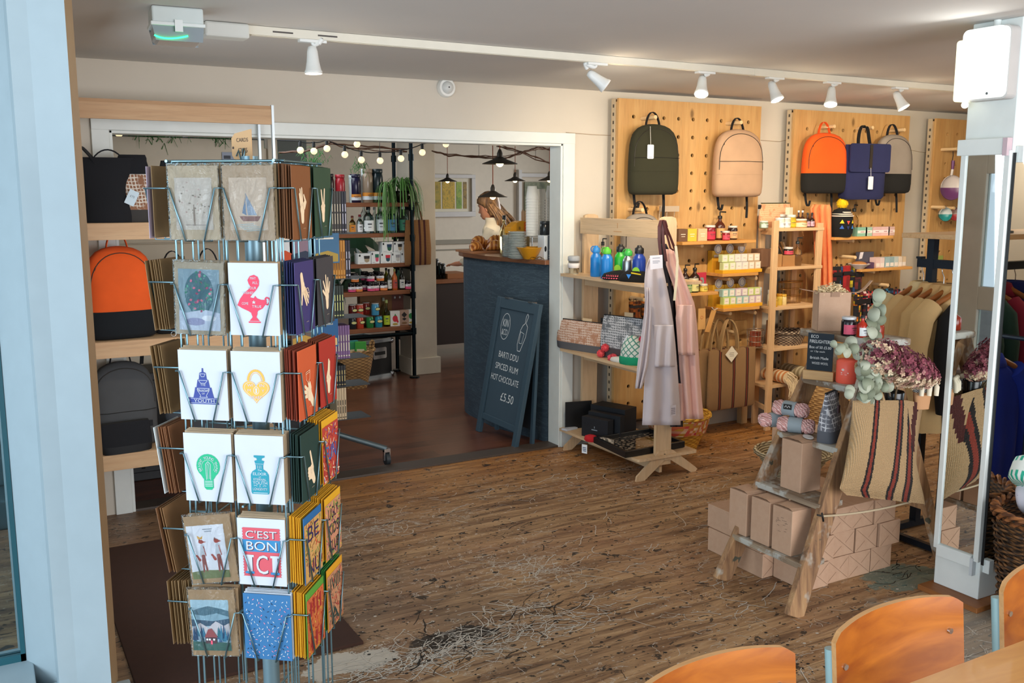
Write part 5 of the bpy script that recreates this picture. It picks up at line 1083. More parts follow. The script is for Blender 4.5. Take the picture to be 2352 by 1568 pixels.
# chalk A-board
AB = thing('a_board', 'dark blue A-board chalked KIN & CO, leaning at the counter', 'sign', (0, 0, 0))
def abm(O, R_, U_, N_): return Matrix(((R_.x, N_.x, U_.x, O.x), (R_.y, N_.y, U_.y, O.y), (R_.z, N_.z, U_.z, O.z), (0, 0, 0, 1)))
A0 = P(1097, 988, Z=0); A1 = P(1190, 1030, Z=0); A0 = Vector((2.93, A0.y, 0)); A1 = Vector((2.93, A1.y, 0))
Rv = (A1-A0).normalized(); wA = (A1-A0).length; top = P(1152, 686, X=3.0); hA = top.z
TPC = Vector((3.06, A0.y-.085, top.z)); Uv = (TPC-A0).normalized(); Nv = Uv.cross(Rv).normalized()  # local y = into the board, away from viewer
if Nv.x < 0: Nv = -Nv
Mx = abm(A0, Rv, Uv, Nv); LA = (TPC-A0).length
print('aboard', wA, LA)
FRM = flat('39505e', .5); CHB = NT('chalkboard'); chm = CHB.out(CHB.mix(CHB.noise(3, 4), '2f4452', '3d5361'), .7)
mb = MB().box(0, .05, -.014, .014, 0, LA).box(wA-.05, wA, -.014, .014, 0, LA).box(.05, wA-.05, -.012, .012, LA-.07, LA).box(.05, wA-.05, -.010, .010, .10, .14); mb.xf(Mx); mk('front_frame', mb, FRM, AB, bevel=.002)
mb = MB().box(.045, wA-.045, -.002, .006, .12, LA-.06); mb.xf(Mx); brd_ = mk('chalkboard_panel', mb, chm, AB)
CH = flat('dfe4e4', .9); a = Art(); 
X0, ZT = wA*.5, LA
def hw(t, cx, cz, h, w=None): a.txt(t, cx, cz, w, h, CH)
a.line([(wA*.28+.06*math.cos(t), LA*.80+.088*math.sin(t)) for t in [2*PI*i/24 for i in range(25)]], .004, CH)
hw('KIN', wA*.28, LA*.825, .050, .075); hw('&CO', wA*.28, LA*.760, .040, .075)
bt = [(.70, .92), (.73, .905), (.695, .855), (.745, .83), (.735, .76), (.66, .655), (.60, .655), (.575, .70), (.60, .80), (.635, .835), (.675, .85), (.68, .90), (.70, .92)]
a.line([(wA*(x+.05), LA*z) for x, z in bt], .0045, CH); a.line([(wA*x, LA*z) for x, z in ((.66, .79), (.74, .78), (.72, .71), (.66, .71), (.66, .79))], .003, CH)
for t, z, h, w_ in (('BARTI DDU', .60, .042, .26), ('SPICED RUM', .515, .042, .30), ('HOT CHOCOLATE', .43, .042, .37)): hw(t, wA*.47, LA*z, h, w_)
hw('£5.50', wA*.60, LA*.31, .055, .17)
o = mk('chalk_writing', a.mb, a.mats, None); 
for v in o.data.vertices: v.co = Mx @ Vector((v.co.x, v.co.y-.0022, v.co.z))
o.parent = brd_
mb = MB(); B0 = Vector((3.035, A0.y, 0)); 
for yy in (A0.y-.04, A1.y+.03): mb = MB().bar((3.062, yy, 0), (3.066, yy-.07, hA*.97), .03, .02, up=(1, 0, 0)); mk('rear_leg', mb, FRM, AB)
mk('rear_frame', MB().box(3.060, 3.070, A1.y+.02, A0.y-.10, .10, hA*.90), flat('1a2630', .6), AB)
for k in (.2, .75): mk('hinge', MB().box(wA*k, wA*k+.05, -.018, .02, LA-.004, LA+.006).xf(Mx), STEEL, AB)
# back counter & woman
bc2 = thing('back_counter', 'dark red back counter with a timber top in the cafe', 'counter', (0, 0, 0))
mk('body', MB().box(3.72, 6.2, 8.45, 9.0, .14, .75), flat('1c0a0c', .6), bc2); mk('worktop', MB().box(3.70, 6.2, 8.42, 9.05, .75, .79), wood('8a5a3a', '6a4028', 'X', 1, .3), bc2, bevel=.003)
for x_ in (3.82, 5.0, 6.1): mk('castor', MB().cyl((x_-.015, 8.5, .07), (x_+.015, 8.5, .07), .07), flat('6a5a54', .5), bc2)
for k, (px, c_, h_) in enumerate(((1003, '20262a', .20), (1010, '1c3034', .16), (1018, '23282c', .15))):
    q = P(px, 620, Y=8.5); jar('tumbler', ['tall dark tumbler', 'dark green tumbler', 'short dark tumbler'][k]+' on the back counter', (q.x, 8.52, .79), .03, h_, c_, '15181b', None, None, 'cup', .1, True)
carton('chopping_board', 'thick wooden block on the back counter', (P(1040, 640, Y=8.6).x, 8.62, .79), .24, .3, .05, '8a5428', cat='board')
WX = P(1132, 500, d=8.7); wm = thing('person', 'long-haired person in a cream jumper bending behind the counter', 'person', (WX.x, WX.y, 0), math.radians(-50))
SKIN = NT('skin').out('c88e74', .5, 0, Subsurface_Weight=.1); HAIR = NT('hair'); hw_ = HAIR.noise(14, 4, .6, HAIR.map((3, 3, .5)), .5); hairm = HAIR.out(HAIR.mix(HAIR.step(hw_, .35, .65), '46301f', '94704c'), .45)
# local frame: facing -X; head centre at (−.02,0,1.49)
me = bpy.data.meshes.new('body'); J = [((0.12, 0, .92), .13), ((.10, 0, 1.10), .11), ((.06, 0, 1.26), .12), ((.02, 0, 1.36), .05), ((-.01, 0, 1.42), .045), ((.12, .09, .9), .09), ((.10, .10, .5), .06), ((.12, .10, .06), .04), ((.0, .11, .03), .03), ((.12, -.09, .9), .09), ((.14, -.10, .5), .06), ((.14, -.10, .06), .04), ((.02, -.11, .03), .03),
     ((.05, .17, 1.28), .05), ((-.05, .22, 1.05), .038), ((-.26, .18, 1.0), .026), ((.05, -.17, 1.28), .05), ((-.03, -.23, 1.05), .038), ((-.24, -.20, .99), .026)]
E = [(0, 1), (1, 2), (2, 3), (3, 4), (0, 5), (5, 6), (6, 7), (7, 8), (0, 9), (9, 10), (10, 11), (11, 12), (2, 13), (13, 14), (14, 15), (2, 16), (16, 17), (17, 18)]
for s_, b in ((1, 15), (-1, 18)):
    bx_, by_, bz_ = J[b][0]; pi = len(J); J.append(((bx_-.07, by_, bz_-.005), .022)); E.append((b, pi))
    for k in range(4):
        y0 = by_+(-.024+.016*k); i0 = len(J); L = [.045, .055, .052, .042][k]; J.append(((bx_-.085, y0, bz_-.008), .0085)); J.append(((bx_-.085-L*.6, y0, bz_-.012), .0075)); J.append(((bx_-.085-L, y0, bz_-.028), .0065)); E += [(pi, i0), (i0, i0+1), (i0+1, i0+2)]
    i0 = len(J); J.append(((bx_-.04, by_-s_*.035, bz_-.012), .0095)); J.append(((bx_-.075, by_-s_*.045, bz_-.022), .008)); E += [(b, i0), (i0, i0+1)]
me.from_pydata([j[0] for j in J], E, []); body = bpy.data.objects.new('body', me); COL.objects.link(body); body.parent = wm
sk = body.modifiers.new('skin', 'SKIN'); sk.use_smooth_shade = True
if not me.skin_vertices: pass
try:
    for i, (_, r) in enumerate(J): me.skin_vertices[0].data[i].radius = (r, r); me.skin_vertices[0].data[i].use_root = (i == 0)
except Exception:
    bpy.context.view_layer.objects.active = body; bpy.ops.mesh.customdata_skin_add()
    for i, (_, r) in enumerate(J): me.skin_vertices[0].data[i].radius = (r, r); me.skin_vertices[0].data[i].use_root = (i == 0)
sb = body.modifiers.new('sub', 'SUBSURF'); sb.levels = 1; sb.render_levels = 2; me.materials.append(SKIN)
# head: lofted, profile facing -X with brow, nose, lips and chin
prof = [(-.115, .028, .030, -.020), (-.108, .045, .036, -.028), (-.092, .060, .048, -.024), (-.075, .068, .056, -.016), (-.05, .078, .063, -.008), (-.025, .083, .068, -.004), (0, .088, .071, 0), (.03, .094, .073, .004), (.06, .094, .070, .008), (.09, .082, .060, .012), (.112, .056, .042, .014), (.124, .02, .016, .014)]
mb = MB(); mb.loft([(z, a, b, x, 0) for z, a, b, x in prof], 24, 2.1)
mb.loft([(-.045, .010, .014, -.088), (-.038, .021, .015, -.090), (-.026, .016, .012, -.086), (-.005, .010, .009, -.084), (.012, .008, .008, -.082)], 12, 2)   # nose
mb.sph((-.083, 0, -.066), (.010, .020, .0055), 10).sph((-.082, 0, -.077), (.010, .017, .006), 10)  # lips
for s_ in (-1, 1): mb.sph((.008, s_*.071, -.018), (.018, .008, .030), 10)
HT = Matrix.Translation((-.045, 0, 1.505)) @ Matrix.Rotation(math.radians(-12), 4, 'Y')
mb.xf(HT); hd = mk('head', mb, SKIN, wm, sub=1)
for s_ in (-1, 1): mk('eye', MB().sph((-.078, s_*.030, .002), (.006, .013, .006), 10, 0).sph((-.082, s_*.030, .002), (.003, .005, .005), 8, 1).xf(HT), [flat('e8e2dc', .2), flat('3a2a20', .2)], hd); mk('brow', MB().tube([HT @ Vector((-.086, s_*.015, .022)), HT @ Vector((-.087, s_*.032, .027)), HT @ Vector((-.078, s_*.046, .022))], .0028, 5), hairm, hd)
mk('lips', MB().sph((-.0865, 0, -.066), (.008, .019, .0045), 10).sph((-.085, 0, -.075), (.008, .015, .0045), 10).xf(HT), flat('a8564c', .4), hd)
random.seed(5); mb = MB()
mb.loft([(-.09, .05, .079, .062), (-.04, .066, .084, .045), (.01, .086, .086, .026), (.05, .105, .084, .006), (.085, .100, .074, .008), (.118, .068, .052, .012), (.138, .02, .016, .014)], 24, 2.1); mb.xf(HT)
for i in range(150):
    s_ = random.choice((-1, 1)); y0 = s_*random.uniform(.0, .080); x0 = .05+random.uniform(-.05, .06)
    p0 = HT @ Vector((x0*.6, y0, .03)); p3 = Vector((.13+random.uniform(-.05, .09), y0*1.35+random.uniform(-.02, .02), 1.24+random.uniform(-.06, .06)))
    mb.tube(bez(p0, p0+Vector((.07, y0*.3, -.08)), p3+Vector((-.01, 0, .12)), p3, 9), [.011]*7+[.009, .006, .002], 6)
mk('hair', mb, hairm, wm)
CR = fabric('d8d2c2', 1.2)
mb = MB().loft([(.86, .155, .20, .11), (.95, .15, .19, .11), (1.08, .135, .19, .10), (1.20, .135, .215, .07), (1.29, .125, .225, .05), (1.33, .10, .175, .035), (1.355, .076, .10, .02), (1.385, .07, .078, .0), (1.405, .064, .07, -.004)], 28, 2.3)
for s_ in (-1, 1): mb.tube([(.05, s_*.15, 1.29), (.0, s_*.21, 1.16), (-.06, s_*.225, 1.05), (-.18, s_*.20, 1.01), (-.23, s_*.19, 1.0)], [.065, .058, .052, .042, .036], 14)
mk('jumper', mb, CR, wm, sub=1)
mk('trousers', MB().loft([(.5, .10, .16, .12), (.75, .12, .18, .12), (.9, .14, .185, .12)], 24, 2.4), fabric('23252c'), wm)
# ================================================================ pegboards on the rear wall
YBD = 4.94
PLY = wood('cfa56a', 'bd8c50', 'Z', .9, .5, True)
def fit(x0, x1, y0, y1, Y, yc=None):
    yc = yc or (y0+y1)/2; a, b = P(x0, yc, Y=Y), P(x1, yc, Y=Y); xm = (x0+x1)/2
    return (a.x+b.x)/2, b.x-a.x, P(xm, y1, Y=Y).z, P(xm, y0, Y=Y).z-P(xm, y1, Y=Y).z
def pegboard(label, x0, x1, z0, z1, hx, hz, sx=None, sz=None, r=.0125):
    t = thing('pegboard', label, 'pegboard', (x0, YBD, 0)); mb = MB(); sx = (P(1653, 400, Y=YBD).x-P(1589, 400, Y=YBD).x)/2; sz = (P(1589, 316, Y=YBD).z-P(1584, 519, Y=YBD).z)/5
    ix0 = math.ceil((x0+.05-hx)/sx); ix1 = math.floor((x1-.05-hx)/sx); iz0 = math.ceil((z0+.05-hz)/sz); iz1 = math.floor((z1-.05-hz)/sz)
    X = [hx+(i-.5)*sx-x0 for i in range(ix0, ix1+2)]; Z = [hz+(j-.5)*sz for j in range(iz0, iz1+2)]
    def quad(a, b, c, d): mb.add([(a, 0, c), (b, 0, c), (b, 0, d), (a, 0, d)], [(0, 1, 2, 3)])
    quad(0, x1-x0, z0, Z[0]); quad(0, x1-x0, Z[-1], z1); quad(0, X[0], Z[0], Z[-1]); quad(X[-1], x1-x0, Z[0], Z[-1])
    n = 12
    for i in range(len(X)-1):
        for j in range(len(Z)-1):
            cx, cz = (X[i]+X[i+1])/2, (Z[j]+Z[j+1])/2; hxx, hzz = sx/2, sz/2; O = []; I = []
            for k in range(n):
                a = 2*PI*(k+.5)/n; c, s = math.cos(a), math.sin(a); q = min(hxx/abs(c), hzz/abs(s)); O.append((cx+c*q, 0, cz+s*q)); I.append((cx+c*r, 0, cz+s*r))
            mb.add(O+I, [(k, (k+1) % n, n+(k+1) % n, n+k) for k in range(n)])
            for (c1, c2) in ((1, 1), (-1, 1), (-1, -1), (1, -1)):   # corners of the cell
                ks = sorted(range(n), key=lambda k: math.hypot(O[k][0]-cx-c1*hxx, O[k][2]-cz-c2*hzz))[:2]; mb.add([O[ks[0]], O[ks[1]], (cx+c1*hxx, 0, cz+c2*hzz)], [(0, 1, 2)])
    mk('plywood_sheet', mb, PLY, t, solid=.018); mk('back_panel', MB().box(0.01, x1-x0-.01, .06, .065, z0, z1), flat('6a5236', .8), t)  # dark sheet added behind the holes so they read as shaded
    for x_ in (.0, x1-x0-.055): mk('batten', MB().box(x_, x_+.055, .012, .058, 0, z1-.02), wood('d2b084', 'c09a68', 'Z'), t)
    mk('slotted_rail', MB().box(-.006, -.002, .02, .06, z0, z1).add(*(lambda: ([p for k in range(int((z1-z0)/.05)) for p in ((-.0066, .03, z0+.05*k), (-.0066, .045, z0+.05*k), (-.0066, .045, z0+.05*k+.02), (-.0066, .03, z0+.05*k+.02))], [(4*k, 4*k+1, 4*k+2, 4*k+3) for k in range(int((z1-z0)/.05))]))(), 1), [flat('c2ae90', .5), flat('4a4034')], t)
    return t
h1 = P(1589, 316, Y=YBD)
pegboard('largest plywood pegboard, holding the green and beige backpacks', 3.53, 4.715, .15, 2.205, h1.x, h1.z)
h2 = P(1852, 296, Y=YBD); pegboard('middle plywood pegboard with three hanging backpacks', 5.03, 6.225, .15, 2.20, h2.x, h2.z)
h3 = P(2174, 308, Y=YBD); pegboard('plywood pegboard at the right with hanging pans', 6.53, 7.72, .15, 2.195, h3.x, h3.z)
DOWEL = wood('e6c89a', 'd6b07c', 'Y', 1)
def peg(px, py, L=.14, lab=None, src=[None]):
    q = P(px, py, Y=YBD-L)
    l = lab or 'pale dowel peg'
    if src[0] is None: src[0] = solo('dowel_peg', MB().cyl((0, 0, 0), (0, .15, 0), .0125, n=14), DOWEL, l, 'peg', (q.x, YBD-L, q.z), 0, 'dowel pegs in the pegboards')
    else: dup(src[0], (q.x, YBD-L, q.z), None, l)
for px, py, l in ((1506, 269, 'dowel peg holding the green backpack'), (1703, 281, 'dowel peg holding the beige backpack'), (1476, 482, 'dowel peg holding the grey backpack behind the wooden rack'), (1917, 290, 'dowel peg holding the orange backpack'), (2005, 293, 'dowel peg holding the navy bag'), (2078, 298, 'dowel peg holding the grey and black backpack'),
                  (1613, 564, 'dowel peg under the left of the amber bottle shelf'), (1712, 562, 'dowel peg under the right of the amber bottle shelf'), (1675, 641, 'left dowel peg under the upper soap shelf'), (1737, 639, 'right dowel peg under the upper soap shelf'), (1678, 720, 'left dowel peg under the lower soap shelf'), (1735, 718, 'right dowel peg under the lower soap shelf'),
                  (1692, 764, 'dowel peg carrying the jute totes'), (1480, 688, 'dowel peg with the plaid socks'), (1960, 553, 'dowel peg under the beanie shelf'), (2008, 624, 'dowel peg under the lower right shelf'), (2200, 342, 'dowel peg holding the big pan'), (1965, 591, 'dowel peg with the hanging colourful socks'), (2040, 655, 'dowel peg with the hanging sock row'), (1598, 762, 'dowel peg with the kraft hang tags')):
    peg(px, py, .15, l)
BR = wood('d8a05a', 'c4873f', 'X', 1)
def wshelf(lab, px0, px1, py, dep=.19, t=.02):
    a, b = P(px0, py, Y=YBD-dep), P(px1, py, Y=YBD-dep); z = (a.z+b.z)/2
    solo('wall_shelf', MB().box(a.x, b.x, YBD-dep, YBD-.012, z-t, z), BR, lab, 'shelf', bevel=.002); return z
zA1 = wshelf('honey-coloured pegboard shelf with the amber pump bottle', 1568, 1737, 553); zA2 = wshelf('pegboard shelf with the upper soap display', 1660, 1742, 627); zA3 = wshelf('short pegboard shelf half hidden by the aprons', 1560, 1650, 672); zA4 = wshelf('pegboard shelf with the lower soap display', 1662, 1745, 706)
zB1 = wshelf('pegboard shelf with the pompom beanie', 1918, 2052, 543); zB2 = wshelf('pegboard shelf above the hanging socks', 1978, 2096, 615)
def wb(px, z, Y=4.82): r = P(px, 520, Y=Y); return Vector((r.x, Y, z))
def hang_pack(lab, x0, x1, y0, y1, top, bot, split, **kw):
    xc, w, z0, h = fit(x0, x1, y0, y1, 4.80); return backpack('backpack', lab, (xc, 4.82, z0), math.radians(-8), w*.92, h, .13, top, bot, split, **kw)
hang_pack('dark green backpack hanging highest on the large pegboard', 1450, 1560, 284, 447, '2b2a18', None, .33, tagc=True, seam=.52)
hang_pack('beige backpack hanging on the large pegboard', 1646, 1752, 296, 452, 'b08e70', None, .33, seam=.52)
hang_pack('grey backpack half hidden behind the wooden rack header', 1432, 1520, 490, 620, '8f8478', None, .33)
hang_pack('orange and black backpack hanging on the middle pegboard', 1852, 1945, 304, 444, 'e8560e', '15130f', .33, handle='e8560e')
hang_pack('grey and black backpack hanging at the right of the middle pegboard', 2018, 2092, 308, 444, '8a7f74', '12110f', .33)
xc, w, z0, h = fit(1932, 2022, 333, 458, 4.78); nb = thing('roll_top_bag', 'navy flap backpack with a white tag hanging between two backpacks', 'bag', (xc, 4.77, z0), math.radians(-6))
NV = fabric('1b1f46'); mk('body', MB().loft([(0, w*.40, .05), (.02, w*.45, .062), (h*.5, w*.46, .062), (h*.97, w*.46, .045), (h, w*.44, .04)], 28, 4), NV, nb)
mk('flap', MB().prism(rrect(-w*.455, w*.455, h*.50, h+.006, .02), -.076, -.066), NV, nb, bevel=.003); mk('buckle_strap', MB().box(-.012, .012, -.082, -.077, h*.56, h), fabric('241c14'), nb)
mb = MB(); strap(bez((-.05, 0, h), (-.06, 0, h+.12), (-.01, 0, h+.16), (0, 0, h+.12), 8)+bez((0, 0, h+.12), (.03, 0, h+.16), (.04, 0, h+.05), (.06, 0, h), 8)[1:], .03, .004, mb, (0, 1, 0)); mk('handle', mb, fabric('141414'), nb)
g = mk('swing_tag', MB().prism(rrect(-.022, .022, -.09, 0, .004), -.001, .001), flat('dcd8d4'), nb, (.0, -.088, h*.42)); mk('tag_string', MB().cyl((0, 0, 0), (0, .005, .06), .0012, n=5), flat('d8d4cc'), g)
for s in (-1, 1): mb = MB(); strap([(s*w*.3, .05, h*.8), (s*w*.34, .07, h*.3), (s*w*.3, .05, -.02)], .02, .004, mb); mk('strap', mb, fabric('101012'), nb)
# shelf 1
for px, c_, l in ((1564, '6a4a34', 'dark brown soap carton, leftmost on the amber bottle shelf'), (1585, 'e0b93a', 'yellow soap carton on the amber bottle shelf'), (1609, 'd9b48c', 'peach soap carton on the amber bottle shelf')):
    carton('soap_carton', l, wb(px, zA1), .075, .05, .08, c_, 0, None, [([(-.25, .55), (.25, .55), (.25, .60), (-.25, .60)], 'f0e6d0'), ([(-.2, .38), (.2, .38), (.2, .42), (-.2, .42)], 'f0e6d0')])
jar('candle_jar', 'large red candle jar on the amber bottle shelf', wb(1631, zA1), .036, .10, '7a1420', 'd8d0c4', ['c82a44'], lidh=.14); bottle('pump_bottle', 'amber pump bottle on the pegboard shelf', wb(1653, zA1, 4.85), .036, .16, '4a1c0c', '1a1412', 'c89a5c', None, False, True)
jar('candle_jar', 'small red candle jar beside the amber pump bottle', wb(1668, zA1, 4.79), .026, .062, '8a1a24', 'd8d0c4', ['d8485c'], lidh=.2); jar('candle_jar', 'dark jar with a peach label at the right of the amber pump bottle', wb(1683, zA1, 4.85), .033, .092, '2a1410', 'd8d0c4', ['d8a878'], lidh=.14)
# soap displays
def soapbox(z, px0, tier, cols2):
    src = None
    for k in range(3):
        q = wb(px0+14+27*k, z, 4.90); c = carton('display_carton', 'yellow display carton with a round card, %s in the %s soap display' % (['left', 'middle', 'right'][k], tier), q, .10, .045, .145, 'd8a428', 0, None, [([(-.5, .6), (-.2, .8), (.1, .62), (.5, .85), (.5, 0), (-.5, 0)], 'c88a14')], cat='display box')
        a = Art(); a.ell(0, .155, .030, .033, 'cfc6c0').ell(0, .155, .024, .027, '8a8494').ell(0, .155, .019, .022, 'd9d2cc').poly([(-.035, .10), (.035, .10), (.035, .118), (-.035, .118)], 'ddd4c4'); o = mk('round_card', a.mb, a.mats, c); o.location = (0, -.0235, 0)
        b_ = mk('card_backing', MB().lathe([(.033, 0), (.033, .003)], n=20).xf(Matrix.Translation((0, -.0195, .155)) @ Matrix.Rotation(PI/2, 4, 'X')), flat('c8bfb4'), c)
    x0 = wb(px0+20, z).x; x1 = wb(px0+108, z).x; stp = (x1-x0)/6
    solo('display_tray', MB().box(x0-.01, x1, 4.76, 4.84, z, z+.022), flat('e0a41c', .5), 'yellow scalloped tray under the %s row of soaps' % tier, 'tray', bevel=.002)
    for r_ in range(2):
        for k in range(6):
            c = cols2[(k//2+(r_ if tier == 'lower' else 0)) % len(cols2)]
            carton('soap_bar', 'wrapped soap bar, %s row of the %s soap display, %s edging' % (['bottom', 'top'][r_], tier, c[1]), (x0+stp*(k+.5), 4.79+.012*r_, z+.022+.052*r_), stp*.93, .035, .050, c[0], 0, 'soap bars in the %s display' % tier, [([(-.36, .12), (.36, .12), (.36, .88), (-.36, .88)], 'e9dfd0'), ([(-.2, .42), (.2, .42), (.2, .5), (-.2, .5)], 'c9b0a8')], cat='soap')
soapbox(zA2, 1632, 'upper', [('cfd69a', 'lime'), ('dcd4cc', 'white'), ('d4bc9c', 'tan')]); soapbox(zA4, 1636, 'lower', [('c4d07a', 'lime'), ('a4c4b8', 'aqua'), ('cdb4bf', 'pink')])
# shelf 3
bottle('pump_bottle', 'dark pump bottle at the back of the short shelf', wb(1577, zA3, 4.88), .03, .15, '2a140c', '141210', None, None, False, True); bottle('pump_bottle', 'dark pump bottle nearest the red card on the short shelf', wb(1599, zA3, 4.84), .034, .155, '2a120a', '141210', None, None, False, True)
jar('candle_jar', 'dark jar with a pale yellow label on the short shelf', wb(1597, zA3, 4.79), .034, .09, '1c2012', 'c8c0a8', ['d8cc84'], lidh=.14); jar('candle_jar', 'low yellow jar at the end of the short shelf', wb(1620, zA3, 4.79), .028, .052, 'b8983a', 'd8d0c0', ['e0c85a'], lidh=.24); jar('candle_jar', 'green-tinted jar mostly behind the pink apron', wb(1583, zA3, 4.79), .03, .08, '5a7a4a', 'c8c0a8', ['a8b878'])
carton('greeting_card', 'red card with a grey letter standing on the short shelf', wb(1614, zA3, 4.90), .085, .006, .115, 'c4344c', 0, None, [([(-.3, .3), (.1, .25), (.3, .45), (.2, .7), (-.1, .72), (-.1, .6), (.1, .55), (.1, .42), (-.3, .45)], '8a9a94')], cat='card')
# hanging plaid socks
def sockm(cs, sc=30):
    m = NT('knit_pattern'); x, y, z = m.xyz(); a = m.math('FLOOR', m.math('MULTIPLY', m.math('ADD', x, y), sc)); b = m.math('FLOOR', m.math('MULTIPLY', z, sc)); w = m.n('TexWhiteNoise', {'noise_dimensions': '2D'}, Vector=m.n('CombineXYZ', X=a, Y=b).outputs[0]).outputs[0]
    k = len(cs); return m.out(m.ramp(w, [(i/k, c) for i, c in enumerate(cs)]), .95)
def sock(lab, px, py, Y, h, w, mat, rz=0, group=None, foot=True):
    q = P(px, py, Y=Y); t = thing('hanging_sock', lab, 'socks', q, rz, group); mb = MB()
    mb.loft([(-h, w*.3, .012, w*.35), (-h*.93, w*.5, .016, w*.25), (-h*.85, w*.45, .016, w*.1), (-h*.7, w*.38, .014, 0), (-h*.3, w*.42, .014), (-h*.02, w*.45, .012), (0, w*.42, .008)], 18, 3); mk('sock_body', mb, mat, t)
    mk('hanger_hook', MB().tube([(-.012, 0, .0), (-.006, 0, .018), (0, 0, .006), (.006, 0, .018), (.012, 0, 0)], .0025, 5), BLACK, t); mk('card_band', MB().box(-w*.5, w*.5, -.018, -.014, -h*.30, -h*.18), flat('1a1618'), t); return t
sock('plaid amber and black socks hanging behind the wooden rack', 1458, 692, 4.84, .13, .10, sockm(['2a1a10', 'b8641c', '1a1410', '8a4414'], 60))
sock('second pair of plaid socks close behind the first', 1484, 688, 4.88, .13, .09, sockm(['1c140e', '9a5418', '2a1c12'], 60))
# jute totes
xc, w, z0, h = fit(1612, 1712, 800, 935, 4.80); 
JM = stripemat('94714a', '2a1a14', '8a3a22', (-.115, .005, .125), .013)
for k, (dx, dy, s_, l) in enumerate(((.03, 0, 1, 'front jute tote with three red-brown stripes and a white diamond tag'), (-.02, .045, .95, 'middle jute tote hanging behind the front one'), (-.07, .09, .95, 'rearmost jute tote against the pegboard'))):
    t = thing('tote_bag', l, 'bag', (xc+dx, 4.76+dy, z0)); mb = MB().loft([(0, w*.52, .010), (.01, w*.54, .018), (h*.4, w*.54, .02), (h*.97, w*.53, .014), (h, w*.53, .010)], 30, 4); mk('body', mb, JM, t)
    for j in range(4 if k == 0 else 2): o_ = (j-1.5)*.008; mk('handle', MB().tube(bez((-.11, o_, h-.01), (-.10, o_, h+.14), (-.02, .04+o_, h+.20), (0, .05, h+.19+.004*j), 9)+bez((0, .05, h+.19+.004*j), (.05, .05+o_, h+.20), (.05, o_, h+.10), (.04, o_, h-.01), 9)[1:], .0065, 6), fabric('9a7a50'), t)
    if k == 0:
        g = mk('swing_tag', MB().prism([(0, -.055), (.055, 0), (0, .055), (-.055, 0)], -.002, 0), flat('e6ddc8'), t); g.location = (-.03, -.026, h-.03); mk('lettering', MB().box(-.02, .02, -.003, -.0022, .008, .011).box(-.022, .018, -.003, -.0022, -.003, 0).box(-.016, .02, -.003, -.0022, -.014, -.011), flat('9a9080'), g)
a = P(1612, 708, Y=4.82); kt = thing('hang_tag', 'long kraft hang tag dangling left of the jute tote handles', 'tag', a); mk('card', MB().prism([(-.03, 0), (.03, 0), (.035, -.14), (-.028, -.14)], -.002, .002), flat('c99a5c'), kt); mk('print', MB().tube([(.01*math.cos(t), -.003, -.06+.01*math.sin(t)) for t in [2*PI*i/12 for i in range(12)]], .0012, 4, closed=True), flat('b8643a'), kt)
a = P(1640, 712, Y=4.80); kt = thing('hang_tag', 'rolled kraft swing tag slanting across the jute totes', 'tag', a, 0); mk('card', MB().bar((0, 0, 0), (-.07, -.02, -.14), .035, .006), flat('c08e50'), kt); mk('cord', MB().tube([(-.02, 0, .02), (.0, 0, .0), (.03, 0, .01)], .003, 5), flat('d8d0c0'), kt)
a = P(1705, 745, Y=YBD-.02); solo('small_panel', MB().box(a.x-.09, a.x+.04, YBD-.024, YBD-.0105, a.z-.07, a.z+.03), wood('e0b878', 'd0a462', 'Z'), 'small pale plywood patch on the pegboard beside the totes', 'panel')
# ---------------------------------------------------------------- corner ladder shelf
LW = wood('dcb88a', 'cfa274', 'Z', 1); LX = wood('dcb88a', 'cfa274', 'X', 1)
c0 = P(1772, 740, Y=4.72); c1 = P(1872, 740, Y=4.72); cs = thing('corner_shelf', 'pale wooden slatted shelf stand between two pegboards', 'shelves', (0, 0, 0))
xL, xR = c0.x, c1.x; zt_ = P(1772, 507, Y=4.72).z; xB = P(1742, 740, Y=4.92).x
for x_, y_, z_ in ((xL, 4.72, zt_), (xR, 4.72, zt_-.02), (xB, 4.92, zt_-.03), (xR-.02, 4.925, zt_-.03)): mk('upright', MB().box(x_-.024, x_+.024, y_-.011, y_+.011, 0, z_), LW, cs, bevel=.002)
CZ = [P(1800, yy, Y=4.72).z for yy in (524, 613, 704, 797)]
for z in CZ:
    for k in range(3): mk('slat', MB().box(xL+.02, xR+.03, 4.705+.068*k, 4.765+.068*k, z-.02, z), LX, cs, bevel=.002)
    mk('side_rail', MB().bar((xL-.005, 4.72, z-.03), (xB, 4.93, z-.03), .018, .03), LW, cs)
for yy in (880, 925):
    z = P(1740, yy, Y=4.9).z; mk('side_rail', MB().bar((xL-.005, 4.72, z), (xB, 4.93, z), .018, .03), LW, cs)
mk('low_slat', MB().box(xL, xR, 4.72, 4.90, P(1740, 880, Y=4.9).z, P(1740, 880, Y=4.9).z+.02), LX, cs)
z1 = CZ[0]
for px, r_, h_, b, l, lb, nm, y_ in ((1754, .03, .05, '8a9a7a', 'd8d4cc', ['c8d4cc'], 'small green-white tin at the left end', 4.80), (1791, .034, .07, 'c8ccb8', 'dcd8d0', ['e8e4e0'], 'white-lidded jar, left of two', 4.76), (1804, .034, .07, 'c8c4b4', 'dcd8d0', ['e8dcd4'], 'white-lidded jar, right of two', 4.76), (1816, .034, .088, 'b89a1c', 'c8d0c8', ['e0b81c'], 'bright yellow jar', 4.78), (1838, .045, .06, 'b0804a', 'd8ccb8', ['e8d0a0'], 'low wide amber jar', 4.76), (1796, .03, .09, '2a3a2c', 'd8d8d4', None, 'tall dark jar set back', 4.86)):
    jar('cosmetic_jar', nm+' on top of the corner shelf', wb(px, z1, y_), r_, h_, b, l, lb, lidh=.2)
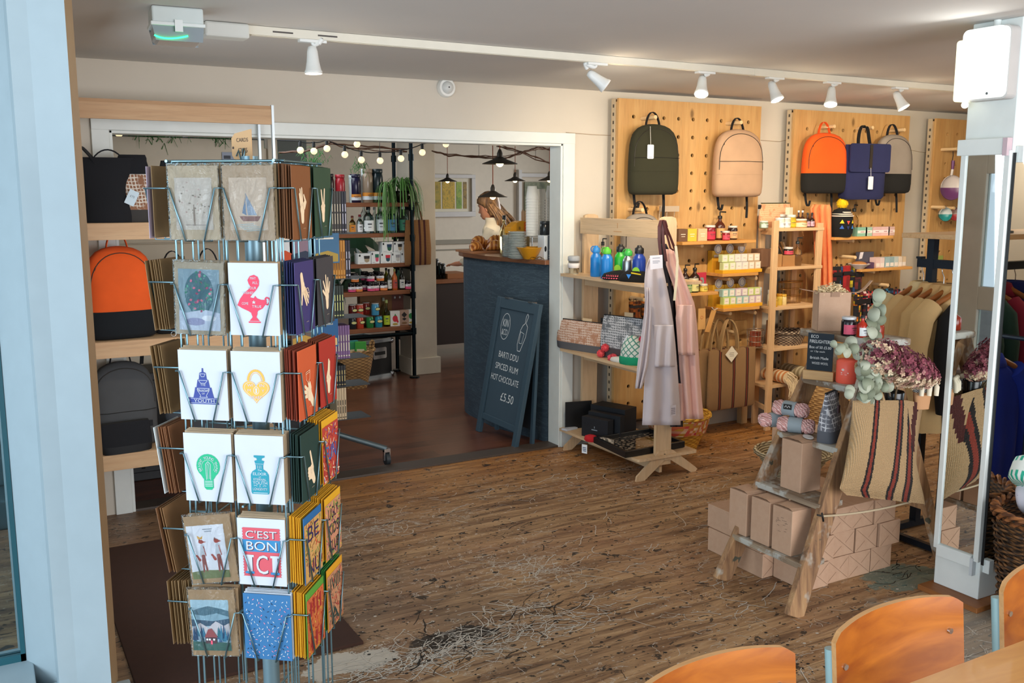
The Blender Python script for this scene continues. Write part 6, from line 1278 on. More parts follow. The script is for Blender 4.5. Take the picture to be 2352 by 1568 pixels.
for px, c_, cap, nm, y_ in ((1833, '3a1c10', 'e8e6e2', 'left white dropper bottle', 4.84), (1842, '3a1c10', 'e8e6e2', 'right white dropper bottle', 4.84), (1854, '2a1210', '1a2022', 'left pink-labelled dropper bottle', 4.78), (1864, '2a1210', '1a2022', 'right pink-labelled dropper bottle', 4.78)):
    bottle('dropper_bottle', nm+' on top of the corner shelf', wb(px, z1, y_), .019 if cap[0] == '1' else .018, .10 if cap[0] == '1' else .115, c_, cap, 'd8a8b8' if cap[0] == '1' else None, None, False, neck=.42)
carton('folded_card', 'white folded card standing on the yellow jar', wb(1811, z1+.088, 4.79), .05, .03, .05, 'e0cdb4', .3)
WOV = check('c88a62', 'e0b48c', 90, .4); xc, w, z0, h = fit(1744, 1816, 466, 505, 4.87); pouch('pouch', 'wide woven peach pouch standing at the back of the corner shelf', (xc, 4.87, z1), 0, w, (P(1780, 467, Y=4.87).z-z1), .04, WOV, 'b8805a', '4a4a30', -1)
z2 = CZ[1]
carton('box', 'brown carton on the second corner shelf, left end', wb(1752, z2, 4.84), .10, .10, .12, '7d5a42'); carton('kraft_box', 'kraft tray box under the red jar on the corner shelf', wb(1812, z2, 4.80), .17, .08, .075, 'a87846'); carton('kraft_box', 'small kraft carton beside the tray box', wb(1787, z2, 4.77), .05, .05, .085, 'b58550')
jar('candle_jar', 'small red-labelled jar standing on the kraft tray box', wb(1813, z2+.075, 4.79), .034, .055, '1c1410', 'd8d0c8', ['d8485a'], lidh=.24); jar('cosmetic_jar', 'white-labelled jar stacked behind the small kraft carton', wb(1780, z2, 4.84), .032, .12, '5a6a5a', 'd8d0c0', ['e4d8c8'])
for k, (a0, a1, c_) in enumerate((((1782, 550), (1800, 585), '7a4a26'), ((1793, 555), (1808, 590), 'b88a50'), ((1798, 557), (1812, 590), 'd0b890'))):
    u, v = P(*a0, Y=4.88), P(*a1, Y=4.84); solo('wooden_brush', MB().tube([u, u.lerp(v, .5), v], [.010, .006, .006], 8), flat(c_), ['dark brown wooden brush leaning in the corner shelf', 'tan wooden brush leaning in the corner shelf', 'pale slim brush handle in the corner shelf'][k], 'brush')
bottle('pump_bottle', 'clear glass bottle with a black pump on the corner shelf', wb(1834, z2, 4.77), .032, .17, 'e8e4d8', '1c2426', None, None, True, True, .34)
z3 = CZ[2]
for px, r_, h_, c_, l_, nm, y_ in ((1748, .024, .13, 'c8ccd0', 'd8dce0', 'slim steel bottle left', 4.84), (1778, .026, .11, 'e0d8b8', 'd8d4c8', 'pale pump-top bottle', 4.80), (1783, .032, .055, 'd8a83a', 'e0b84a', 'low yellow tub', 4.76), (1797, .022, .08, 'd8b84a', 'c88a1c', 'taller yellow tub', 4.80), (1807, .022, .075, 'e0c88a', 'd8a83a', 'cream and yellow tub', 4.80)):
    jar('cosmetic_tub', nm+' on the third corner shelf', wb(px, z3, y_), r_, h_, c_, l_, None)
def wire_basket(name, lab, loc, rx, ry, h, mat=None, n=16):
    t = thing(name, lab, 'basket', loc); mb = MB()
    for z in (0, h*.33, h*.66, h): mb.tube([(rx*(.85+.15*z/h)*math.cos(a), ry*(.85+.15*z/h)*math.sin(a), z) for a in [2*PI*i/20 for i in range(20)]], .0022 if z < h else .0035, 5, closed=True)
    for i in range(n): a = 2*PI*i/n; mb.tube([(rx*.85*math.cos(a), ry*.85*math.sin(a), 0), (rx*math.cos(a), ry*math.sin(a), h)], .0015, 4)
    for i in range(-3, 4): mb.tube([(rx*.8*i/4, -ry*.7, 0), (rx*.8*i/4, ry*.7, 0)], .0015, 4)
    mk('wire_frame', mb, mat or metal('b88a4a', .4), t); return t
wire_basket('wire_basket', 'brass wire basket at the back of the third corner shelf', wb(1822, z3, 4.87), .11, .05, .15); z4 = CZ[3]
wb1 = wire_basket('wire_basket', 'small white wire basket of red bars on the lowest corner shelf', wb(1745, z4, 4.83), .06, .06, .12, metal('d8cdbc'))
for k in range(3): carton('wrapped_bar', 'brick-red wrapped bar %s in the small wire basket' % ['lowest', 'middle', 'uppermost'][k], wb(1745, z4+.005+.035*k, 4.83), .07, .05, .032, ['9a4a2c', 'a8583a', '8a3a24'][k], .2*k)
carton('wooden_board', 'brown wooden board leaning on the lowest corner shelf', wb(1776, z4, 4.88), .05, .02, .17, '8a5a34', .3, cat='board')
basket('basket', 'round dark woven basket with a patterned rim on the lowest corner shelf', wb(1822, z4, 4.81), .075, .095, .09, wicker('4a382c', 'b09a80', 1.4), rx=1.5)
# throws
def throw(lab, px, py, Y, L, r, c1, c2, zb):
    q = P(px, py, Y=Y); t = thing('rolled_throw', lab, 'blanket', (q.x, Y, zb+r)); m = NT('striped_throw'); x, y, z = m.xyz(); f = m.step(m.math('FRACT', m.math('MULTIPLY', y, 28)), .5, .56); mt = m.out(m.mix(f, c1, c2), .95, 0, bump=m.noise(120, 2), bs=.4, bd=.002)
    mb = MB(); rings = [[Vector((r*(1.25-.1*(i % 2))*math.cos(a), -L/2+L*i/8, r*math.sin(a))) for a in [2*PI*j/20 for j in range(20)]] for i in range(9)]; mb.ring(rings); mk('roll', mb, mt, t)
    random.seed(int(px)); fr = MB()
    for i in range(46):
        a = random.random()*2*PI; p0 = Vector((r*1.1*math.cos(a)*random.random(), -L/2, r*math.sin(a)*random.random())); fr.tube([p0, p0+Vector((random.uniform(-.02, .03), -.05, -.03)), p0+Vector((random.uniform(-.02, .03), -.06, -.10-random.random()*.03))], [.004, .003, .002], 5)
    mk('fringe', fr, flat(c2, .95), t)
zlow = P(1740, 880, Y=4.9).z+.02
throw('orange and cream striped throw rolled on the low slats, fringe hanging', 1785, 875, 4.80, .22, .045, 'c07a44', 'd8c09a', zlow); throw('olive grey rolled throw beside the striped one', 1830, 862, 4.82, .22, .048, '8a7a5a', 'b8a888', zlow)
basket('basket', 'large seagrass basket on the floor behind the step ladder', (5.02, 4.45, 0), .16, .20, .40, wicker('8a6438', 'c49a60', .9))
# orange towel
def cloth(name, lab, cat, rows, Y, mat, amp=.012, folds=5, thick=.004, nu=26, nv=22, group=None, ph=0, parent=None, yslope=0):
    """rows: (pixel y, left pixel x, right pixel x) from top to bottom, hung at depth Y"""
    def fn(u, v):
        k = v*(len(rows)-1); i = min(int(k), len(rows)-2); f = k-i; f = f*f*(3-2*f) if False else f; a, b = rows[i], rows[i+1]; py = a[0]+(b[0]-a[0])*f; x0 = a[1]+(b[1]-a[1])*f; x1 = a[2]+(b[2]-a[2])*f
        yy = Y+amp*(.25+v)*math.sin(folds*2*PI*u+ph+1.5*v)+amp*.35*math.sin(folds*5.3*u+3*v+ph)+yslope*(u-.5)
        return P(x0+(x1-x0)*u, py, Y=yy)
    mb = MB().grid(fn, nu, nv)
    if parent: return mk(name, mb, mat, parent, solid=thick)
    return solo(name, mb, mat, lab, cat, solid=thick, group=group)
OT = NT('orange_towel'); otm = OT.out(OT.mix(OT.noise(7, 4), 'df7440', 'f39c66'), .98, 0, bump=OT.noise(260, 2), bs=.6, bd=.003)
cloth('towel', 'long orange towel hanging between the corner shelf and the beanie shelf', 'towel', [(470, 1868, 1905), (480, 1862, 1908), (540, 1870, 1908), (640, 1874, 1912), (740, 1872, 1912)], 4.80, otm, .016, 3, .012)
# beanie shelf
b1 = wb(1932, zB1, 4.80); bn_ = thing('beanie', 'black beanie with a yellow pompom and coloured triangles', 'hat', b1)
KN = NT('black_knit'); knm = KN.out('0e0d0e', .98, 0, bump=KN.n('TexWave', {'bands_direction': 'Z'}, Vector=KN.co, Scale=90).outputs[1], bs=.4, bd=.002)
mk('crown', MB().loft([(0, .070, .062), (.03, .084, .074), (.10, .088, .078), (.15, .080, .070), (.19, .058, .052), (.205, .02, .02)], 26, 2.1), knm, bn_)
mb = MB()
for k, (c_, z) in enumerate(((0, .145), (1, .158), (0, .171))): mb.lathe([((.083-.010*k), z), ((.085-.011*k), z+.004), ((.083-.011*k), z+.008)], n=26, mi=0, cap=False)
mk('stripes', mb, flat('d8c8b8', .9), bn_)
a = Art(); 
for k, (x_, z_, up, c_) in enumerate(((-.062, .098, 1, 'e0c020'), (-.02, .115, -1, 'd84a3c'), (.022, .098, 1, 'e0c020'), (.062, .115, -1, 'd84a3c'), (-.062, .060, 1, '2a5aa8'), (-.02, .078, -1, '1a2a5a'), (.022, .060, 1, '3a7ac8'), (.060, .075, -1, '1a2a5a'))): a.poly([(x_-.013, z_), (x_+.013, z_), (x_, z_+.026*up)], c_)
o = mk('triangles', a.mb, a.mats, bn_)
for v in o.data.vertices: v.co.y = -.083*math.sqrt(max(0, 1-(v.co.x/.095)**2))*(1.0)-.001+v.co.y*.2
random.seed(3); mb = MB().sph((0, 0, .235), .036, 16)
for i in range(220): th, ph = random.random()*2*PI, math.acos(random.uniform(-1, 1)); d = Vector((math.sin(ph)*math.cos(th), math.sin(ph)*math.sin(th), math.cos(ph))); mb.tube([Vector((0, 0, .235))+d*.030, Vector((0, 0, .235))+d*.041], [.0035, .0015], 4)
mk('pompom', mb, flat('e8bc10', .95), bn_)
bottle('pump_bottle', 'clear glass bottle with a black pump beside the beanie', wb(1960, zB1, 4.84), .034, .20, 'e8dcc4', '14181a', None, None, True, True, .3)
for k, (px, c_, s_, nm, w_) in enumerate(((1975, '7fae98', 'd8ddd0', 'green and white carton beside the glass bottle', .10), (1990, '9ab8a4', 'e0ddd4', 'pale green carton, second on the beanie shelf', .07), (2009, 'd0a8a4', 'e4dcd8', 'pink and white striped carton on the beanie shelf', .09), (2028, 'd8b4b0', 'e8dedc', 'pale pink carton on the beanie shelf', .09), (2042, 'c8a49a', 'e0d4cc', 'rose carton at the right end of the beanie shelf', .07))):
    carton('soap_carton', nm, wb(px, zB1, 4.80), w_, .05, .065, c_, 0, None, [([(-.5, .35), (.5, .35), (.5, .65), (-.5, .65)], s_), ([(-.2, .45), (.2, .45), (.2, .52), (-.2, .52)], 'b05a64')])
# lower right shelf
carton('folded_cloth', 'slate grey folded cloth with a white label leaning on the lower right shelf', wb(1990, zB2, 4.87), .16, .03, .115, '4a4856', 0, None, [([(-.5, .55), (-.28, .6), (-.2, 1), (-.42, 1)], 'd8d0d4')]); solo('bowl', MB().lathe([(.03, 0), (.035, .004), (.075, .035), (.078, .038), (.074, .038), (.032, .01), (.002, .008)], n=26).sph((0, 0, .035), (.06, .05, .02), 16, 1), [flat('dcd4cc', .4), flat('a8703a', .8)], 'white oval dish with brown pieces on the lower right shelf', 'dish', wb(1978, zB2, 4.79)); carton('purple_box', 'small purple carton beside the white dish', wb(2001, zB2, 4.78), .06, .04, .045, '4a2c4a', -.4)
for k, (px, c_) in enumerate(((2014, 'd8b8b0'), (2024, 'dcc8c4'), (2036, '9ab4b8'), (2046, '8fa8ac'), (2056, 'b8c4c0'), (2066, 'd8c8b4'), (2074, 'd4bc9c'))): carton('patterned_carton', ['pale rose', 'blush', 'grey-blue', 'blue-grey', 'pale aqua', 'cream dotted', 'sand dotted'][k]+' carton in the row on the lower right shelf', wb(px, zB2, 4.82), .045, .06, .075, c_, 0, None, [([(-.4, .1), (.4, .1), (.4, .45), (-.4, .45)], 'e4dcd4')])
# coloured socks
pats = [['0e0e10', '8a1818', '0e0e10', '141418', '0e0e10'], ['101012', 'b89c1c', '101012', '1c3f70', '101012', '101012'], ['981a1a', '981a1a', '981a1a', '7a1616'], ['0e0e10', '24508a', '101012', 'b8a420', '101012', '101012'], ['121214', '121214', '6a2420', '1c1c20']]
for k, (px, py, h_, l) in enumerate(((1922, 612, .22, 'red and black sock bundle, leftmost under the dowel'), (1932, 612, .22, 'black sock with blue and yellow triangles, left'), (1945, 610, .22, 'red sock with a grey patterned toe'), (1960, 612, .22, 'black sock with a blue diamond and yellow triangle, right'), (1972, 616, .20, 'plain black sock at the right of the bundle'))): sock(l, px, py, 4.80+.012*(k % 2), h_, .085, sockm(pats[k], 40))
pats = [['121014', 'd8c420', 'e07a1c', '3a1a1c'], ['16121a', 'c8481c', 'd8c8c0', 'b01c2c'], ['101014', '1a3a6a', '2a6a8a', '0e1220'], ['14141c', '2a7aa8', '101018', '8a1c2c'], ['d8d0cc', '14141a', 'c82a34', 'e4e0dc'], ['101012', 'e0a01c', 'c82a1c', '101014'], ['14141c', '0e2a5a', 'e8d8c8', '101014']]
lbl = ['sunflower-yellow patterned sock, leftmost of the long row', 'red and white patterned sock, second of the long row', 'dark blue sock in the long row', 'teal and black sock in the long row', 'white and black sock at the right of the long row', 'yellow-orange patterned sock low in the row', 'navy spotted sock behind the kraft box']
for k, (px, py) in enumerate(((1972, 670), (1992, 668), (2042, 662), (2058, 664), (2076, 668), (2008, 668), (2026, 664))): sock(lbl[k], px, py, 4.80+.02*(k % 2), .30, .10, sockm(pats[k]+['14141a', '100e12', '1a1a20'], 60))
for k, (px, py) in enumerate(((1978, 745), (2000, 742), (2020, 742), (2045, 742))): sock(['purple-grey lower sock, left', 'orange and red lower sock', 'blue and yellow lower sock', 'black and blue lower sock, right'][k], px, py, 4.74, .24, .10, sockm([['8a8494', 'a89cb0', '5a5468'], ['d8481c', 'e08a2c', '1a1a2a'], ['1a4ac8', 'e0c02c', '2a8ac8'], ['0e0e14', '1a6a9a', '101014']][k], 34))
solo('price_card', MB().box(0, .10, 0, .006, 0, .06), flat('9fae5a'), 'small green card on the right pegboard above the garment rail', 'card', (P(2146, 610, Y=4.9).x, 4.90, P(2146, 605, Y=4.9).z))
# pans
def pan(lab, px, py, rpx, Y, c1, c2, handle=True):
    q = P(px, py, Y=Y); r = rpx*(EYE-q).length/2180; t = thing('enamel_pan', lab, 'pan', q, math.radians(-20))
    mb = MB(); n = 28; prof = [(r, -.022), (r*1.03, -.018), (r, -.014), (r*.82, .02), (0.002, .022)]
    rings = [[Vector((rr*math.cos(2*PI*i/n), y_, rr*math.sin(2*PI*i/n))) for i in range(n)] for rr, y_ in prof]; vs = [p for g_ in rings for p in g_]; fs = []; ms = []
    for j in range(len(rings)-1):
        for i in range(n): fs.append((j*n+i, j*n+(i+1) % n, (j+1)*n+(i+1) % n, (j+1)*n+i)); ms.append(1 if math.sin(2*PI*(i+.5)/n) < -.05 else 0)
    mb.add(vs, fs, ms, True); mk('pan_body', mb, [flat(c1, .3), flat(c2, .3)], t)
    if handle: mk('handle', MB().tube([(0, 0, r*.95), (0, -.01, r*1.5), (0, -.01, r*2.2)], [.010, .011, .013], 8, mi=[0, 1]), [flat(c1, .3), flat(c2, .3)], t); mk('hanging_loop', MB().tube([(0, 0, r*2.2), (.004, 0, r*2.6), (0, 0, r*2.95)], .003, 5), BLACK, t)
    else: mk('hanging_loop', MB().tube([(-.02, 0, r*.9), (0, 0, r*1.25), (.02, 0, r*.9)], .003, 5), STEEL, t)
pan('large white and purple enamel pan hanging on the right pegboard', 2183, 431, 25, 4.84, 'd8cfc8', '6a3a6a'); pan('small white and teal enamel pan below the big one', 2169, 492, 14, 4.84, 'cfd0cc', '1f8a8a', False); peg(2192, 478, .12, 'dowel peg holding the small red pan'); peg(2169, 476, .12, 'dowel peg holding the teal pan'); pan('small red enamel pan beside the teal one', 2192, 492, 13, 4.86, 'b8a49c', 'b03a3c', False)
# cable and detectors
for l, pts in (('thin cable along the wall from the door frame', [(1300, 304), (1360, 309), (1400, 311), (1418, 308)]), ('thin cable sagging between the two left pegboards', [(1748, 322), (1790, 325), (1824, 318)]), ('thin cable sagging between the two right pegboards', [(2090, 344), (2120, 350), (2152, 350)])): solo('cable', MB().tube([P(a, b, Y=YW-.004) for a, b in pts], .0025, 5), flat('b8a48c', .5), l, 'cable')
q = P(1023, 202, Y=YW); sm = thing('smoke_alarm', 'round white smoke alarm high on the rear wall', 'smoke alarm', (q.x, YW, q.z)); R90 = Matrix.Rotation(PI/2, 4, 'X')
mk('base', MB().lathe([(.055, 0), (.055, .018), (.048, .03)], n=28).xf(R90), flat('e6e6e0', .4), sm); mk('dome', MB().lathe([(.036, .03), (.030, .045), (.012, .05)], n=22).xf(R90), flat('d0d2ce', .4), sm); mk('led', MB().sph((0, -.051, 0), .004, 8), BLACK, sm)
# ================================================================ wooden display rack with aprons
RW = wood('d9bd98', 'cba880', 'Z', 1); RY = wood('d9bd98', 'cba880', 'Y', 1)
RX0, RX1, RY0, RY1 = 3.17, 3.60, 4.20, 5.00; RZ = [1.128, .655, .135]
rk = thing('display_rack', 'pale plywood display rack with three shelves by the door frame', 'display rack', (0, 0, 0))
for y_ in (4.22, 4.985):
    fr_ = mk('end_post', MB().prism([(3.315, .07), (3.425, .07), (3.425, 1.46), (3.415, 1.487), (3.39, 1.495), (3.345, 1.495), (3.32, 1.487), (3.315, 1.46)], y_-.011, y_+.011, 'xz'), RW, rk, bevel=.002)
    mk('foot', MB().prism([(3.17, .0), (3.18, -.0), (3.23, .0), (3.37, .10), (3.41, .10), (3.57, .0), (3.605, .0), (3.618, .014), (3.60, .030), (3.43, .155), (3.33, .155), (3.175, .030)], y_-.023, y_-.011, 'xz'), RW, rk, bevel=.002)
    mk('screws', MB().cyl((3.37, y_-.026, .135), (3.37, y_-.020, .135), .005, n=8), flat('5a5048', .4, .8), rk)
mk('header_board', MB().box(3.300, 3.315, 4.20, 5.0, 1.375, 1.475), RY, rk, bevel=.002)
mk('engraved_logo', MB().box(3.2992, 3.2998, 4.56, 4.64, 1.398, 1.402).box(3.2992, 3.2998, 4.598, 4.603, 1.42, 1.45), flat('c2905c'), rk)
for z in RZ: mk('shelf_board', MB().prism(rrect(RX0, RX1, RY0-.02, RY1+.03, .015), z-.016, z, 'xy'), RY, rk, bevel=.002)
for z in RZ[:2]: mk('rail', MB().box(3.318, 3.335, 4.23, 4.97, z-.075, z-.017), RY, rk)
mk('back_stretcher', MB().box(3.36, 3.378, 4.23, 4.97, .02, .07), RY, rk)
def rs(px, z, X): q = P(px, 600 if z > .9 else 800 if z > .4 else 1000, X=X); return Vector((X, q.y, z))
z = RZ[0]; FR = math.radians(-62)
c = thing('glass_cup', 'clear glass cup with a white band and grey lid at the shelf corner', 'cup', rs(1318, z, 3.21)); mk('glass_body', MB().lathe([(.022, 0), (.030, .004), (.034, .085), (.032, .085), (.026, .008)], n=22, cap=False), glass('e8e4da'), c); mk('band', MB().lathe([(.0335, .040), (.0362, .042), (.0372, .068), (.035, .07)], n=22), flat('e8e4e2', .5), c); mk('lid', MB().lathe([(.036, .084), (.038, .088), (.037, .110), (.030, .114)], n=22), flat('a8acb0', .5), c)
def flask(lab, px, X, c_, cap, h, r, lab2=None, loop=True, capc=None):
    t = thing('water_bottle', lab, 'water bottle', rs(px, z, X), FR); mk('body', MB().lathe([(r*.9, 0), (r, .006), (r, h*.60), (r*.88, h*.68), (r*.62, h*.74), (r*.60, h*.80)], n=22), flat(c_, .3, .0 if c_ != 'a8aeb0' else 1), t)
    mk('cap', MB().lathe([(r*.68, h*.78), (r*.70, h*.80), (r*.68, h*.92), (r*.4, h*.95), (r*.3, h)], n=18), flat(cap, .4), t)
    mk('collar', MB().lathe([(r*.66, h*.775), (r*.68, h*.785), (r*.66, h*.80)], n=18), STEEL, t)
    if loop: mk('cap_loop', MB().tube([(-r*.5-.018*math.cos(a), 0, h*.88+.018*math.sin(a)) for a in [2*PI*i/12 for i in range(12)]], .0035, 6, closed=True), flat(cap, .4), t)
    if lab2:
        mb = MB(); mb.grid(lambda u, v: ((r+.001)*math.cos(-PI/2-1.3+2.6*u), (r+.001)*math.sin(-PI/2-1.3+2.6*u), h*.04+h*.22*v), 10, 1); mk('sleeve', mb, flat('e6e4e0', .6), t)
        a = Art(); a.ell(0, h*.30, r*.6, r*.6, lab2); o = mk('round_sticker', a.mb, a.mats, t); o.location = (0, -r-.001, 0)
    return t
flask('sky blue child water bottle, left of the pair', 1369, 3.24, '1f7fd0', '2a8ada', .185, .034); flask('sky blue water bottle with a green cap', 1394, 3.22, '1f7fd0', '5ac03a', .185, .036)
flask('bright green water bottle with a black lid', 1425, 3.30, '28a82c', '14181a', .20, .036, '9ad83a', False); flask('steel bottle with a green lid', 1443, 3.27, 'a8aeb0', '3ab04a', .18, .034, None, True); flask('navy blue water bottle with a white sleeve', 1468, 3.26, '1c3f9c', '14161c', .205, .038, '8acc3a', False)
bottle('pump_bottle', 'clear bottle with a black pump behind the blue bottles', rs(1384, z, 3.38), .026, .20, 'dcd4c8', '14181a', None, None, True, True, .38)
KB = fabric('0c0c0e', 1.5); hp = thing('knit_hat', 'folded black knitted hat with coral triangles on the top shelf', 'hat', rs(1418, z, 3.225), FR); mk('hat_body', MB().loft([(0, .085, .055), (.012, .095, .062), (.035, .080, .05), (.052, .04, .03, .02), (.056, .01, .01, .02)], 26, 2.3), KB, hp)
a = Art(); 
for k in range(9): a.cap(-.07+.016*k, .012, -.066+.016*k, .012, .003, .003, 'd8506a')
for k in range(7): a.poly([(-.045+.012*k, .022), (-.037+.012*k, .022), (-.041+.012*k, .034)], 'e05a68')
o = mk('knit_pattern', a.mb, a.mats, hp)
for v in o.data.vertices: v.co.y += -.064*math.sqrt(max(0, 1-(v.co.x/.10)**2))+(v.co.z-.012)*.5
hp2 = thing('knit_hat', 'folded black hat with a blue triangle and yellow edge behind the coral one', 'hat', rs(1460, z, 3.24), FR); mk('hat_body', MB().loft([(0, .095, .05), (.015, .10, .055), (.04, .085, .045), (.062, .05, .03)], 26, 2.3), KB, hp2); a = Art(); a.poly([(-.03, .045), (.0, .045), (-.015, .02)], '3a8ae0').poly([(.0, .058), (.06, .05), (.06, .044), (.0, .050)], 'e0c81c'); o = mk('knit_pattern', a.mb, a.mats, hp2); o.location = (0, -.055, 0)
z = RZ[1]
def rpouch(lab, x0, x1, y0, X, mat, base, tagc=None):
    q0, q1 = P(x0, 800, X=X), P(x1, 800, X=X); w = abs(q1.y-q0.y)*1.0; yc = (q0.y+q1.y)/2; h = P((x0+x1)/2, y0, X=X).z-z
    t = pouch('pouch', lab, (X, yc, z), math.radians(-75), w*.98, h, .085, mat, base, '1c1c1e', -1); mk('label_flap', MB().box(w*.0, w*.18, -.002, .001, h*.98, h*1.12), flat('d8bc94'), t); return t
rpouch('peach check wash bag with a grey base on the middle shelf', 1296, 1382, 738, 3.25, check('b58468', 'e0cfc0', 75), '5a5a5e'); gp = rpouch('grey check wash bag with a white tag on the middle shelf', 1394, 1475, 728, 3.29, check('6a6e74', 'd0d2d6', 75), '4a4448')
g = mk('price_tag', MB().prism([(-.03, -.01), (0, -.035), (.035, .0), (.03, .025), (.0, .035)], -.001, .001), flat('e2e8ee'), gp); g.location = (.06, -.05, .12)
bz = rs(1453, z, 3.235); gb = thing('beanie', 'white and green cable-pattern beanie with a bright green cuff', 'hat', bz, FR); DM = NT('diamond_knit'); x, y, zz = DM.xyz(); f = DM.math('ABSOLUTE', DM.math('SUBTRACT', DM.math('FRACT', DM.math('MULTIPLY', DM.math('ADD', x, zz), 28)), .5)); f2 = DM.math('ABSOLUTE', DM.math('SUBTRACT', DM.math('FRACT', DM.math('MULTIPLY', DM.math('SUBTRACT', x, zz), 28)), .5)); dmm = DM.out(DM.mix(DM.step(DM.math('MINIMUM', f, f2), .13, .10), 'd8dcd4', '4f8f80'), .95)
mk('crown', MB().loft([(.045, .072, .055), (.08, .070, .055), (.12, .055, .045), (.155, .03, .026), (.165, .008, .008)], 24, 2.1), dmm, gb); mk('cuff', MB().loft([(0, .074, .056), (.01, .079, .060), (.04, .079, .060), (.046, .072, .056)], 24, 2.1), fabric('10936a', 1.6), gb)
def pompom(lab, loc, r, c_, grp=None):
    random.seed(int(r*1e4)); mb = MB().sph((0, 0, 0), r*.85, 14)
    for i in range(200): th, ph = random.random()*2*PI, math.acos(random.uniform(-1, 1)); d = Vector((math.sin(ph)*math.cos(th), math.sin(ph)*math.sin(th), math.cos(ph))); mb.tube([d*r*.75, d*r*1.05], [r*.09, r*.04], 4)
    return solo('pompom', mb, flat(c_, .95), lab, 'pompom', loc)
q = rs(1390, z, 3.21); pompom('upper coral pompom on the middle shelf', q+Vector((0, .0, .062)), .024, 'e8545c'); pompom('lower left coral pompom at the shelf edge', rs(1380, z, 3.20)+Vector((0, 0, .024)), .024, 'ea5a5e'); pompom('crimson pompom peeking by the grey apron', rs(1475, z, 3.25)+Vector((0, 0, .15)), .02, 'c82a4a')
mb = MB(); random.seed(4)
for i in range(5): a = -1+.5*i; mb.tube(bez((0, 0, .01), (.02, .02, .03), (.05*math.cos(a), .05*math.sin(a), .025), (.06*math.cos(a), .06*math.sin(a), .008), 6), .009, 8)
solo('knit_mitten', mb, fabric('d8505c', 1.4), 'coral knitted mitten lying beside the pompoms', 'mitten', rs(1397, z, 3.205), FR)
solo('knit_mitten', MB().loft([(0, .07, .03), (.008, .08, .036), (.022, .07, .03), (.028, .04, .02)], 22, 2.3), fabric('dcd8d0', 1.4), 'white knitted mitten with blue speckles at the shelf edge', 'mitten', rs(1428, z, 3.215), math.radians(-72))
z = RZ[2]
BX = flat('13151a', .5); 
def bigbox(lab, px, X, w, d, h, rz=-70, logo=False):
    t = carton('gift_box', lab, rs(px, z, X), w, d, h, '14181f', math.radians(rz))
    if logo: mk('logo', MB().box(-.022, .022, -d/2-.0013, -d/2-.0008, h*.40, h*.44).box(-.002, .002, -d/2-.0013, -d/2-.0008, h*.5, h*.60), flat('9aa6b0'), t)
    return t
bigbox('large black gift box at the back of the bottom shelf', 1408, 3.42, .26, .13, .17); bigbox('black gift box with a small silver logo on the bottom shelf', 1372, 3.25, .20, .06, .125, -72, True); bigbox('middle black gift box just behind the logo box', 1392, 3.32, .24, .05, .145)
solo('gift_box_lid', MB().box(-.09, .09, -.004, .004, 0, .175), flat('0b0c0e', .5), 'thin black gift box lid standing upright at the left of the bottom shelf', 'board', rs(1328, z, 3.28), math.radians(-12), bevel=.002)  # open lid of a black gift box, built as a plain board
solo('paper_tag', MB().box(-.05, .05, -.025, .025, 0, .012), flat('c8ccd4', .5), 'pale grey packet at the left end of the bottom shelf', 'packet', rs(1308, z, 3.21), .2, bevel=.003)
gl = thing('knit_gloves', 'black and white patterned gloves with red cuffs hanging over the bottom shelf', 'gloves', rs(1388, z, 3.205), math.radians(-68)); BWK = sockm(['141214', 'd8d0c4', '141214', 'c8bfb0'], 90)
mk('hand_part', MB().loft([(0, .06, .026), (.01, .075, .032), (.028, .065, .026), (.034, .03, .014)], 22, 2.4), BWK, gl); mk('cuff', MB().loft([(0, .035, .03, -.095), (.01, .045, .036, -.095), (.03, .040, .03, -.095), (.038, .02, .015, -.095)], 22, 2.2), fabric('c01c24', 1.5), gl)
g = mk('swing_tag', MB().prism([(-.019, -.055), (.019, -.055), (.019, 0), (-.019, 0)], -.001, .001), flat('e8ecf0'), gl); g.location = (-.105, -.055, -.012); mk('lettering', MB().box(-.012, .012, -.0018, -.0012, -.022, -.017).box(-.012, .012, -.0018, -.0012, -.032, -.027).box(-.010, .012, -.0018, -.0012, -.042, -.037), flat('4a5a7a'), g)
tr_ = thing('framed_tray', 'black framed tray with a glazed stone pattern sticking out of the rack', 'tray', (3.42, 4.20, .135), math.radians(14)); q = [P(1436, 1047, Z=.15), P(1573, 1022, Z=.15), P(1494, 990, Z=.15), P(1363, 1012, Z=.15)]
tr_.location = (0, 0, 0); tr_.rotation_euler = (0, 0, 0); C4 = [Vector((v.x, v.y, 0)) for v in q]; cen = sum(C4, Vector())/4
def inset(k): return [cen+(v-cen)*k for v in C4]
O, I = C4, inset(.90)
mb = MB()
for i in range(4):
    a, b, c, d = O[i], O[(i+1) % 4], I[(i+1) % 4], I[i]; n8 = [Vector((p.x, p.y, h_)) for h_ in (.137, .175) for p in (a, b, c, d)]; mb.add(n8, [(3, 2, 1, 0), (4, 5, 6, 7), (0, 1, 5, 4), (2, 3, 7, 6), (1, 2, 6, 5), (3, 0, 4, 7)])
mk('frame', mb, flat('0d0e11', .35), tr_, bevel=.002); I2 = inset(.92); SG = NT('stone_print'); f = SG.n('TexVoronoi', Vector=SG.co, Scale=38).outputs[0]; big_ = SG.n('VectorMath', {'operation': 'DISTANCE'}, i0=SG.co, i1=(cen.x+.05, cen.y-.03, .16)).outputs['Value']
col = SG.mix(SG.step(f, .35, .45), 'a89884', '2a241f'); col = SG.mix(SG.step(big_, .075, .06), col, SG.mix(SG.noise(20, 3), '9a8c7c', '6a5e52')); mk('print', MB().prism([(p.x, p.y) for p in I2], .138, .150, 'xy'), SG.out(col, .12, 0, Coat_Weight=.6), tr_)
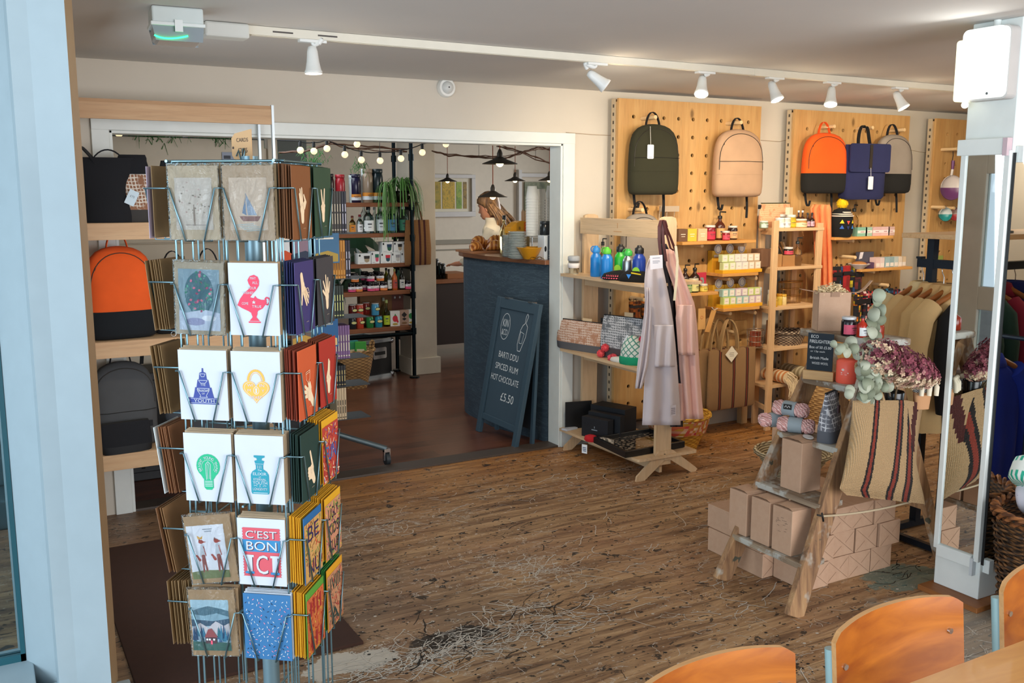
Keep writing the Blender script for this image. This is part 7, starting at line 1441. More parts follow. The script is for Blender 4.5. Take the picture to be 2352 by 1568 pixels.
# woven basket on floor behind the rack
bk2 = basket('basket', 'round ochre basket with a red and cream band on the floor by the rack', (3.86, 4.68, 0), .12, .19, .22, wicker('b07a1c', 'd8a83c', 1), rim=.014, rx=1.1)
mb = MB(); mb.grid(lambda u, v: ((.135+.195*0+.055*(.55+.45*v)+.004)*1.1*math.cos(2*PI*u), (.135+.055*(.55+.45*v)+.004)*math.sin(2*PI*u), .11+.10*v), 40, 2); mk('band', mb, sockm(['b02a34', 'd8c8a0', 'c03a3c', 'b8842c'], 60), bk2)
# aprons on the near end post
def herring(c):
    m = NT('apron_linen'); return m.out(m.mix(m.noise(5, 4), tuple(v*.93 for v in lin(c)), lin(c)), .95, 0, bump=m.noise(300, 2), bs=.3, bd=.001)
AY = 4.10
ap = thing('apron', 'pale grey linen apron with a pocket and leather straps on the rack end', 'apron', (0, 0, 0)); GL = herring('d2c8cb')
cloth('body', None, None, [(592, 1492, 1516), (612, 1484, 1522), (650, 1480, 1530), (700, 1482, 1540), (740, 1486, 1546), (800, 1484, 1552), (880, 1480, 1558), (940, 1477, 1562), (976, 1475, 1563)], AY, GL, .011, 2, .003, parent=ap)
cloth('side_panel', None, None, [(660, 1484, 1492), (720, 1480, 1496), (780, 1472, 1494), (840, 1464, 1488), (892, 1459, 1474)], AY-.045, GL, .010, 2, .003, parent=ap)
cloth('pocket', None, None, [(746, 1502, 1546), (780, 1502, 1548), (842, 1500, 1550)], AY-.020, herring('d6cdd0'), .009, 2, .002, parent=ap)
mb = MB(); q = P(1545, 942, Y=AY-.03); mb.box(q.x-.02, q.x+.02, q.y-.004, q.y-.003, q.z-.03, q.z+.03); [mb.box(q.x-.014, q.x+.014, q.y-.005, q.y-.0045, q.z-.02+.01*k, q.z-.016+.01*k, 1) for k in range(4)]; mk('sewn_label', mb, [GL, flat('8a8088')], ap)
def leather(pts, Y=AY-.01, w=.016): mb = MB(); strap([P(a, b, Y=Y) for a, b in pts], w, .004, mb, (1, -.6, .0)); return mb
LEA = flat('4a1c18', .4)
mk('strap', leather([(1517, 585), (1514, 550), (1514, 520), (1518, 506), (1524, 505), (1522, 530), (1524, 560), (1530, 600)]), LEA, ap); mk('strap', leather([(1524, 507), (1532, 540), (1540, 570), (1548, 575)], AY-.02, .012), LEA, ap)
g = mk('swing_tag', MB().prism([(-.034, -.075), (.034, -.07), (.034, .0), (-.034, .0)], -.001, .001), flat('e9e7ee'), ap); q = P(1507, 586, Y=AY-.05); g.location = q; g.rotation_euler = (0, -.06, math.radians(-25)); mk('lettering', MB().box(-.02, .02, -.0018, -.0012, -.016, -.013).box(-.02, .018, -.0018, -.0012, -.030, -.028).box(-.02, .02, -.0018, -.0012, -.036, -.034).box(-.02, .01, -.0018, -.0012, -.042, -.040), flat('8a8a94'), g)
ap2 = thing('apron', 'pale pink apron with a wide pocket hanging at the right of the grey one', 'apron', (0, 0, 0)); PK = herring('ebc0b4')
cloth('body', None, None, [(572, 1530, 1548), (610, 1530, 1560), (660, 1548, 1580), (700, 1552, 1596), (760, 1556, 1602), (840, 1560, 1606), (920, 1568, 1612), (962, 1572, 1616)], AY+.05, PK, .012, 2, .003, parent=ap2)
cloth('pocket', None, None, [(700, 1556, 1590), (730, 1552, 1596), (815, 1558, 1600)], AY+.03, herring('ecc4b8'), .010, 2, .002, parent=ap2); cloth('side_panel', None, None, [(880, 1556, 1568), (930, 1556, 1572), (966, 1556, 1574)], AY+.06, PK, .008, 1, .003, parent=ap2)
mb = MB(); strap([P(a, b, Y=AY-.03) for a, b in ((1552, 565), (1556, 600), (1554, 640), (1549, 690))], .014, .003, mb, (1, -.6, 0)); mk('neck_tape', mb, flat('ded2b4', .9), ap2)
mb = MB(); strap([P(a, b, Y=AY-.02) for a, b in ((1524, 506), (1540, 545), (1550, 572), (1556, 590))], .014, .004, mb, (1, -.6, 0)); mk('strap', mb, LEA, ap2)
ap3 = thing('apron', 'charcoal apron showing between and below the grey and pink ones', 'apron', (0, 0, 0)); CHC = fabric('2c2830', 1)
cloth('body', None, None, [(560, 1516, 1530), (600, 1520, 1548), (680, 1530, 1566), (800, 1532, 1566), (900, 1534, 1568), (980, 1540, 1568)], AY+.085, CHC, .012, 2, .004, parent=ap3)
mb = MB(); strap([P(a, b, Y=AY+.02) for a, b in ((1524, 540), (1530, 520), (1526, 506), (1520, 512), (1518, 560))], .02, .004, mb, (1, -.6, 0)); mk('strap', mb, LEA, ap3)
solo('wire_stand', MB().tube([P(a, b, Y=4.86) for a, b in ((1512, 520), (1516, 478), (1520, 470))], .003, 5).tube([P(a, b, Y=4.86) for a, b in ((1530, 520), (1532, 480), (1550, 480), (1545, 520))], .003, 5).box(P(1516, 475, Y=4.86).x, P(1558, 475, Y=4.86).x, 4.85, 4.87, P(1530, 486, Y=4.86).z, P(1530, 473, Y=4.86).z), flat('b8a48c', .4, .3), 'small wire bracket with a pale bar behind the apron straps', 'bracket')
# ================================================================ step ladder display
OLD = NT('weathered_wood'); v = OLD.map((9, 9, .8)); f = OLD.noise(2.4, 7, .7, v, .7); g = OLD.noise(5, 4, .7); oc = OLD.ramp(OLD.step(f, .28, .72), [(0, '50382a'), (.4, '8a6748'), (.75, 'ab855c'), (1, 'c8ad84')]); oc = OLD.mix(OLD.math('MULTIPLY', OLD.step(g, .54, .62), .6), oc, 'b9b9ae'); oc = OLD.mix(OLD.math('MULTIPLY', OLD.step(OLD.noise(13, 3), .66, .69), .8), oc, '2a4038')
oldm = OLD.out(oc, .8, 0, bump=f, bs=.6, bd=.003)
OLY = NT('weathered_tread'); v = OLY.map((9, .8, 9)); f = OLY.noise(2.4, 7, .7, v, .7); g = OLY.noise(7, 4, .7); oc = OLY.ramp(OLY.step(f, .28, .72), [(0, '5a4636'), (.5, '8d7a64'), (1, 'b0a48c')]); oc = OLY.mix(OLY.math('MULTIPLY', OLY.step(g, .52, .6), .7), oc, 'bcc0ba'); olym = OLY.out(oc, .8, 0, bump=f, bs=.6, bd=.003)
ld = thing('step_ladder', 'old paint-spotted wooden step ladder used as a display stand', 'step ladder', (0, 0, 0))
SL, LZ = .44, 1.02
fx_ = lambda z: 2.61+SL*z
yl_ = lambda z: 2.90-.101*z
yr_ = lambda z: 2.49+.051*z
for fn, nm in ((yl_, 'l'), (yr_, 'r')): mk('front_rail', MB().bar((fx_(0)+.04, fn(0), 0.003), (fx_(LZ)+.04, fn(LZ), LZ), .028, .088, up=(1, 0, 0)), oldm, ld, bevel=.004)
STEPZ = [.205, .425, .635, .862]
for z in STEPZ: mk('step', MB().box(fx_(z)-.015, fx_(z)+.115, yr_(z)-.004, yl_(z)+.004, z-.024, z), olym, ld, bevel=.004)
mk('top_board', MB().box(3.06, 3.25, 2.50, 2.92, LZ-.002, LZ+.028), olym, ld, bevel=.008); TZ = LZ+.028
bx_ = lambda z: 3.14+(1.0-z)*.44
for fn in (lambda z: 2.84+.02*(1-z), lambda z: 2.52-.0*(1-z)): mk('rear_leg', MB().bar((bx_(0), fn(0), 0.003), (bx_(1.0), fn(1.0), 1.0), .026, .055, up=(1, 0, 0)), oldm, ld, bevel=.004)
for z in (.32, .80): mk('rear_crossbar', MB().box(bx_(z)-.012, bx_(z)+.012, 2.52, 2.85, z-.03, z+.03), oldm, ld, bevel=.003)
ra, rb = P(1890, 1185, Y=2.475), P(2105, 1148, Y=2.50); mk('rope', MB().tube(sag(ra, rb, .012, 12), .0045, 6), flat('b8a688', .9), ld)
mk('rope_knot', MB().tube([ra+Vector((-.03, 0, .01)), ra, ra+Vector((.0, -.004, -.02)), ra+Vector((.005, .01, .01))], .004, 6), flat('2a2622', .9), ld)
# ---------------------------------------------------------------- kraft boxes
KBX = NT('kraft_board'); kbm = KBX.out(KBX.mix(KBX.noise(30, 5, .7), 'b28e72', 'c4a388'), .85, 0, bump=KBX.noise(90, 3), bs=.08, bd=.001)
def kbox_proto(name, lab, w, d, h, upright):
    t = thing(name, lab, 'box'); mk('box_body', MB().box(-w/2, w/2, -d/2, d/2, 0, h), kbm, t, bevel=.0025)
    FL = flat('8a6a50', .8)
    if upright:
        mk('lid_flap', MB().add([(-w/2+.001, -d/2+.001, h+.0008), (w/2-.001, -d/2+.001, h+.0008), (w/2-.001, d/2-.001, h+.0008), (-w/2+.001, d/2-.001, h+.0008)], [(0, 1, 2, 3)]).add([(-w/2+.001, -d/2, h+.001), (-w/2+.006, -d*.25, h+.006), (-w/2+.006, d*.25, h+.006), (-w/2+.001, d/2, h+.001), (w/2-.002, d/2, h+.0015), (w/2-.002, -d/2, h+.0015)], [(0, 1, 2, 3, 4, 5)]), kbm, t); mk('flap_seam', MB().tube([(-w/2+.002, -d*.45, h+.001), (-w/2+.007, 0, h+.006), (-w/2+.002, d*.45, h+.001)], .0007, 4), FL, t)
    else:
        e = -d/2-.0012; a = Art(); a.line([(-w/2+.004, h-.006), (0, h*.5), (w/2-.004, .006)], .0014, '7a5a42').line([(-w/2+.004, .006), (-.01, h*.42)], .0014, '7a5a42').line([(w*.08, h*.52), (w/2-.004, h-.008)], .0012, '8a6a50'); o = mk('folded_end', a.mb, a.mats, t); o.location = (0, -d/2, 0)
    return t
up0 = kbox_proto('kraft_box', 'tall kraft box on the lowest ladder step, leftmost of three', .105, .105, .185, True)
for k, (px, l) in enumerate(((1712, 'tall kraft box on the lowest ladder step, leftmost of three'), (1765, 'tall kraft box on the lowest ladder step, middle of three'), (1817, 'tall kraft box on the lowest ladder step, rightmost, scribbled on'))):
    q = P(px, 1250, X=fx_(.21)); loc = (fx_(.21)+.055, q.y+.055, .206)
    if k == 0: up0.location = loc; tag(up0, None, None, 'tall kraft boxes on the lowest step')
    else: b3 = dup(up0, loc, 0, l, 'tall kraft boxes on the lowest step')
random.seed(6); mb = MB()
for k in range(14): y_, z_ = random.uniform(-.03, .03), random.uniform(.08, .15); mb.tube([(-.0535, y_, z_), (-.0535, y_+random.uniform(.004, .016), z_+random.uniform(-.004, .004))], .0005, 4)
mk('pencil_marks', mb, flat('5a4a44'), b3)
q = P(1838, 1135, X=fx_(.43)+.02); sb_ = dup(up0, (fx_(.43)+.075, q.y+.055, .426), 0, 'single tall kraft box with a white oval sticker on the second step', None, (1.08, 1.05, 1.12)); del sb_['group']
mk('oval_sticker', MB().prism([(.018*math.cos(2*PI*i/20), .035*math.sin(2*PI*i/20)) for i in range(20)], .0, .0015, 'xy'), flat('d8dcdc', .4), sb_, (.02, -.01, .1925), -.5)
ly0 = kbox_proto('kraft_box', 'x', .130, .185, .107, False); first = True; rowN = ['bottom', 'middle', 'top']; colN = ['leftmost', 'second', 'third', 'rightmost', 'fifth']
for rank, (y_, x0_, nc, nr) in enumerate(((2.735, 2.935, 4, 3), (2.925, 2.875, 4, 3), (3.115, 2.90, 3, 2))):
    for r_ in range(nr):
        for c_ in range(nc):
            if rank == 0 and r_ == 2 and c_ == 0: continue
            lab = 'kraft box in the floor pile, %s row of the %s rank, %s' % (rowN[r_], ['front', 'second', 'rear'][rank], colN[c_]); loc = (x0_+.1335*c_+random.uniform(-.004, .004)+(.03 if r_ == 1 and rank == 0 else 0), y_+random.uniform(-.008, .008), .1085*r_+.0005)
            if first: ly0.location = loc; tag(ly0, lab, None, 'kraft boxes piled behind the ladder'); first = False
            else: dup(ly0, loc, random.uniform(-.02, .02), lab, 'kraft boxes piled behind the ladder')
# basket with wood wool behind
q = P(1818, 1095, Z=0); wb_ = basket('basket', 'shallow pale coiled basket of wood wool behind the ladder', (q.x, q.y, 0), .11, .21, .15, NT('coiled_cane').out('b8a888', .8, 0), rim=.014)
C2 = NT('coiled_cane'); cw = C2.n('TexWave', {'bands_direction': 'Z'}, Vector=C2.co, Scale=26).outputs[1]; c2m = C2.out(C2.mix(cw, '6f5c40', 'cbbd9a'), .8, 0, bump=cw, bs=.9, bd=.006)
for ch in bpy.data.objects:
    if ch.parent == wb_: ch.data.materials[0] = c2m
def woodwool(name, loc, rx, ry, rz_, n, parent=None, seed=3):
    random.seed(seed); mb = MB()
    for i in range(n):
        a = random.random()*2*PI; r = random.random()**.5; p = Vector((rx*r*math.cos(a), ry*r*math.sin(a), rz_*random.random()*(1-r*.6))); d = Vector((random.uniform(-1, 1), random.uniform(-1, 1), random.uniform(-.5, .9)))*.022; e = Vector((random.uniform(-1, 1), random.uniform(-1, 1), random.uniform(-.3, .8)))*.018
        strap(bez(p, p+d, p+d+e, p+e*1.4, 4), .004, .0006, mb, (0, 0, 1))
    return mk(name, mb, flat('e0c89c', .9), parent, loc)
tag(woodwool('wood_wool', (0, 0, .09), .15, .15, .07, 260, wb_), None, None, None, 'stuff')
q2 = Vector((q.x+.05, q.y-.02, .12)); solo('kraft_flap', MB().grid(lambda u, v: (-.16+.32*u, .05+.06*math.sin(PI*u)*v, .02+.15*v), 8, 5), kbm, 'open kraft board flap standing up in the coiled basket', 'flap', q2, -.5, solid=.003)
# ---------------------------------------------------------------- step 3: yarn and pouch
PKY = NT('pink_yarn'); pw = PKY.n('TexWave', {'bands_direction': 'DIAGONAL'}, Vector=PKY.co, Scale=34, Distortion=6).outputs[1]; pym = PKY.out(PKY.mix(pw, 'e0a6a0', 'fbd2cb'), .95, 0, bump=pw, bs=.9, bd=.006)
z = STEPZ[2]; src = None
for lab, px, py, dz, rz, s_ in (('pink yarn skein resting on top of the other two, black logo on its band', 1818, 945, .060, .0, 1.05), ('pink yarn skein at the left end of the step, end-on', 1787, 972, 0, 1.2, .95), ('pink yarn skein in front at the right, grey-blue band', 1834, 976, 0, .35, 1)):
    q = P(px, py, X=fx_(z)+.05)
    loc = (fx_(z)+.045-(.0 if dz else .01), q.y, z+dz+.001)
    if src is None:
        src = thing('yarn_skein', lab, 'yarn', loc, math.radians(-70)); mb = MB(); rings = []
        for i in range(13): x_ = -.075+.15*i/12; r = .030*(1-abs((i-6)/6)**4*.45)*(1+.05*math.sin(i*2)); rings.append([Vector((x_, r*math.cos(a), .031+r*math.sin(a))) for a in [2*PI*j/18 for j in range(18)]])
        mb.ring(rings); random.seed(2)
        for i in range(26):
            e = random.choice((-1, 1)); a = random.random()*2*PI; mb.tube(bez((e*.070, 0, .031), (e*.085, .03*math.cos(a), .031+.03*math.sin(a)), (e*.06, .036*math.cos(a+.5), .031+.034*math.sin(a+.5)), (e*.04, .030*math.cos(a+1), .031+.030*math.sin(a+1)), 5), .003, 5)
        mk('skein', mb, pym, src); mk('paper_band', MB().lathe([(.0325, -.028), (.033, -.027), (.033, .027), (.0325, .028)], n=22, cap=False).xf(Matrix.Translation((0, 0, .031)) @ Matrix.Rotation(PI/2, 4, 'Y')), flat('8f9ca2', .6), src); sk0 = src
    else: dup(src, loc, math.radians({1.2: -25, .35: -58}[rz]), lab, None, s_)
mk('logo', MB().box(-.018, .018, -.0345, -.0335, .034, .056).xf(Matrix.Rotation(0, 4, 'X')), flat('141414'), sk0); mk('logo_text', MB().tube([(-.012, -.035, .042), (-.006, -.035, .050), (0, -.035, .041), (.006, -.035, .050), (.012, -.035, .043)], .0015, 4), flat('e8e8e8'), sk0)
q = P(1902, 1010, X=fx_(z)+.05); pp = pouch('pouch', 'upright grey and white check pouch seen end-on on the third step', (fx_(z)+.055, q.y, z), math.radians(20), .125, .20, .075, check('74767e', 'dcdee2', 62, .24), '5c6068', '1a1a1c', 1); mk('sewn_tab', MB().box(-.009, .009, -.036, -.030, .12, .15), flat('3a1c24', .5), pp)
# step 4: chalk sign, candle
z = STEPZ[3]; q = P(1878, 868, X=fx_(z)+.0); cs_ = thing('chalk_sign', 'small slate sign chalked ECO FIRELIGHTERS in a wooden block', 'sign', (fx_(z)+.002, q.y-.004, z), math.radians(-62))
mk('wooden_block', MB().box(-.062, .062, -.018, .022, 0, .038), wood('d2aa74', 'bb9058', 'X'), cs_, bevel=.002); sl = mk('slate', MB().box(-.052, .052, -.0025, .0025, .026, .192).xf(Matrix.Rotation(-.03, 4, 'X')), flat('1e2a33', .8), cs_)
a = Art(); chk = flat('dfe3e3', .9)
for t, cx, cz, w_, h_ in (('ECO', -.024, .178, .030, .0125), ('FIRELIGHTERS', .0, .158, .088, .0135), ('Box of 50 £5.00', .0, .134, .088, .011), ('or 12p each', -.010, .116, .058, .009), ('British Made', -.002, .090, .074, .011), ('WOOD WOOL', .002, .068, .066, .010)): a.txt(t, cx, cz, w_, None, chk, h_)
o = mk('chalk_writing', a.mb, a.mats, sl); R_ = Matrix.Rotation(-.03, 4, 'X')
for v in o.data.vertices: v.co = R_ @ Vector((v.co.x, v.co.y-.0022, v.co.z))
q = P(1944, 880, X=fx_(z)+.05); cd = thing('candle', 'coral wrapped candle tin with white print beside the chalk sign', 'candle', (fx_(z)+.055, q.y+.005, z), math.radians(-62)); mk('wrapper', MB().lathe([(.039, 0), (.042, .004), (.042, .088), (.034, .096), (.01, .098)], n=26), flat('f8664f', .45), cd)
a = Art(); a.ell(-.006, .058, .006, .005, 'f4d8d0').line([(-.014, .045), (.016, .045)], .004, 'f4d8d0').line([(-.014, .038), (.010, .038)], .0015, 'f4d8d0'); o = mk('print', a.mb, a.mats, cd)
for v in o.data.vertices: v.co.y += -.0425*math.sqrt(max(0, 1-(v.co.x/.042)**2))
# top board
def tp(px, py, X): q = P(px, py, X=X); return Vector((X, q.y, TZ))
kb = thing('firelighter_box', 'open kraft box overflowing with wood wool on top of the ladder', 'box', tp(1915, 772, 3.13)+Vector((.0, .02, 0)), math.radians(-30)); w_, h_ = .135, .165
mk('box_body', MB().box(-w_/2, w_/2, -.04, -.038, 0, h_).box(-w_/2, w_/2, .038, .04, 0, h_).box(-w_/2, -w_/2+.002, -.04, .04, 0, h_).box(w_/2-.002, w_/2, -.04, .04, 0, h_).box(-w_/2, w_/2, -.04, .04, 0, .003), kbm, kb); mk('front_tab', MB().box(-.018, .018, -.043, -.041, h_-.018, h_+.003), flat('9a7a62', .8), kb)
mk('side_flap', MB().grid(lambda u, v: (w_/2+.085*u, -.038+.03*v, h_+.05*u-.02*math.sin(PI*u)), 8, 3), kbm, kb, solid=.0015); mk('side_flap', MB().grid(lambda u, v: (-w_/2-.07*u, -.038+.05*v, h_+.012*u), 6, 3), kbm, kb, solid=.0015)
tag(woodwool('wood_wool', (0, 0, h_-.02), .058, .034, .055, 200, kb, 8), None, None, None, 'stuff')
jar('candle_jar', 'black candle jar with a pink label and steel lid on the ladder top', tp(1948, 776, 3.08)+Vector((0, 0, 0)), .030, .078, '120e14', 'c8ccce', ['c8506a'], lidh=.14); bottle('sauce_bottle', 'small red sauce bottle with a landscape label on the ladder top', tp(1979, 778, 3.09), .021, .088, 'b02a14', '1a1c22', 'dfe4e4', None, False, neck=.34)
bottle('sauce_bottle', 'round amber bottle behind the eucalyptus on the ladder top', tp(2012, 778, 3.12), .030, .085, '8a2a10', '141214', None, None, False, neck=.3)
# ---------------------------------------------------------------- hanging jute bag with flowers
JB = NT('natural_jute'); w1 = JB.n('TexWave', {'bands_direction': 'Z'}, Vector=JB.co, Scale=62, Distortion=.6).outputs[1]; w2 = JB.n('TexWave', {'bands_direction': 'X'}, Vector=JB.co, Scale=48).outputs[1]; hh = JB.math('MULTIPLY', w1, w2)
jbm = JB.out(JB.mix(hh, 'a5855c', 'd9bd92'), .95, 0, bump=hh, bs=.9, bd=.004)
def weave(c):
    m = NT('woven_stripe'); w1 = m.n('TexWave', {'bands_direction': 'Z'}, Vector=m.co, Scale=48).outputs[1]; w2 = m.n('TexWave', {'bands_direction': 'X'}, Vector=m.co, Scale=48).outputs[1]; h = m.math('MULTIPLY', w1, w2); return m.out(m.mix(h, tuple(x*.45 for x in lin(c)), c), .9, 0, bump=h, bs=.9, bd=.004)
SBK, SRD = weave('241c18'), weave('a8402c')
jb = thing('jute_bag', 'big striped jute bag hanging on the ladder side, full of dried flowers', 'bag', (0, 0, 0))
rows = [(919, 1958, 2083), (960, 1955, 2088), (1010, 1950, 2094), (1060, 1942, 2101), (1100, 1934, 2110), (1122, 1928, 2117), (1137, 1945, 2121)]
def bagfn(u, v, Y0, bul):
    k = v*(len(rows)-1); i = min(int(k), len(rows)-2); f = k-i; a, b = rows[i], rows[i+1]; py = a[0]+(b[0]-a[0])*f; x0 = a[1]+(b[1]-a[1])*f; x1 = a[2]+(b[2]-a[2])*f
    py += 20*u*v**3+ (4*math.sin(u*9)*(1-v)*0); yy = Y0+bul*math.sin(PI*u)**.7*math.sin(PI*min(1, v*.9+.12))**.8+.004*math.sin(9*v+6*u)
    return P(x0+(x1-x0)*u, py, Y=yy)
def bagmat(u, v):
    for c0, c1 in ((.46, .26), (.90, .55), (1.06, .76)):
        c = c0+(c1-c0)*v**1.15; d = abs(u-c)
        if d < .020: return 2
        if d < .048: return 1
    return 0
mk('front_panel', MB().grid(lambda u, v: bagfn(u, v, 2.425, -.060), 120, 40, bagmat), [jbm, SBK, SRD], jb)
mk('back_panel', MB().grid(lambda u, v: bagfn(1-u, v, 2.492, .006), 24, 16), jbm, jb)
def side(u, v):
    p = bagfn(1, v, 2.425, -.060); k = v*(len(rows)-1); i = min(int(k), len(rows)-2); f = k-i; a, b = rows[i], rows[i+1]
    q = P(a[2]+(b[2]-a[2])*f+38*max(.06, 1-1.9*v), a[0]+(b[0]-a[0])*f+20*v**3+8*(1-v), Y=2.49); return p.lerp(q, u)+Vector((0, -.006*math.sin(PI*u), 0))
mk('gusset', MB().grid(side, 14, 24, lambda u, v: 1 if abs(u-(.55-1.2*v)) < .17 and v < .40 else 0), [jbm, weave('5a2018')], jb)
mk('handle', MB().tube(bez(P(1990, 922, Y=2.43), P(1985, 880, Y=2.44), P(1960, 850, Y=2.46), P(1968, 835, Y=2.48), 8), .007, 7), jbm, jb); mk('handle', MB().tube(bez(P(2030, 922, Y=2.40), P(2020, 880, Y=2.42), P(1985, 845, Y=2.44), P(1975, 838, Y=2.47), 8), .007, 7), jbm, jb)
vq = P(2058, 930, Y=2.452); vs_ = solo('vase', MB().lathe([(.026, -.12), (.030, -.06), (.034, 0), (.038, .055), (.036, .06), (.033, .05)], n=26), flat('0c0d0f', .25), 'black glossy vase standing in the jute bag', 'vase', vq+Vector((0, .01, -.005)))
# hydrangea
random.seed(12); hy = thing('hydrangea', 'big dried hydrangea head, magenta above and cream below', 'flowers', (0, 0, 0)); PET = [flat(c, .85) for c in ('703241', '86424f', '5c2733', 'a36c70', 'c4a98c', 'd8c6a6', 'b58a7c')]
mb = MB(); A, B = P(2002, 812, Y=2.39), P(2138, 868, Y=2.39)
for i in range(980):
    t = random.random(); c = A.lerp(B, t); r = .036+.040*math.sin(PI*min(1, t*.9+.12)); th, ph = random.random()*2*PI, math.acos(random.uniform(-1, 1)); d = Vector((math.sin(ph)*math.cos(th), math.sin(ph)*math.sin(th), math.cos(ph))); p = c+Vector((d.x*r*1.1, d.y*r, d.z*r*1.05))*random.uniform(.85, 1.08)
    warm = d.z < -.25+random.uniform(-.25, .35) or (t < .22 and random.random() < .5); mi = random.choice([4, 5, 6, 4]) if warm else random.choice([0, 0, 1, 2, 3, 1])
    up = d; s1 = up.cross(Vector((random.random(), random.random(), random.random()))).normalized(); s2 = up.cross(s1); L = random.uniform(.009, .0135)
    for q_ in range(4):
        a0 = q_*PI/2; e = (s1*math.cos(a0)+s2*math.sin(a0)); f_ = (s1*math.cos(a0+PI/2)+s2*math.sin(a0+PI/2)); mb.add([p, p+e*L*.6+f_*L*.42+up*.003, p+e*L+up*.004, p+e*L*.6-f_*L*.42+up*.003], [(0, 1, 2, 3)], mi)
mk('flower_head', mb, PET, hy, solid=.0006); mk('stem', MB().tube([A.lerp(B, .5), P(2058, 900, Y=2.42), vq+Vector((0, .01, -.05))], .004, 6), flat('5a4a34'), hy)
# eucalyptus
EU = [flat(c, .7) for c in ('9aa38e', '868f78', 'aab09c', '747c66')]
def leafdisc(mb, p, r, nrm, mi):
    nrm = nrm.normalized(); s1 = nrm.cross(Vector((0, 0, 1))); s1 = s1.normalized() if s1.length > .1 else Vector((1, 0, 0)); s2 = nrm.cross(s1); n = 14; vs = [p]
    for i in range(n):
        a = 2*PI*i/n; vs.append(p+s1*r*math.cos(a)+s2*r*1.12*math.sin(a)+nrm*.004*math.cos(2*a)*r/.02)
    mb.add(vs, [(0, i+1, (i+1) % n+1) for i in range(n)], mi, True)
def euc(lab, path, leaves, Y, seed):
    random.seed(seed); t = thing('eucalyptus_sprig', lab, 'foliage', (0, 0, 0)); mk('stem', MB().tube([P(a, b, Y=Y+.004) for a, b in path], .0028, 6), flat('6a5a48'), t); mb = MB()
    for x_, y_, rp in leaves: p = P(x_, y_, Y=Y+random.uniform(-.025, .012)); leafdisc(mb, p, rp*(EYE-p).length/2180, (EYE-p).normalized()+Vector((random.uniform(-.7, .7), random.uniform(-.5, .5), random.uniform(-.5, .7))), random.randrange(4))
    mk('leaves', mb, EU, t, solid=.0008); return t
random.seed(1)
euc('tall upright eucalyptus sprig rising above the flowers', [(2018, 668), (2012, 720), (2008, 780), (2020, 850), (2045, 910)], [(2019, 678, 14), (2014, 690, 12), (2016, 705, 10), (2025, 712, 12), (2008, 722, 14), (2022, 732, 13), (2001, 742, 13), (2009, 752, 12), (2002, 762, 14), (2012, 772, 13), (1998, 784, 16), (2010, 790, 13), (2006, 800, 12)], 2.42, 3)
euc('eucalyptus sprig spreading left over the coral candle', [(1918, 788), (1945, 800), (1975, 812), (2010, 850), (2045, 905)], [(1915, 790, 8), (1930, 798, 11), (1926, 806, 9), (1944, 808, 12), (1955, 786, 13), (1962, 800, 11), (1972, 812, 13), (1985, 822, 12), (1982, 832, 12), (1993, 812, 10), (1940, 796, 8)], 2.44, 4)
euc('dense eucalyptus sprig drooping over the bag front', [(1962, 920), (1972, 890), (1990, 865), (2020, 870), (2045, 905)], [(random.uniform(1975, 2040), random.uniform(835, 915), random.uniform(9, 15)) for _ in range(30)]+[(1995, 848, 15), (1975, 850, 11), (1952, 896, 11), (1950, 905, 10), (1988, 912, 13), (2000, 922, 10)], 2.40, 5)
# tasselled kraft item behind
q0 = P(2118, 905, Y=2.455); tk = thing('kraft_wrap', 'kraft wrap with a black and white zigzag band and cream tassels in the bag', 'wrapped gift', q0, math.radians(-25)); mk('paper', MB().loft([(-.06, .03, .015), (.0, .036, .018), (.01, .037, .019)], 20, 2.6), flat('b98a60', .8), tk); ZG = NT('zigzag_cloth'); x, y, zz = ZG.xyz(); f = ZG.math('FRACT', ZG.math('ADD', ZG.math('MULTIPLY', zz, 150), ZG.math('MULTIPLY', ZG.math('PINGPONG', x, .008), 110))); mk('band', MB().loft([(.010, .038, .020), (.05, .045, .024), (.055, .043, .022)], 20, 2.6), ZG.out(ZG.mix(ZG.step(f, .48, .52), '1c1c1e', 'c8c8c4'), .9), tk)
for k, x_ in enumerate((-.02, .012, .042)): mk('tassel', MB().tube([(x_, -.024, .05), (x_+.002, -.030, .035), (x_, -.032, .0)], [.006, .010, .009], 9).sph((x_, -.024, .055), .009, 10), flat('ded4bc', .95), tk)
# ================================================================ garment rail with jackets
NVM = flat('16222e', .4, .4)
gr = thing('garment_rail', 'dark blue metal garment rail with a plywood top beside the post', 'garment rail', (0, 0, 0)); gx = 3.93
for x_, y_ in ((3.70, 2.94),): mk('base_bar', MB().box(3.70, 4.25, 2.925, 2.955, .008, .038), NVM, gr)
mk('base_bar', MB().box(3.70, 4.25, 2.46, 2.49, .008, .038), NVM, gr)
for x_ in (3.70, 4.23): mk('base_rail', MB().box(x_-.012, x_+.014, 2.46, 2.955, .008, .036), NVM, gr)
for y_ in (2.94, 2.475): mk('upright', MB().box(gx-.018, gx+.018, y_-.018, y_+.018, .03, 1.415), NVM, gr)
mk('hanging_bar', MB().box(gx-.016, gx+.016, 2.44, 3.01, 1.275, 1.315), NVM, gr); mk('end_cap', MB().box(gx-.018, gx+.018, 2.99, 3.015, 1.315, 1.325), NVM, gr)
mk('top_shelf', MB().box(3.83, 4.45, 2.40, 3.04, 1.415, 1.437), wood('d8b486', 'c89c68', 'X'), gr, bevel=.002)
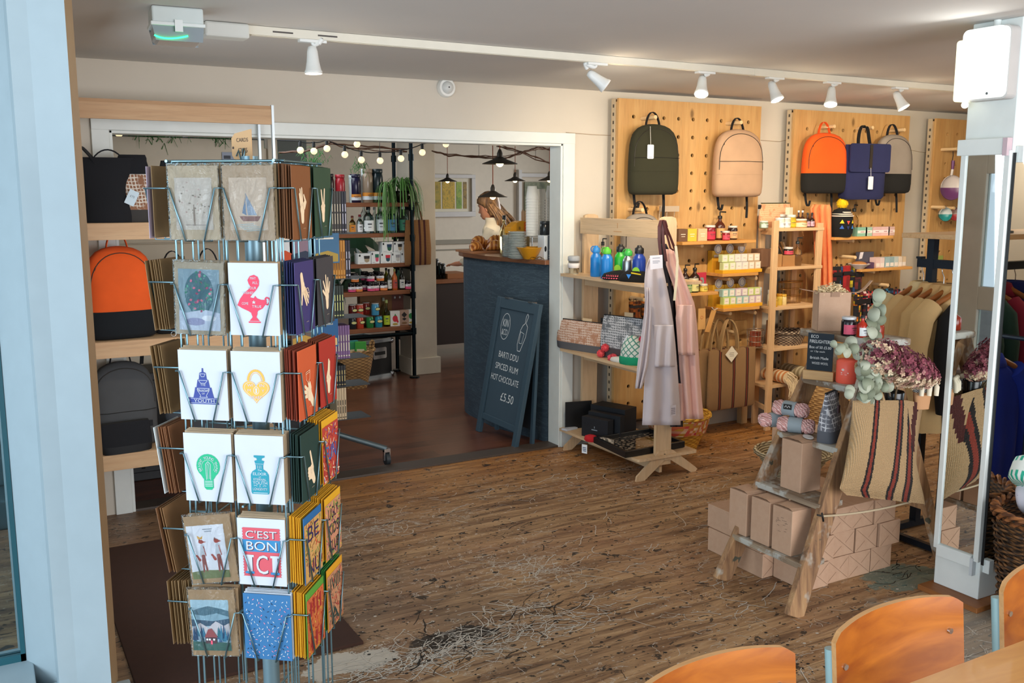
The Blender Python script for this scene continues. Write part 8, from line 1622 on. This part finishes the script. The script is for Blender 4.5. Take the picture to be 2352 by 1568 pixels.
def garment(name, lab, cat, x_, y_, ztop, c_, L, rz=0, hw=.205, collar=True, hangc='b06c34', sleeve=True, mat=None, sp=.045):
    t = thing(name, lab, cat, (x_, y_, ztop), rz); m_ = mat or fabric(c_, 1.0, .12)
    hg = mk('hanger', MB().tube([(-.19, 0, -.135), (-.15, 0, -.10), (-.07, 0, -.062), (0, 0, -.045), (.07, 0, -.062), (.15, 0, -.10), (.19, 0, -.135)], [.011, .013, .013, .014, .013, .013, .011], 8), wood(hangc, '8a5024', 'X', 1, .35), t); mk('hanger_hook', MB().tube([(0, 0, -.04), (0, 0, .0), (.0, .012, .02), (0, .018, .04), (0, .0, .052), (0, -.016, .040)], .0022, 6), STEEL, hg)
    mb = MB(); secs = []; n = 22
    for i in range(15):
        f = i/14; z = -.075-L*(1-f); w_ = hw*(1.0-.03*math.sin(f*6)) if f < .80 else hw*(1-((f-.80)/.2)**1.7*.66); secs.append((z if f < .8 else -.075-L*.2*(1-(f-.8)/.2)**1.0, w_, sp*(1.15-.55*f)+.004, 0, .004*math.sin(f*8+x_*9)))
    rings = []
    for (z, a, b, x0, y0) in secs:
        rr = []
        for i in range(44):
            th = 2*PI*i/44; c, s = math.cos(th), math.sin(th); fold = 1+.16*math.sin(9*th+z*3+y_*20)*min(1, (-z)*1.6); rr.append(Vector((x0+a*math.copysign(abs(c)**.85, c), y0+b*fold*math.copysign(abs(s)**.7, s), z)))
        rings.append(rr)
    mb.ring(rings); mk('garment_body', mb, m_, t)
    if sleeve:
        for s in (-1, 1): mk('sleeve', MB().tube([(s*hw*.78, 0, -.115), (s*(hw+.01), .0, -.17), (s*(hw+.035), -.006, -.30), (s*(hw+.035), -.01, -.45), (s*(hw+.02), -.012, -.58)], [.050, .056, .050, .044, .038], 14), m_, t)
    if collar: mk('collar', MB().loft([(-.095, .10, .045), (-.07, .085, .05), (-.035, .062, .046), (-.03, .05, .036)], 22, 2.2, cap=False), m_, t, solid=.003)
    return t
TAN = ['d0bb8c', 'cdaa74', 'c39c66', 'c8a670', 'd2b07a']; nms = ['palest, at the far left end of the rail', 'second from the far end', 'middle one of five', 'fourth from the far end', 'nearest one, beside the mirror post']
for k in range(5): garment('jacket', 'khaki tan jacket on a wooden hanger, '+nms[k], 'jacket', gx-.0, 2.98-.055*k, 1.24-.002*k, TAN[k], .62, math.radians(-8+3*(k % 2)), .235)
garment('coat', 'long black coat hanging at the near end of the garment rail', 'coat', gx+.06, 2.68, 1.22, '131315', .98, -.1, .215, True, 'b06c34', True, None, .06)
# ================================================================ post with mirrors and emergency light
MIR = NT('mirror_glass').out('e6eae8', .015, 1.0)
PWH = flat('e2e9e6', .4)
pm = MB().box(3.37, 3.64, 2.21, 2.412, .022, ZC); struct('wall_post', pm, PWH, 'square white timber post with mirrors on its faces', bevel=.004)
struct('trim_7', MB().box(3.295, 3.72, 2.16, 2.43, 0, .022), wood('9a6230', '7c4a20', 'Y'), 'brown timber plinth under the white post', bevel=.002)
m1 = thing('wall_mirror', 'tall narrow mirror in a white frame on the left face of the post', 'mirror', (3.37, 2.31, .18))
mk('mirror_glass', MB().box(-.010, -.006, -.078, .080, .02, 1.585), MIR, m1); mk('frame', MB().box(-.018, 0, .080, .102, 0, 1.60).box(-.018, 0, -.100, -.078, 0, 1.60), PWH, m1, bevel=.002)
mk('top_bracket', MB().box(-.030, -.001, -.075, .112, 1.585, 1.645), PWH, m1, bevel=.002); mk('bracket_end', MB().box(-.032, -.001, -.095, -.077, 1.58, 1.645), flat('c9b4bc', .5), m1); mk('bottom_bracket', MB().box(-.022, -.001, -.070, .085, -.03, .02), PWH, m1, bevel=.002); mk('bracket_end', MB().box(-.024, -.001, -.082, -.070, -.06, .012), flat('c4ccd0', .5), m1)
m2 = thing('wall_mirror', 'mirror with a dark edge on the right-hand face of the post', 'mirror', (3.50, 2.21, .17)); mk('mirror_glass', MB().box(-.128, .14, -.012, -.006, .0, 1.60), MIR, m2); mk('dark_edge', MB().box(-.131, -.128, -.013, -.002, .0, 1.60), flat('14181a', .4), m2)
mk('bracket', MB().box(-.115, -.085, -.030, -.0, 1.565, 1.625), PWH, m2, bevel=.002); mk('bracket', MB().box(-.115, -.085, -.028, 0, -.035, .02), PWH, m2, bevel=.002)
a_, b_ = P(2222, 160, X=3.30), P(2305, 160, X=3.30); el = thing('emergency_light', 'glowing white bulkhead emergency light high on the post', 'emergency light', (3.37, (a_.y+b_.y)/2+.005, 1.965))
wL = (a_.y-b_.y)/2+.012; mk('backplate', MB().prism(rrect(-wL-.004, wL+.004, 0, .262, .02), -.055, -.0, 'yz'), flat('b9b8b6', .5), el, bevel=.002); mk('diffuser', MB().prism(rrect(-wL, wL, .006, .258, .022), -.085, -.055, 'yz'), emit('f4f8f4', .62), el, bevel=.006)
mk('side_diffuser', MB().prism(rrect(wL-.01, wL+.028, .0, .225, .012), -.080, -.02, 'yz'), emit('fdfcd8', .75), el, bevel=.004); mk('indicator', MB().sph((-.06, wL-.01, -.012), .013, 12), emit('fff8e0', 3), el); mk('screw', MB().cyl((-.087, -.03, .02), (-.083, -.03, .02), .005, n=10), flat('7a8488', .3, .8), el)
solo('conduit', MB().cyl((3.36, 2.305, 2.215), (3.36, 2.305, ZC-.001), .013, n=14), PWH, 'white conduit running from the ceiling to the emergency light', 'conduit')
lamp('emergency_glow', 'AREA', (3.26, 2.32, 2.09), (2.2, 2.2, 1.9), 1.0, (1, 1, .95), .2, .25)
# reflected garments across the aisle (seen in the right-hand mirror)
g2 = thing('garment_rail', 'second metal rail with a plywood shelf, seen only in the right-hand mirror', 'garment rail', (0, 0, 0))
mk('top_shelf', MB().box(3.95, 5.4, 1.22, 1.62, 1.405, 1.43), wood('d8b486', 'c89c68', 'X'), g2); mk('upper_shelf', MB().box(3.95, 5.4, 1.22, 1.62, 1.80, 1.82), wood('d8b486', 'c89c68', 'X'), g2)
for x_ in (4.02, 5.33): mk('upright', MB().box(x_-.018, x_+.018, 1.40, 1.44, 0, 1.80), NVM, g2)
mk('hanging_bar', MB().box(4.02, 5.33, 1.40, 1.44, 1.24, 1.28), NVM, g2)
for k, (x_, c_, l, L) in enumerate(((4.12, '1d3a30', 'dark green jacket seen in the right-hand mirror, leftmost', .80), (4.24, '203c32', 'dark green jacket seen in the right-hand mirror, second', .80), (4.36, '8a1c34', 'crimson jacket seen in the right-hand mirror', .85), (4.50, '8a1c34', 'crimson jacket further along the mirrored rail', .85), (4.64, '1c2a6a', 'dark blue jacket further along the mirrored rail', .8))): garment('jacket', l, 'jacket', x_, 1.42, 1.21, c_, L, math.radians(86), .20)
bj = garment('jacket', 'royal blue zip jacket, low, seen in the right-hand mirror', 'jacket', 4.02, 1.72, .93, '14309c', .62, math.radians(12), .19); mk('zip', MB().box(-.004, .004, .050, .056, -.68, -.14), flat('8fc4d8', .4, .5), bj)
solo('low_rail', MB().cyl((4.02, 1.5, .985), (4.02, 1.95, .985), .01).cyl((4.02, 1.52, 0), (4.02, 1.52, .985), .012).cyl((4.02, 1.93, 0), (4.02, 1.93, .985), .012), NVM, 'low black rail holding the royal blue jacket', 'garment rail')
solo('folded_jumper', MB().loft([(0, .16, .12), (.01, .17, .13), (.05, .16, .12), (.09, .15, .11), (.10, .12, .09)], 26, 3.5), fabric('5a1420', 1), 'folded dark red jumper on the mirrored upper shelf', 'jumper', (4.22, 1.42, 1.82))
lfm = NT('leaf_print'); f = lfm.n('TexVoronoi', Vector=lfm.co, Scale=22).outputs[0]; lf = lfm.out(lfm.mix(lfm.step(f, .30, .36), '24382c', lfm.mix(lfm.step(lfm.noise(14), .5, .55), 'c8b48a', 'c86a4a')), .9)
solo('dress_form', MB().loft([(0, .05, .04), (.04, .07, .05), (.14, .085, .06), (.24, .07, .05), (.28, .035, .03), (.33, .03, .03)], 24, 2.2), lf, 'leaf-print cloth on a small form, mirrored shelf', 'cloth', (4.10, 1.44, 1.43)); solo('hat', MB().loft([(0, .14, .12), (.01, .14, .12), (.015, .09, .08), (.09, .085, .075), (.12, .05, .045), (.125, .02, .02)], 26, 2.1), fabric('4a4c50', 1), 'grey felt hat on the mirrored shelf', 'hat', (4.36, 1.42, 1.43))
solo('yellow_ball', MB().sph((0, 0, 0), .05, 20), flat('e8c01c', .3), 'yellow toy ball resting on the mirrored jackets', 'ball', (4.12, 1.56, 1.19)); tuft2 = MB(); random.seed(31)
for i in range(26): p = Vector((random.gauss(0, .08), random.gauss(0, .03), random.gauss(0, .06))); leafdisc(tuft2, p, .028, Vector((random.uniform(-1, 1), 1, random.uniform(-1, 1))), 0)
solo('trailing_plant', tuft2, flat('2f6a34', .5), 'green leaves between the mirrored rail and shelf', 'plant', (4.16, 1.50, 1.31), solid=.001)
# ================================================================ basket of wrapped rolls
WM = wicker('35281e', '8a6038', 1.6); RM = wicker('5a3418', 'a86a38', 1.0); BCX, BCY = 3.465, 1.965
bkt = thing('log_basket', 'dark willow basket with a tan plaited rim by the post', 'basket', (BCX, BCY, 0)); hB = .425
mk('body', MB().lathe([(.165, 0), (.175, .01), (.185, .15), (.205, .30), (.222, hB), (.208, hB), (.19, .30), (.17, .15), (.16, .02), (.01, .018)], n=44), WM, bkt)
st = MB(); random.seed(4)
for k in range(26):
    z = .015+.0145*k; r = .178+.046*(z/hB)**1.3+.004
    st.tube([((r+.005*math.sin(14*a+k*PI))*math.cos(a), (r+.005*math.sin(14*a+k*PI))*math.sin(a), z+.003*math.sin(5*a+k)) for a in [2*PI*i/112 for i in range(112)]], .0055, 5, closed=True)
mk('weave', st, WM, bkt); rm = MB()
for ph in (0, 2.1, 4.2): rm.tube([((.222+.012*math.cos(11*a+ph))*math.cos(a), (.222+.012*math.cos(11*a+ph))*math.sin(a), hB+.006+.016*math.sin(11*a+ph)) for a in [2*PI*i/150 for i in range(150)]], .0085, 6, closed=True)
mk('plaited_rim', rm, RM, bkt)
def roll(lab, loc, rx, rz, kind):
    t = thing('wrapped_roll', lab, 'toilet roll', loc); t.rotation_euler = rx; m = NT('printed_tissue'); x, y, z = m.xyz()
    if kind == 'doodle':
        f = m.n('TexVoronoi', {'feature': 'DISTANCE_TO_EDGE'}, Vector=m.co, Scale=26).outputs[0]; g = m.n('TexVoronoi', Vector=m.co, Scale=42).outputs[0]; k = m.math('MULTIPLY', m.step(m.math('ABSOLUTE', m.math('SUBTRACT', g, .22)), .03, .02), m.step(m.noise(30), .5, .52)); mt = m.out(m.mix(k, 'e8e6f0', '7a80b8'), .6)
    else:
        a = m.n('Math', {'operation': 'ARCTAN2'}, i0=y, i1=x).outputs[0]; k = m.math('MULTIPLY', m.step(m.math('FRACT', m.math('MULTIPLY', a, 2.6)), .5, .54), m.step(m.math('ABSOLUTE', z), .018, .022)); mt = m.out(m.mix(k, 'e8efe8', '1fae8e'), .6)
    mk('roll_body', MB().lathe([(.012, -.052), (.045, -.052), (.060, -.040), (.063, -.02), (.063, .02), (.060, .040), (.045, .052), (.012, .050)], n=24), mt, t)
    a = Art(); a.ell(0, 0, .022, .018, '6f9ccc').ell(0, 0, .019, .015, 'dfe8f0').line([(-.011, .004), (.011, .004)], .003, '5a80b0').line([(-.009, -.004), (.009, -.004)], .003, '5a80b0'); o = mk('badge', a.mb, a.mats, t)
    for v in o.data.vertices: v.co.y += -.0645*math.sqrt(max(0, 1-(v.co.x/.064)**2))
    return t
zr = hB+.02
roll('white wrapped roll with lilac doodles on top of the basket', (BCX-.085, BCY-.03, zr+.125), (.5, .5, -.9), 0, 'doodle'); roll('green-striped white wrapped roll under the doodle roll', (BCX-.11, BCY-.07, zr+.035), (.9, .2, -.8), 0, 'stripe')
roll('wrapped roll at the back of the basket by the mirror', (BCX-.02, BCY+.10, zr+.03), (1.3, .3, .3), 0, 'doodle'); roll('green-striped roll behind, mostly seen in the mirror', (BCX-.05, BCY+.11, zr+.13), (.2, .6, .5), 0, 'stripe'); roll('wrapped roll at the far right of the basket', (BCX+.06, BCY-.04, zr+.03), (1.2, 0, .2), 0, 'doodle')
solo('yellow_wrap', MB().sph((0, 0, 0), (.06, .05, .04), 16), flat('e8d01c', .5), 'bright yellow wrapper showing at the basket rim', 'wrapper', (BCX-.02, BCY-.13, hB-.01))
# ================================================================ track lighting
TRM = flat('ddd8c8', .5); TY = 3.79
tk_ = thing('light_track', 'long white ceiling track for the spotlights', 'light track', (0, 0, 0)); mk('track', MB().box(.96, 7.4, TY-.018, TY+.018, ZC-.034, ZC-.001).box(.98, 7.4, TY-.011, TY+.011, ZC-.036, ZC-.034), TRM, tk_, bevel=.002)
mk('joiner', MB().box(3.55, 3.75, TY-.020, TY+.020, ZC-.037, ZC-.001), TRM, tk_); mk('feed_box', MB().box(.80, .965, TY-.045, TY+.045, ZC-.055, ZC-.001), flat('d0d2cc', .5), tk_, bevel=.008); mk('warning_label', MB().box(1.06, 1.14, TY-.0187, TY-.0182, ZC-.021, ZC-.015).box(1.24, 1.32, TY-.0187, TY-.0182, ZC-.021, ZC-.015), flat('4a4440'), tk_)
WSP = flat('e4e6e2', .35)
def spot(lab, px, py, hx, hy, dirv, power, aim):
    b = P(px, py, Y=TY); top = Vector((b.x, TY, ZC-.036)); head = P(hx, hy, Y=TY); t = thing('track_spotlight', lab, 'spotlight', top)
    L = lambda v: Vector(v)-top; d = Vector(dirv).normalized(); hb = head-d*.085; mk('adapter', MB().box(-.055, .055, -.016, .016, -.010, .002), WSP, t, bevel=.002)
    side_ = -.048 if dirv[0] > .3 else .045
    mk('curved_arm', MB().tube(bez((0, 0, -.005), (0, -.0, -.05), L(hb)+Vector((side_*1.5, -.02, .08)), L(hb)+Vector((side_*.5, -.01, .02)), 10), [.007, .007, .008, .009, .011, .012, .013, .012, .011, .010, .010], 10), WSP, t)
    Q = d.to_track_quat('Z', 'Y').to_matrix().to_4x4(); M_ = Matrix.Translation(L(hb)) @ Q
    mk('lamp_head', MB().lathe([(.006, -.012), (.016, -.008), (.021, .01), (.025, .05), (.031, .080), (.035, .087), (.035, .096), (.032, .096), (.029, .085)], n=24, cap=False, M=M_).lathe([(.001, -.012), (.006, -.012)], n=24, cap=False, M=M_), WSP, t); mk('lit_lens', MB().lathe([(.001, .094), (.024, .093), (.030, .089)], n=24, cap=False, M=M_), emit('fff2da', 14), t)
    lamp('spot_beam', 'SPOT', head+d*.03, aim, power*.60, (1, .85, .64), spot=math.radians(118), blend=.9, radius=.03)
    lamp('lamp_spill', 'POINT', head+d*.04, aim, 1.1, (1, .80, .55), radius=.03)
spot('track spotlight, leftmost, pointing straight down', 717, 85, 720, 163, (.02, -.02, -1), 26, (1.6, 4.6, .6))
spot('track spotlight, second from the left, tilted right', 1370, 137, 1388, 195, (.75, -.35, -.62), 60, (3.7, 5.0, 1.3))
spot('track spotlight over the green backpack, tilted left', 1620, 157, 1611, 212, (-.35, -.35, -.9), 60, (4.0, 5.0, 1.4))
spot('track spotlight over the beige backpack', 1780, 172, 1784, 225, (.1, -.4, -.9), 60, (4.6, 5.0, 1.2)); spot('track spotlight second from the right', 1912, 180, 1908, 236, (-.3, -.25, -.95), 60, (5.3, 5.0, 1.4)); spot('track spotlight nearest the mirror post', 2068, 192, 2074, 244, (.2, -.45, -.85), 60, (5.9, 5.0, 1.4))
spot('track spotlight hidden behind the mirror post', 2235, 205, 2240, 255, (-.2, .2, -.95), 60, (6.6, 4.9, 1.2))
ex = thing('emergency_light', 'white ceiling emergency light with a green glow beside the track', 'emergency light', P(404, 42, Z=ZC-.03)+Vector((0, 0, .03))); ex.rotation_euler = (0, 0, math.radians(-4))
mk('housing', MB().box(-.085, .085, -.06, .075, -.055, -.001), flat('cdd6d4', .5), ex, bevel=.006); mk('trim_band', MB().box(-.09, .09, -.064, .079, -.066, -.053), flat('dfe6e4', .5), ex, bevel=.003); mk('clear_cover', MB().prism([(-.085, -.065), (.085, -.065), (.080, -.115), (-.075, -.115)], -.055, .07, 'xz'), flat('8f9aa0', .15), ex, bevel=.012)
mk('green_strip', MB().tube(bez((-.080, -.058, -.100), (-.06, -.06, -.112), (-.02, -.06, -.112), (.03, -.058, -.096), 8), .003, 6), emit('2af07a', 4), ex); mk('clip', MB().box(-.012, .014, -.068, -.060, -.085, -.045), flat('e6ecea'), ex)
# ================================================================ cafe chairs and table in the foreground
CHW = NT('beech_ply'); v = CHW.map((1.2, 6, 6)); f = CHW.noise(2.0, 5, .55, v, 1.5); chwm = CHW.out(CHW.mix(CHW.step(f, .3, .7), '8e440a', 'c0701c'), .32, 0, bump=CHW.noise(60, 2), bs=.03, bd=.001, Coat_Weight=.1, Coat_Roughness=.3); EDG = wood('dcae78', 'c8945a', 'X'); BLU = flat('9fc3c6', .35)
def chair(lab, xc, yc, rz=0.0):
    t = thing('cafe_chair', lab, 'chair', (xc, yc, 0), rz); w_, z0, z1 = .375, .56, .805
    bulge = lambda x_: -.030*(abs(x_)/(w_/2))**2
    def top(x_): s = x_/(w_/2); return z1-.014*abs(s)**2.5-(.010*max(0, abs(s)-.9)/.1 if abs(s) > .9 else 0)
    nu, nv = 34, 12
    def S(u, v, o): x_ = -w_/2+w_*u; zz = z0+(top(x_)-z0)*v; return Vector((x_, bulge(x_)+.10*(zz-z0)+o, zz))
    mb = MB()
    for o in (0, .011): mb.grid(lambda u, v: S(u, v, o), nu, nv)
    n0 = len(mb.v)//2; ed = []
    for i in range(nu): ed.append((nv*(nu+1)+i, nv*(nu+1)+i+1, n0+nv*(nu+1)+i+1, n0+nv*(nu+1)+i)); ed.append((i, i+1, n0+i+1, n0+i))
    for j in range(nv): ed.append((j*(nu+1), (j+1)*(nu+1), n0+(j+1)*(nu+1), n0+j*(nu+1))); ed.append((j*(nu+1)+nu, (j+1)*(nu+1)+nu, n0+(j+1)*(nu+1)+nu, n0+j*(nu+1)+nu))
    for e in ed: mb.add([mb.v[i_] for i_ in e], [(0, 1, 2, 3)], 1)
    mk('backrest', mb, [chwm, EDG], t)
    mk('seat', MB().prism(rrect(-.20, .20, -.42, -.02, .07), .44, .452, 'xy'), chwm, t, bevel=.003)
    for s in (-1, 1):
        x_ = s*(w_/2-.012); mk('frame_tube', MB().tube([(x_, bulge(x_)+.020+.10*(z1-.05-z0), z1-.045), (x_, bulge(x_)+.018, z0), (x_, -.06, .46), (x_, -.10, .42), (x_+s*.01, .02, .0)], .0125, 12), BLU, t); mk('front_leg', MB().tube([(x_, -.10, .43), (x_, -.38, .43), (x_+s*.01, -.42, .0)], .0125, 12), BLU, t)
        mk('screw', MB().cyl((s*.155, bulge(.155)+.011+.015, .725), (s*.155, bulge(.155)-.003+.015, .725), .006, n=12), STEEL, t); mk('screw', MB().cyl((s*.155, bulge(.155)+.011+.005, .64), (s*.155, bulge(.155)-.004+.005, .64), .006, n=12), STEEL, t)
    return t
chair('beech-backed chair with pale blue tubing, fully seen behind the table corner', 1.545, 1.175); chair('beech-backed chair cut off by the right edge of the picture', 2.04, 1.165, .0); chair('beech-backed chair of which only the top corner shows at the bottom edge', 1.075, 1.185)
TBW = NT('beech_top'); v = TBW.map((1, 7, 1)); f = TBW.noise(1.8, 5, .6, v, 1.2); tbm = TBW.out(TBW.mix(TBW.step(f, .3, .7), 'b8742c', 'dca050'), .3, 0, Coat_Weight=.3)
tb = thing('cafe_table', 'honey-coloured wooden table top in the near right corner', 'table', (0, 0, 0)); mk('table_top', MB().prism(rrect(1.10, 2.75, .35, 1.051, .02), .715, .74, 'xy'), tbm, tb, bevel=.003)
for x_, y_ in ((1.2, .45), (1.2, .95), (2.65, .45), (2.65, .95)): mk('leg', MB().cyl((x_, y_, 0), (x_, y_, .715), .02), BLU, tb)
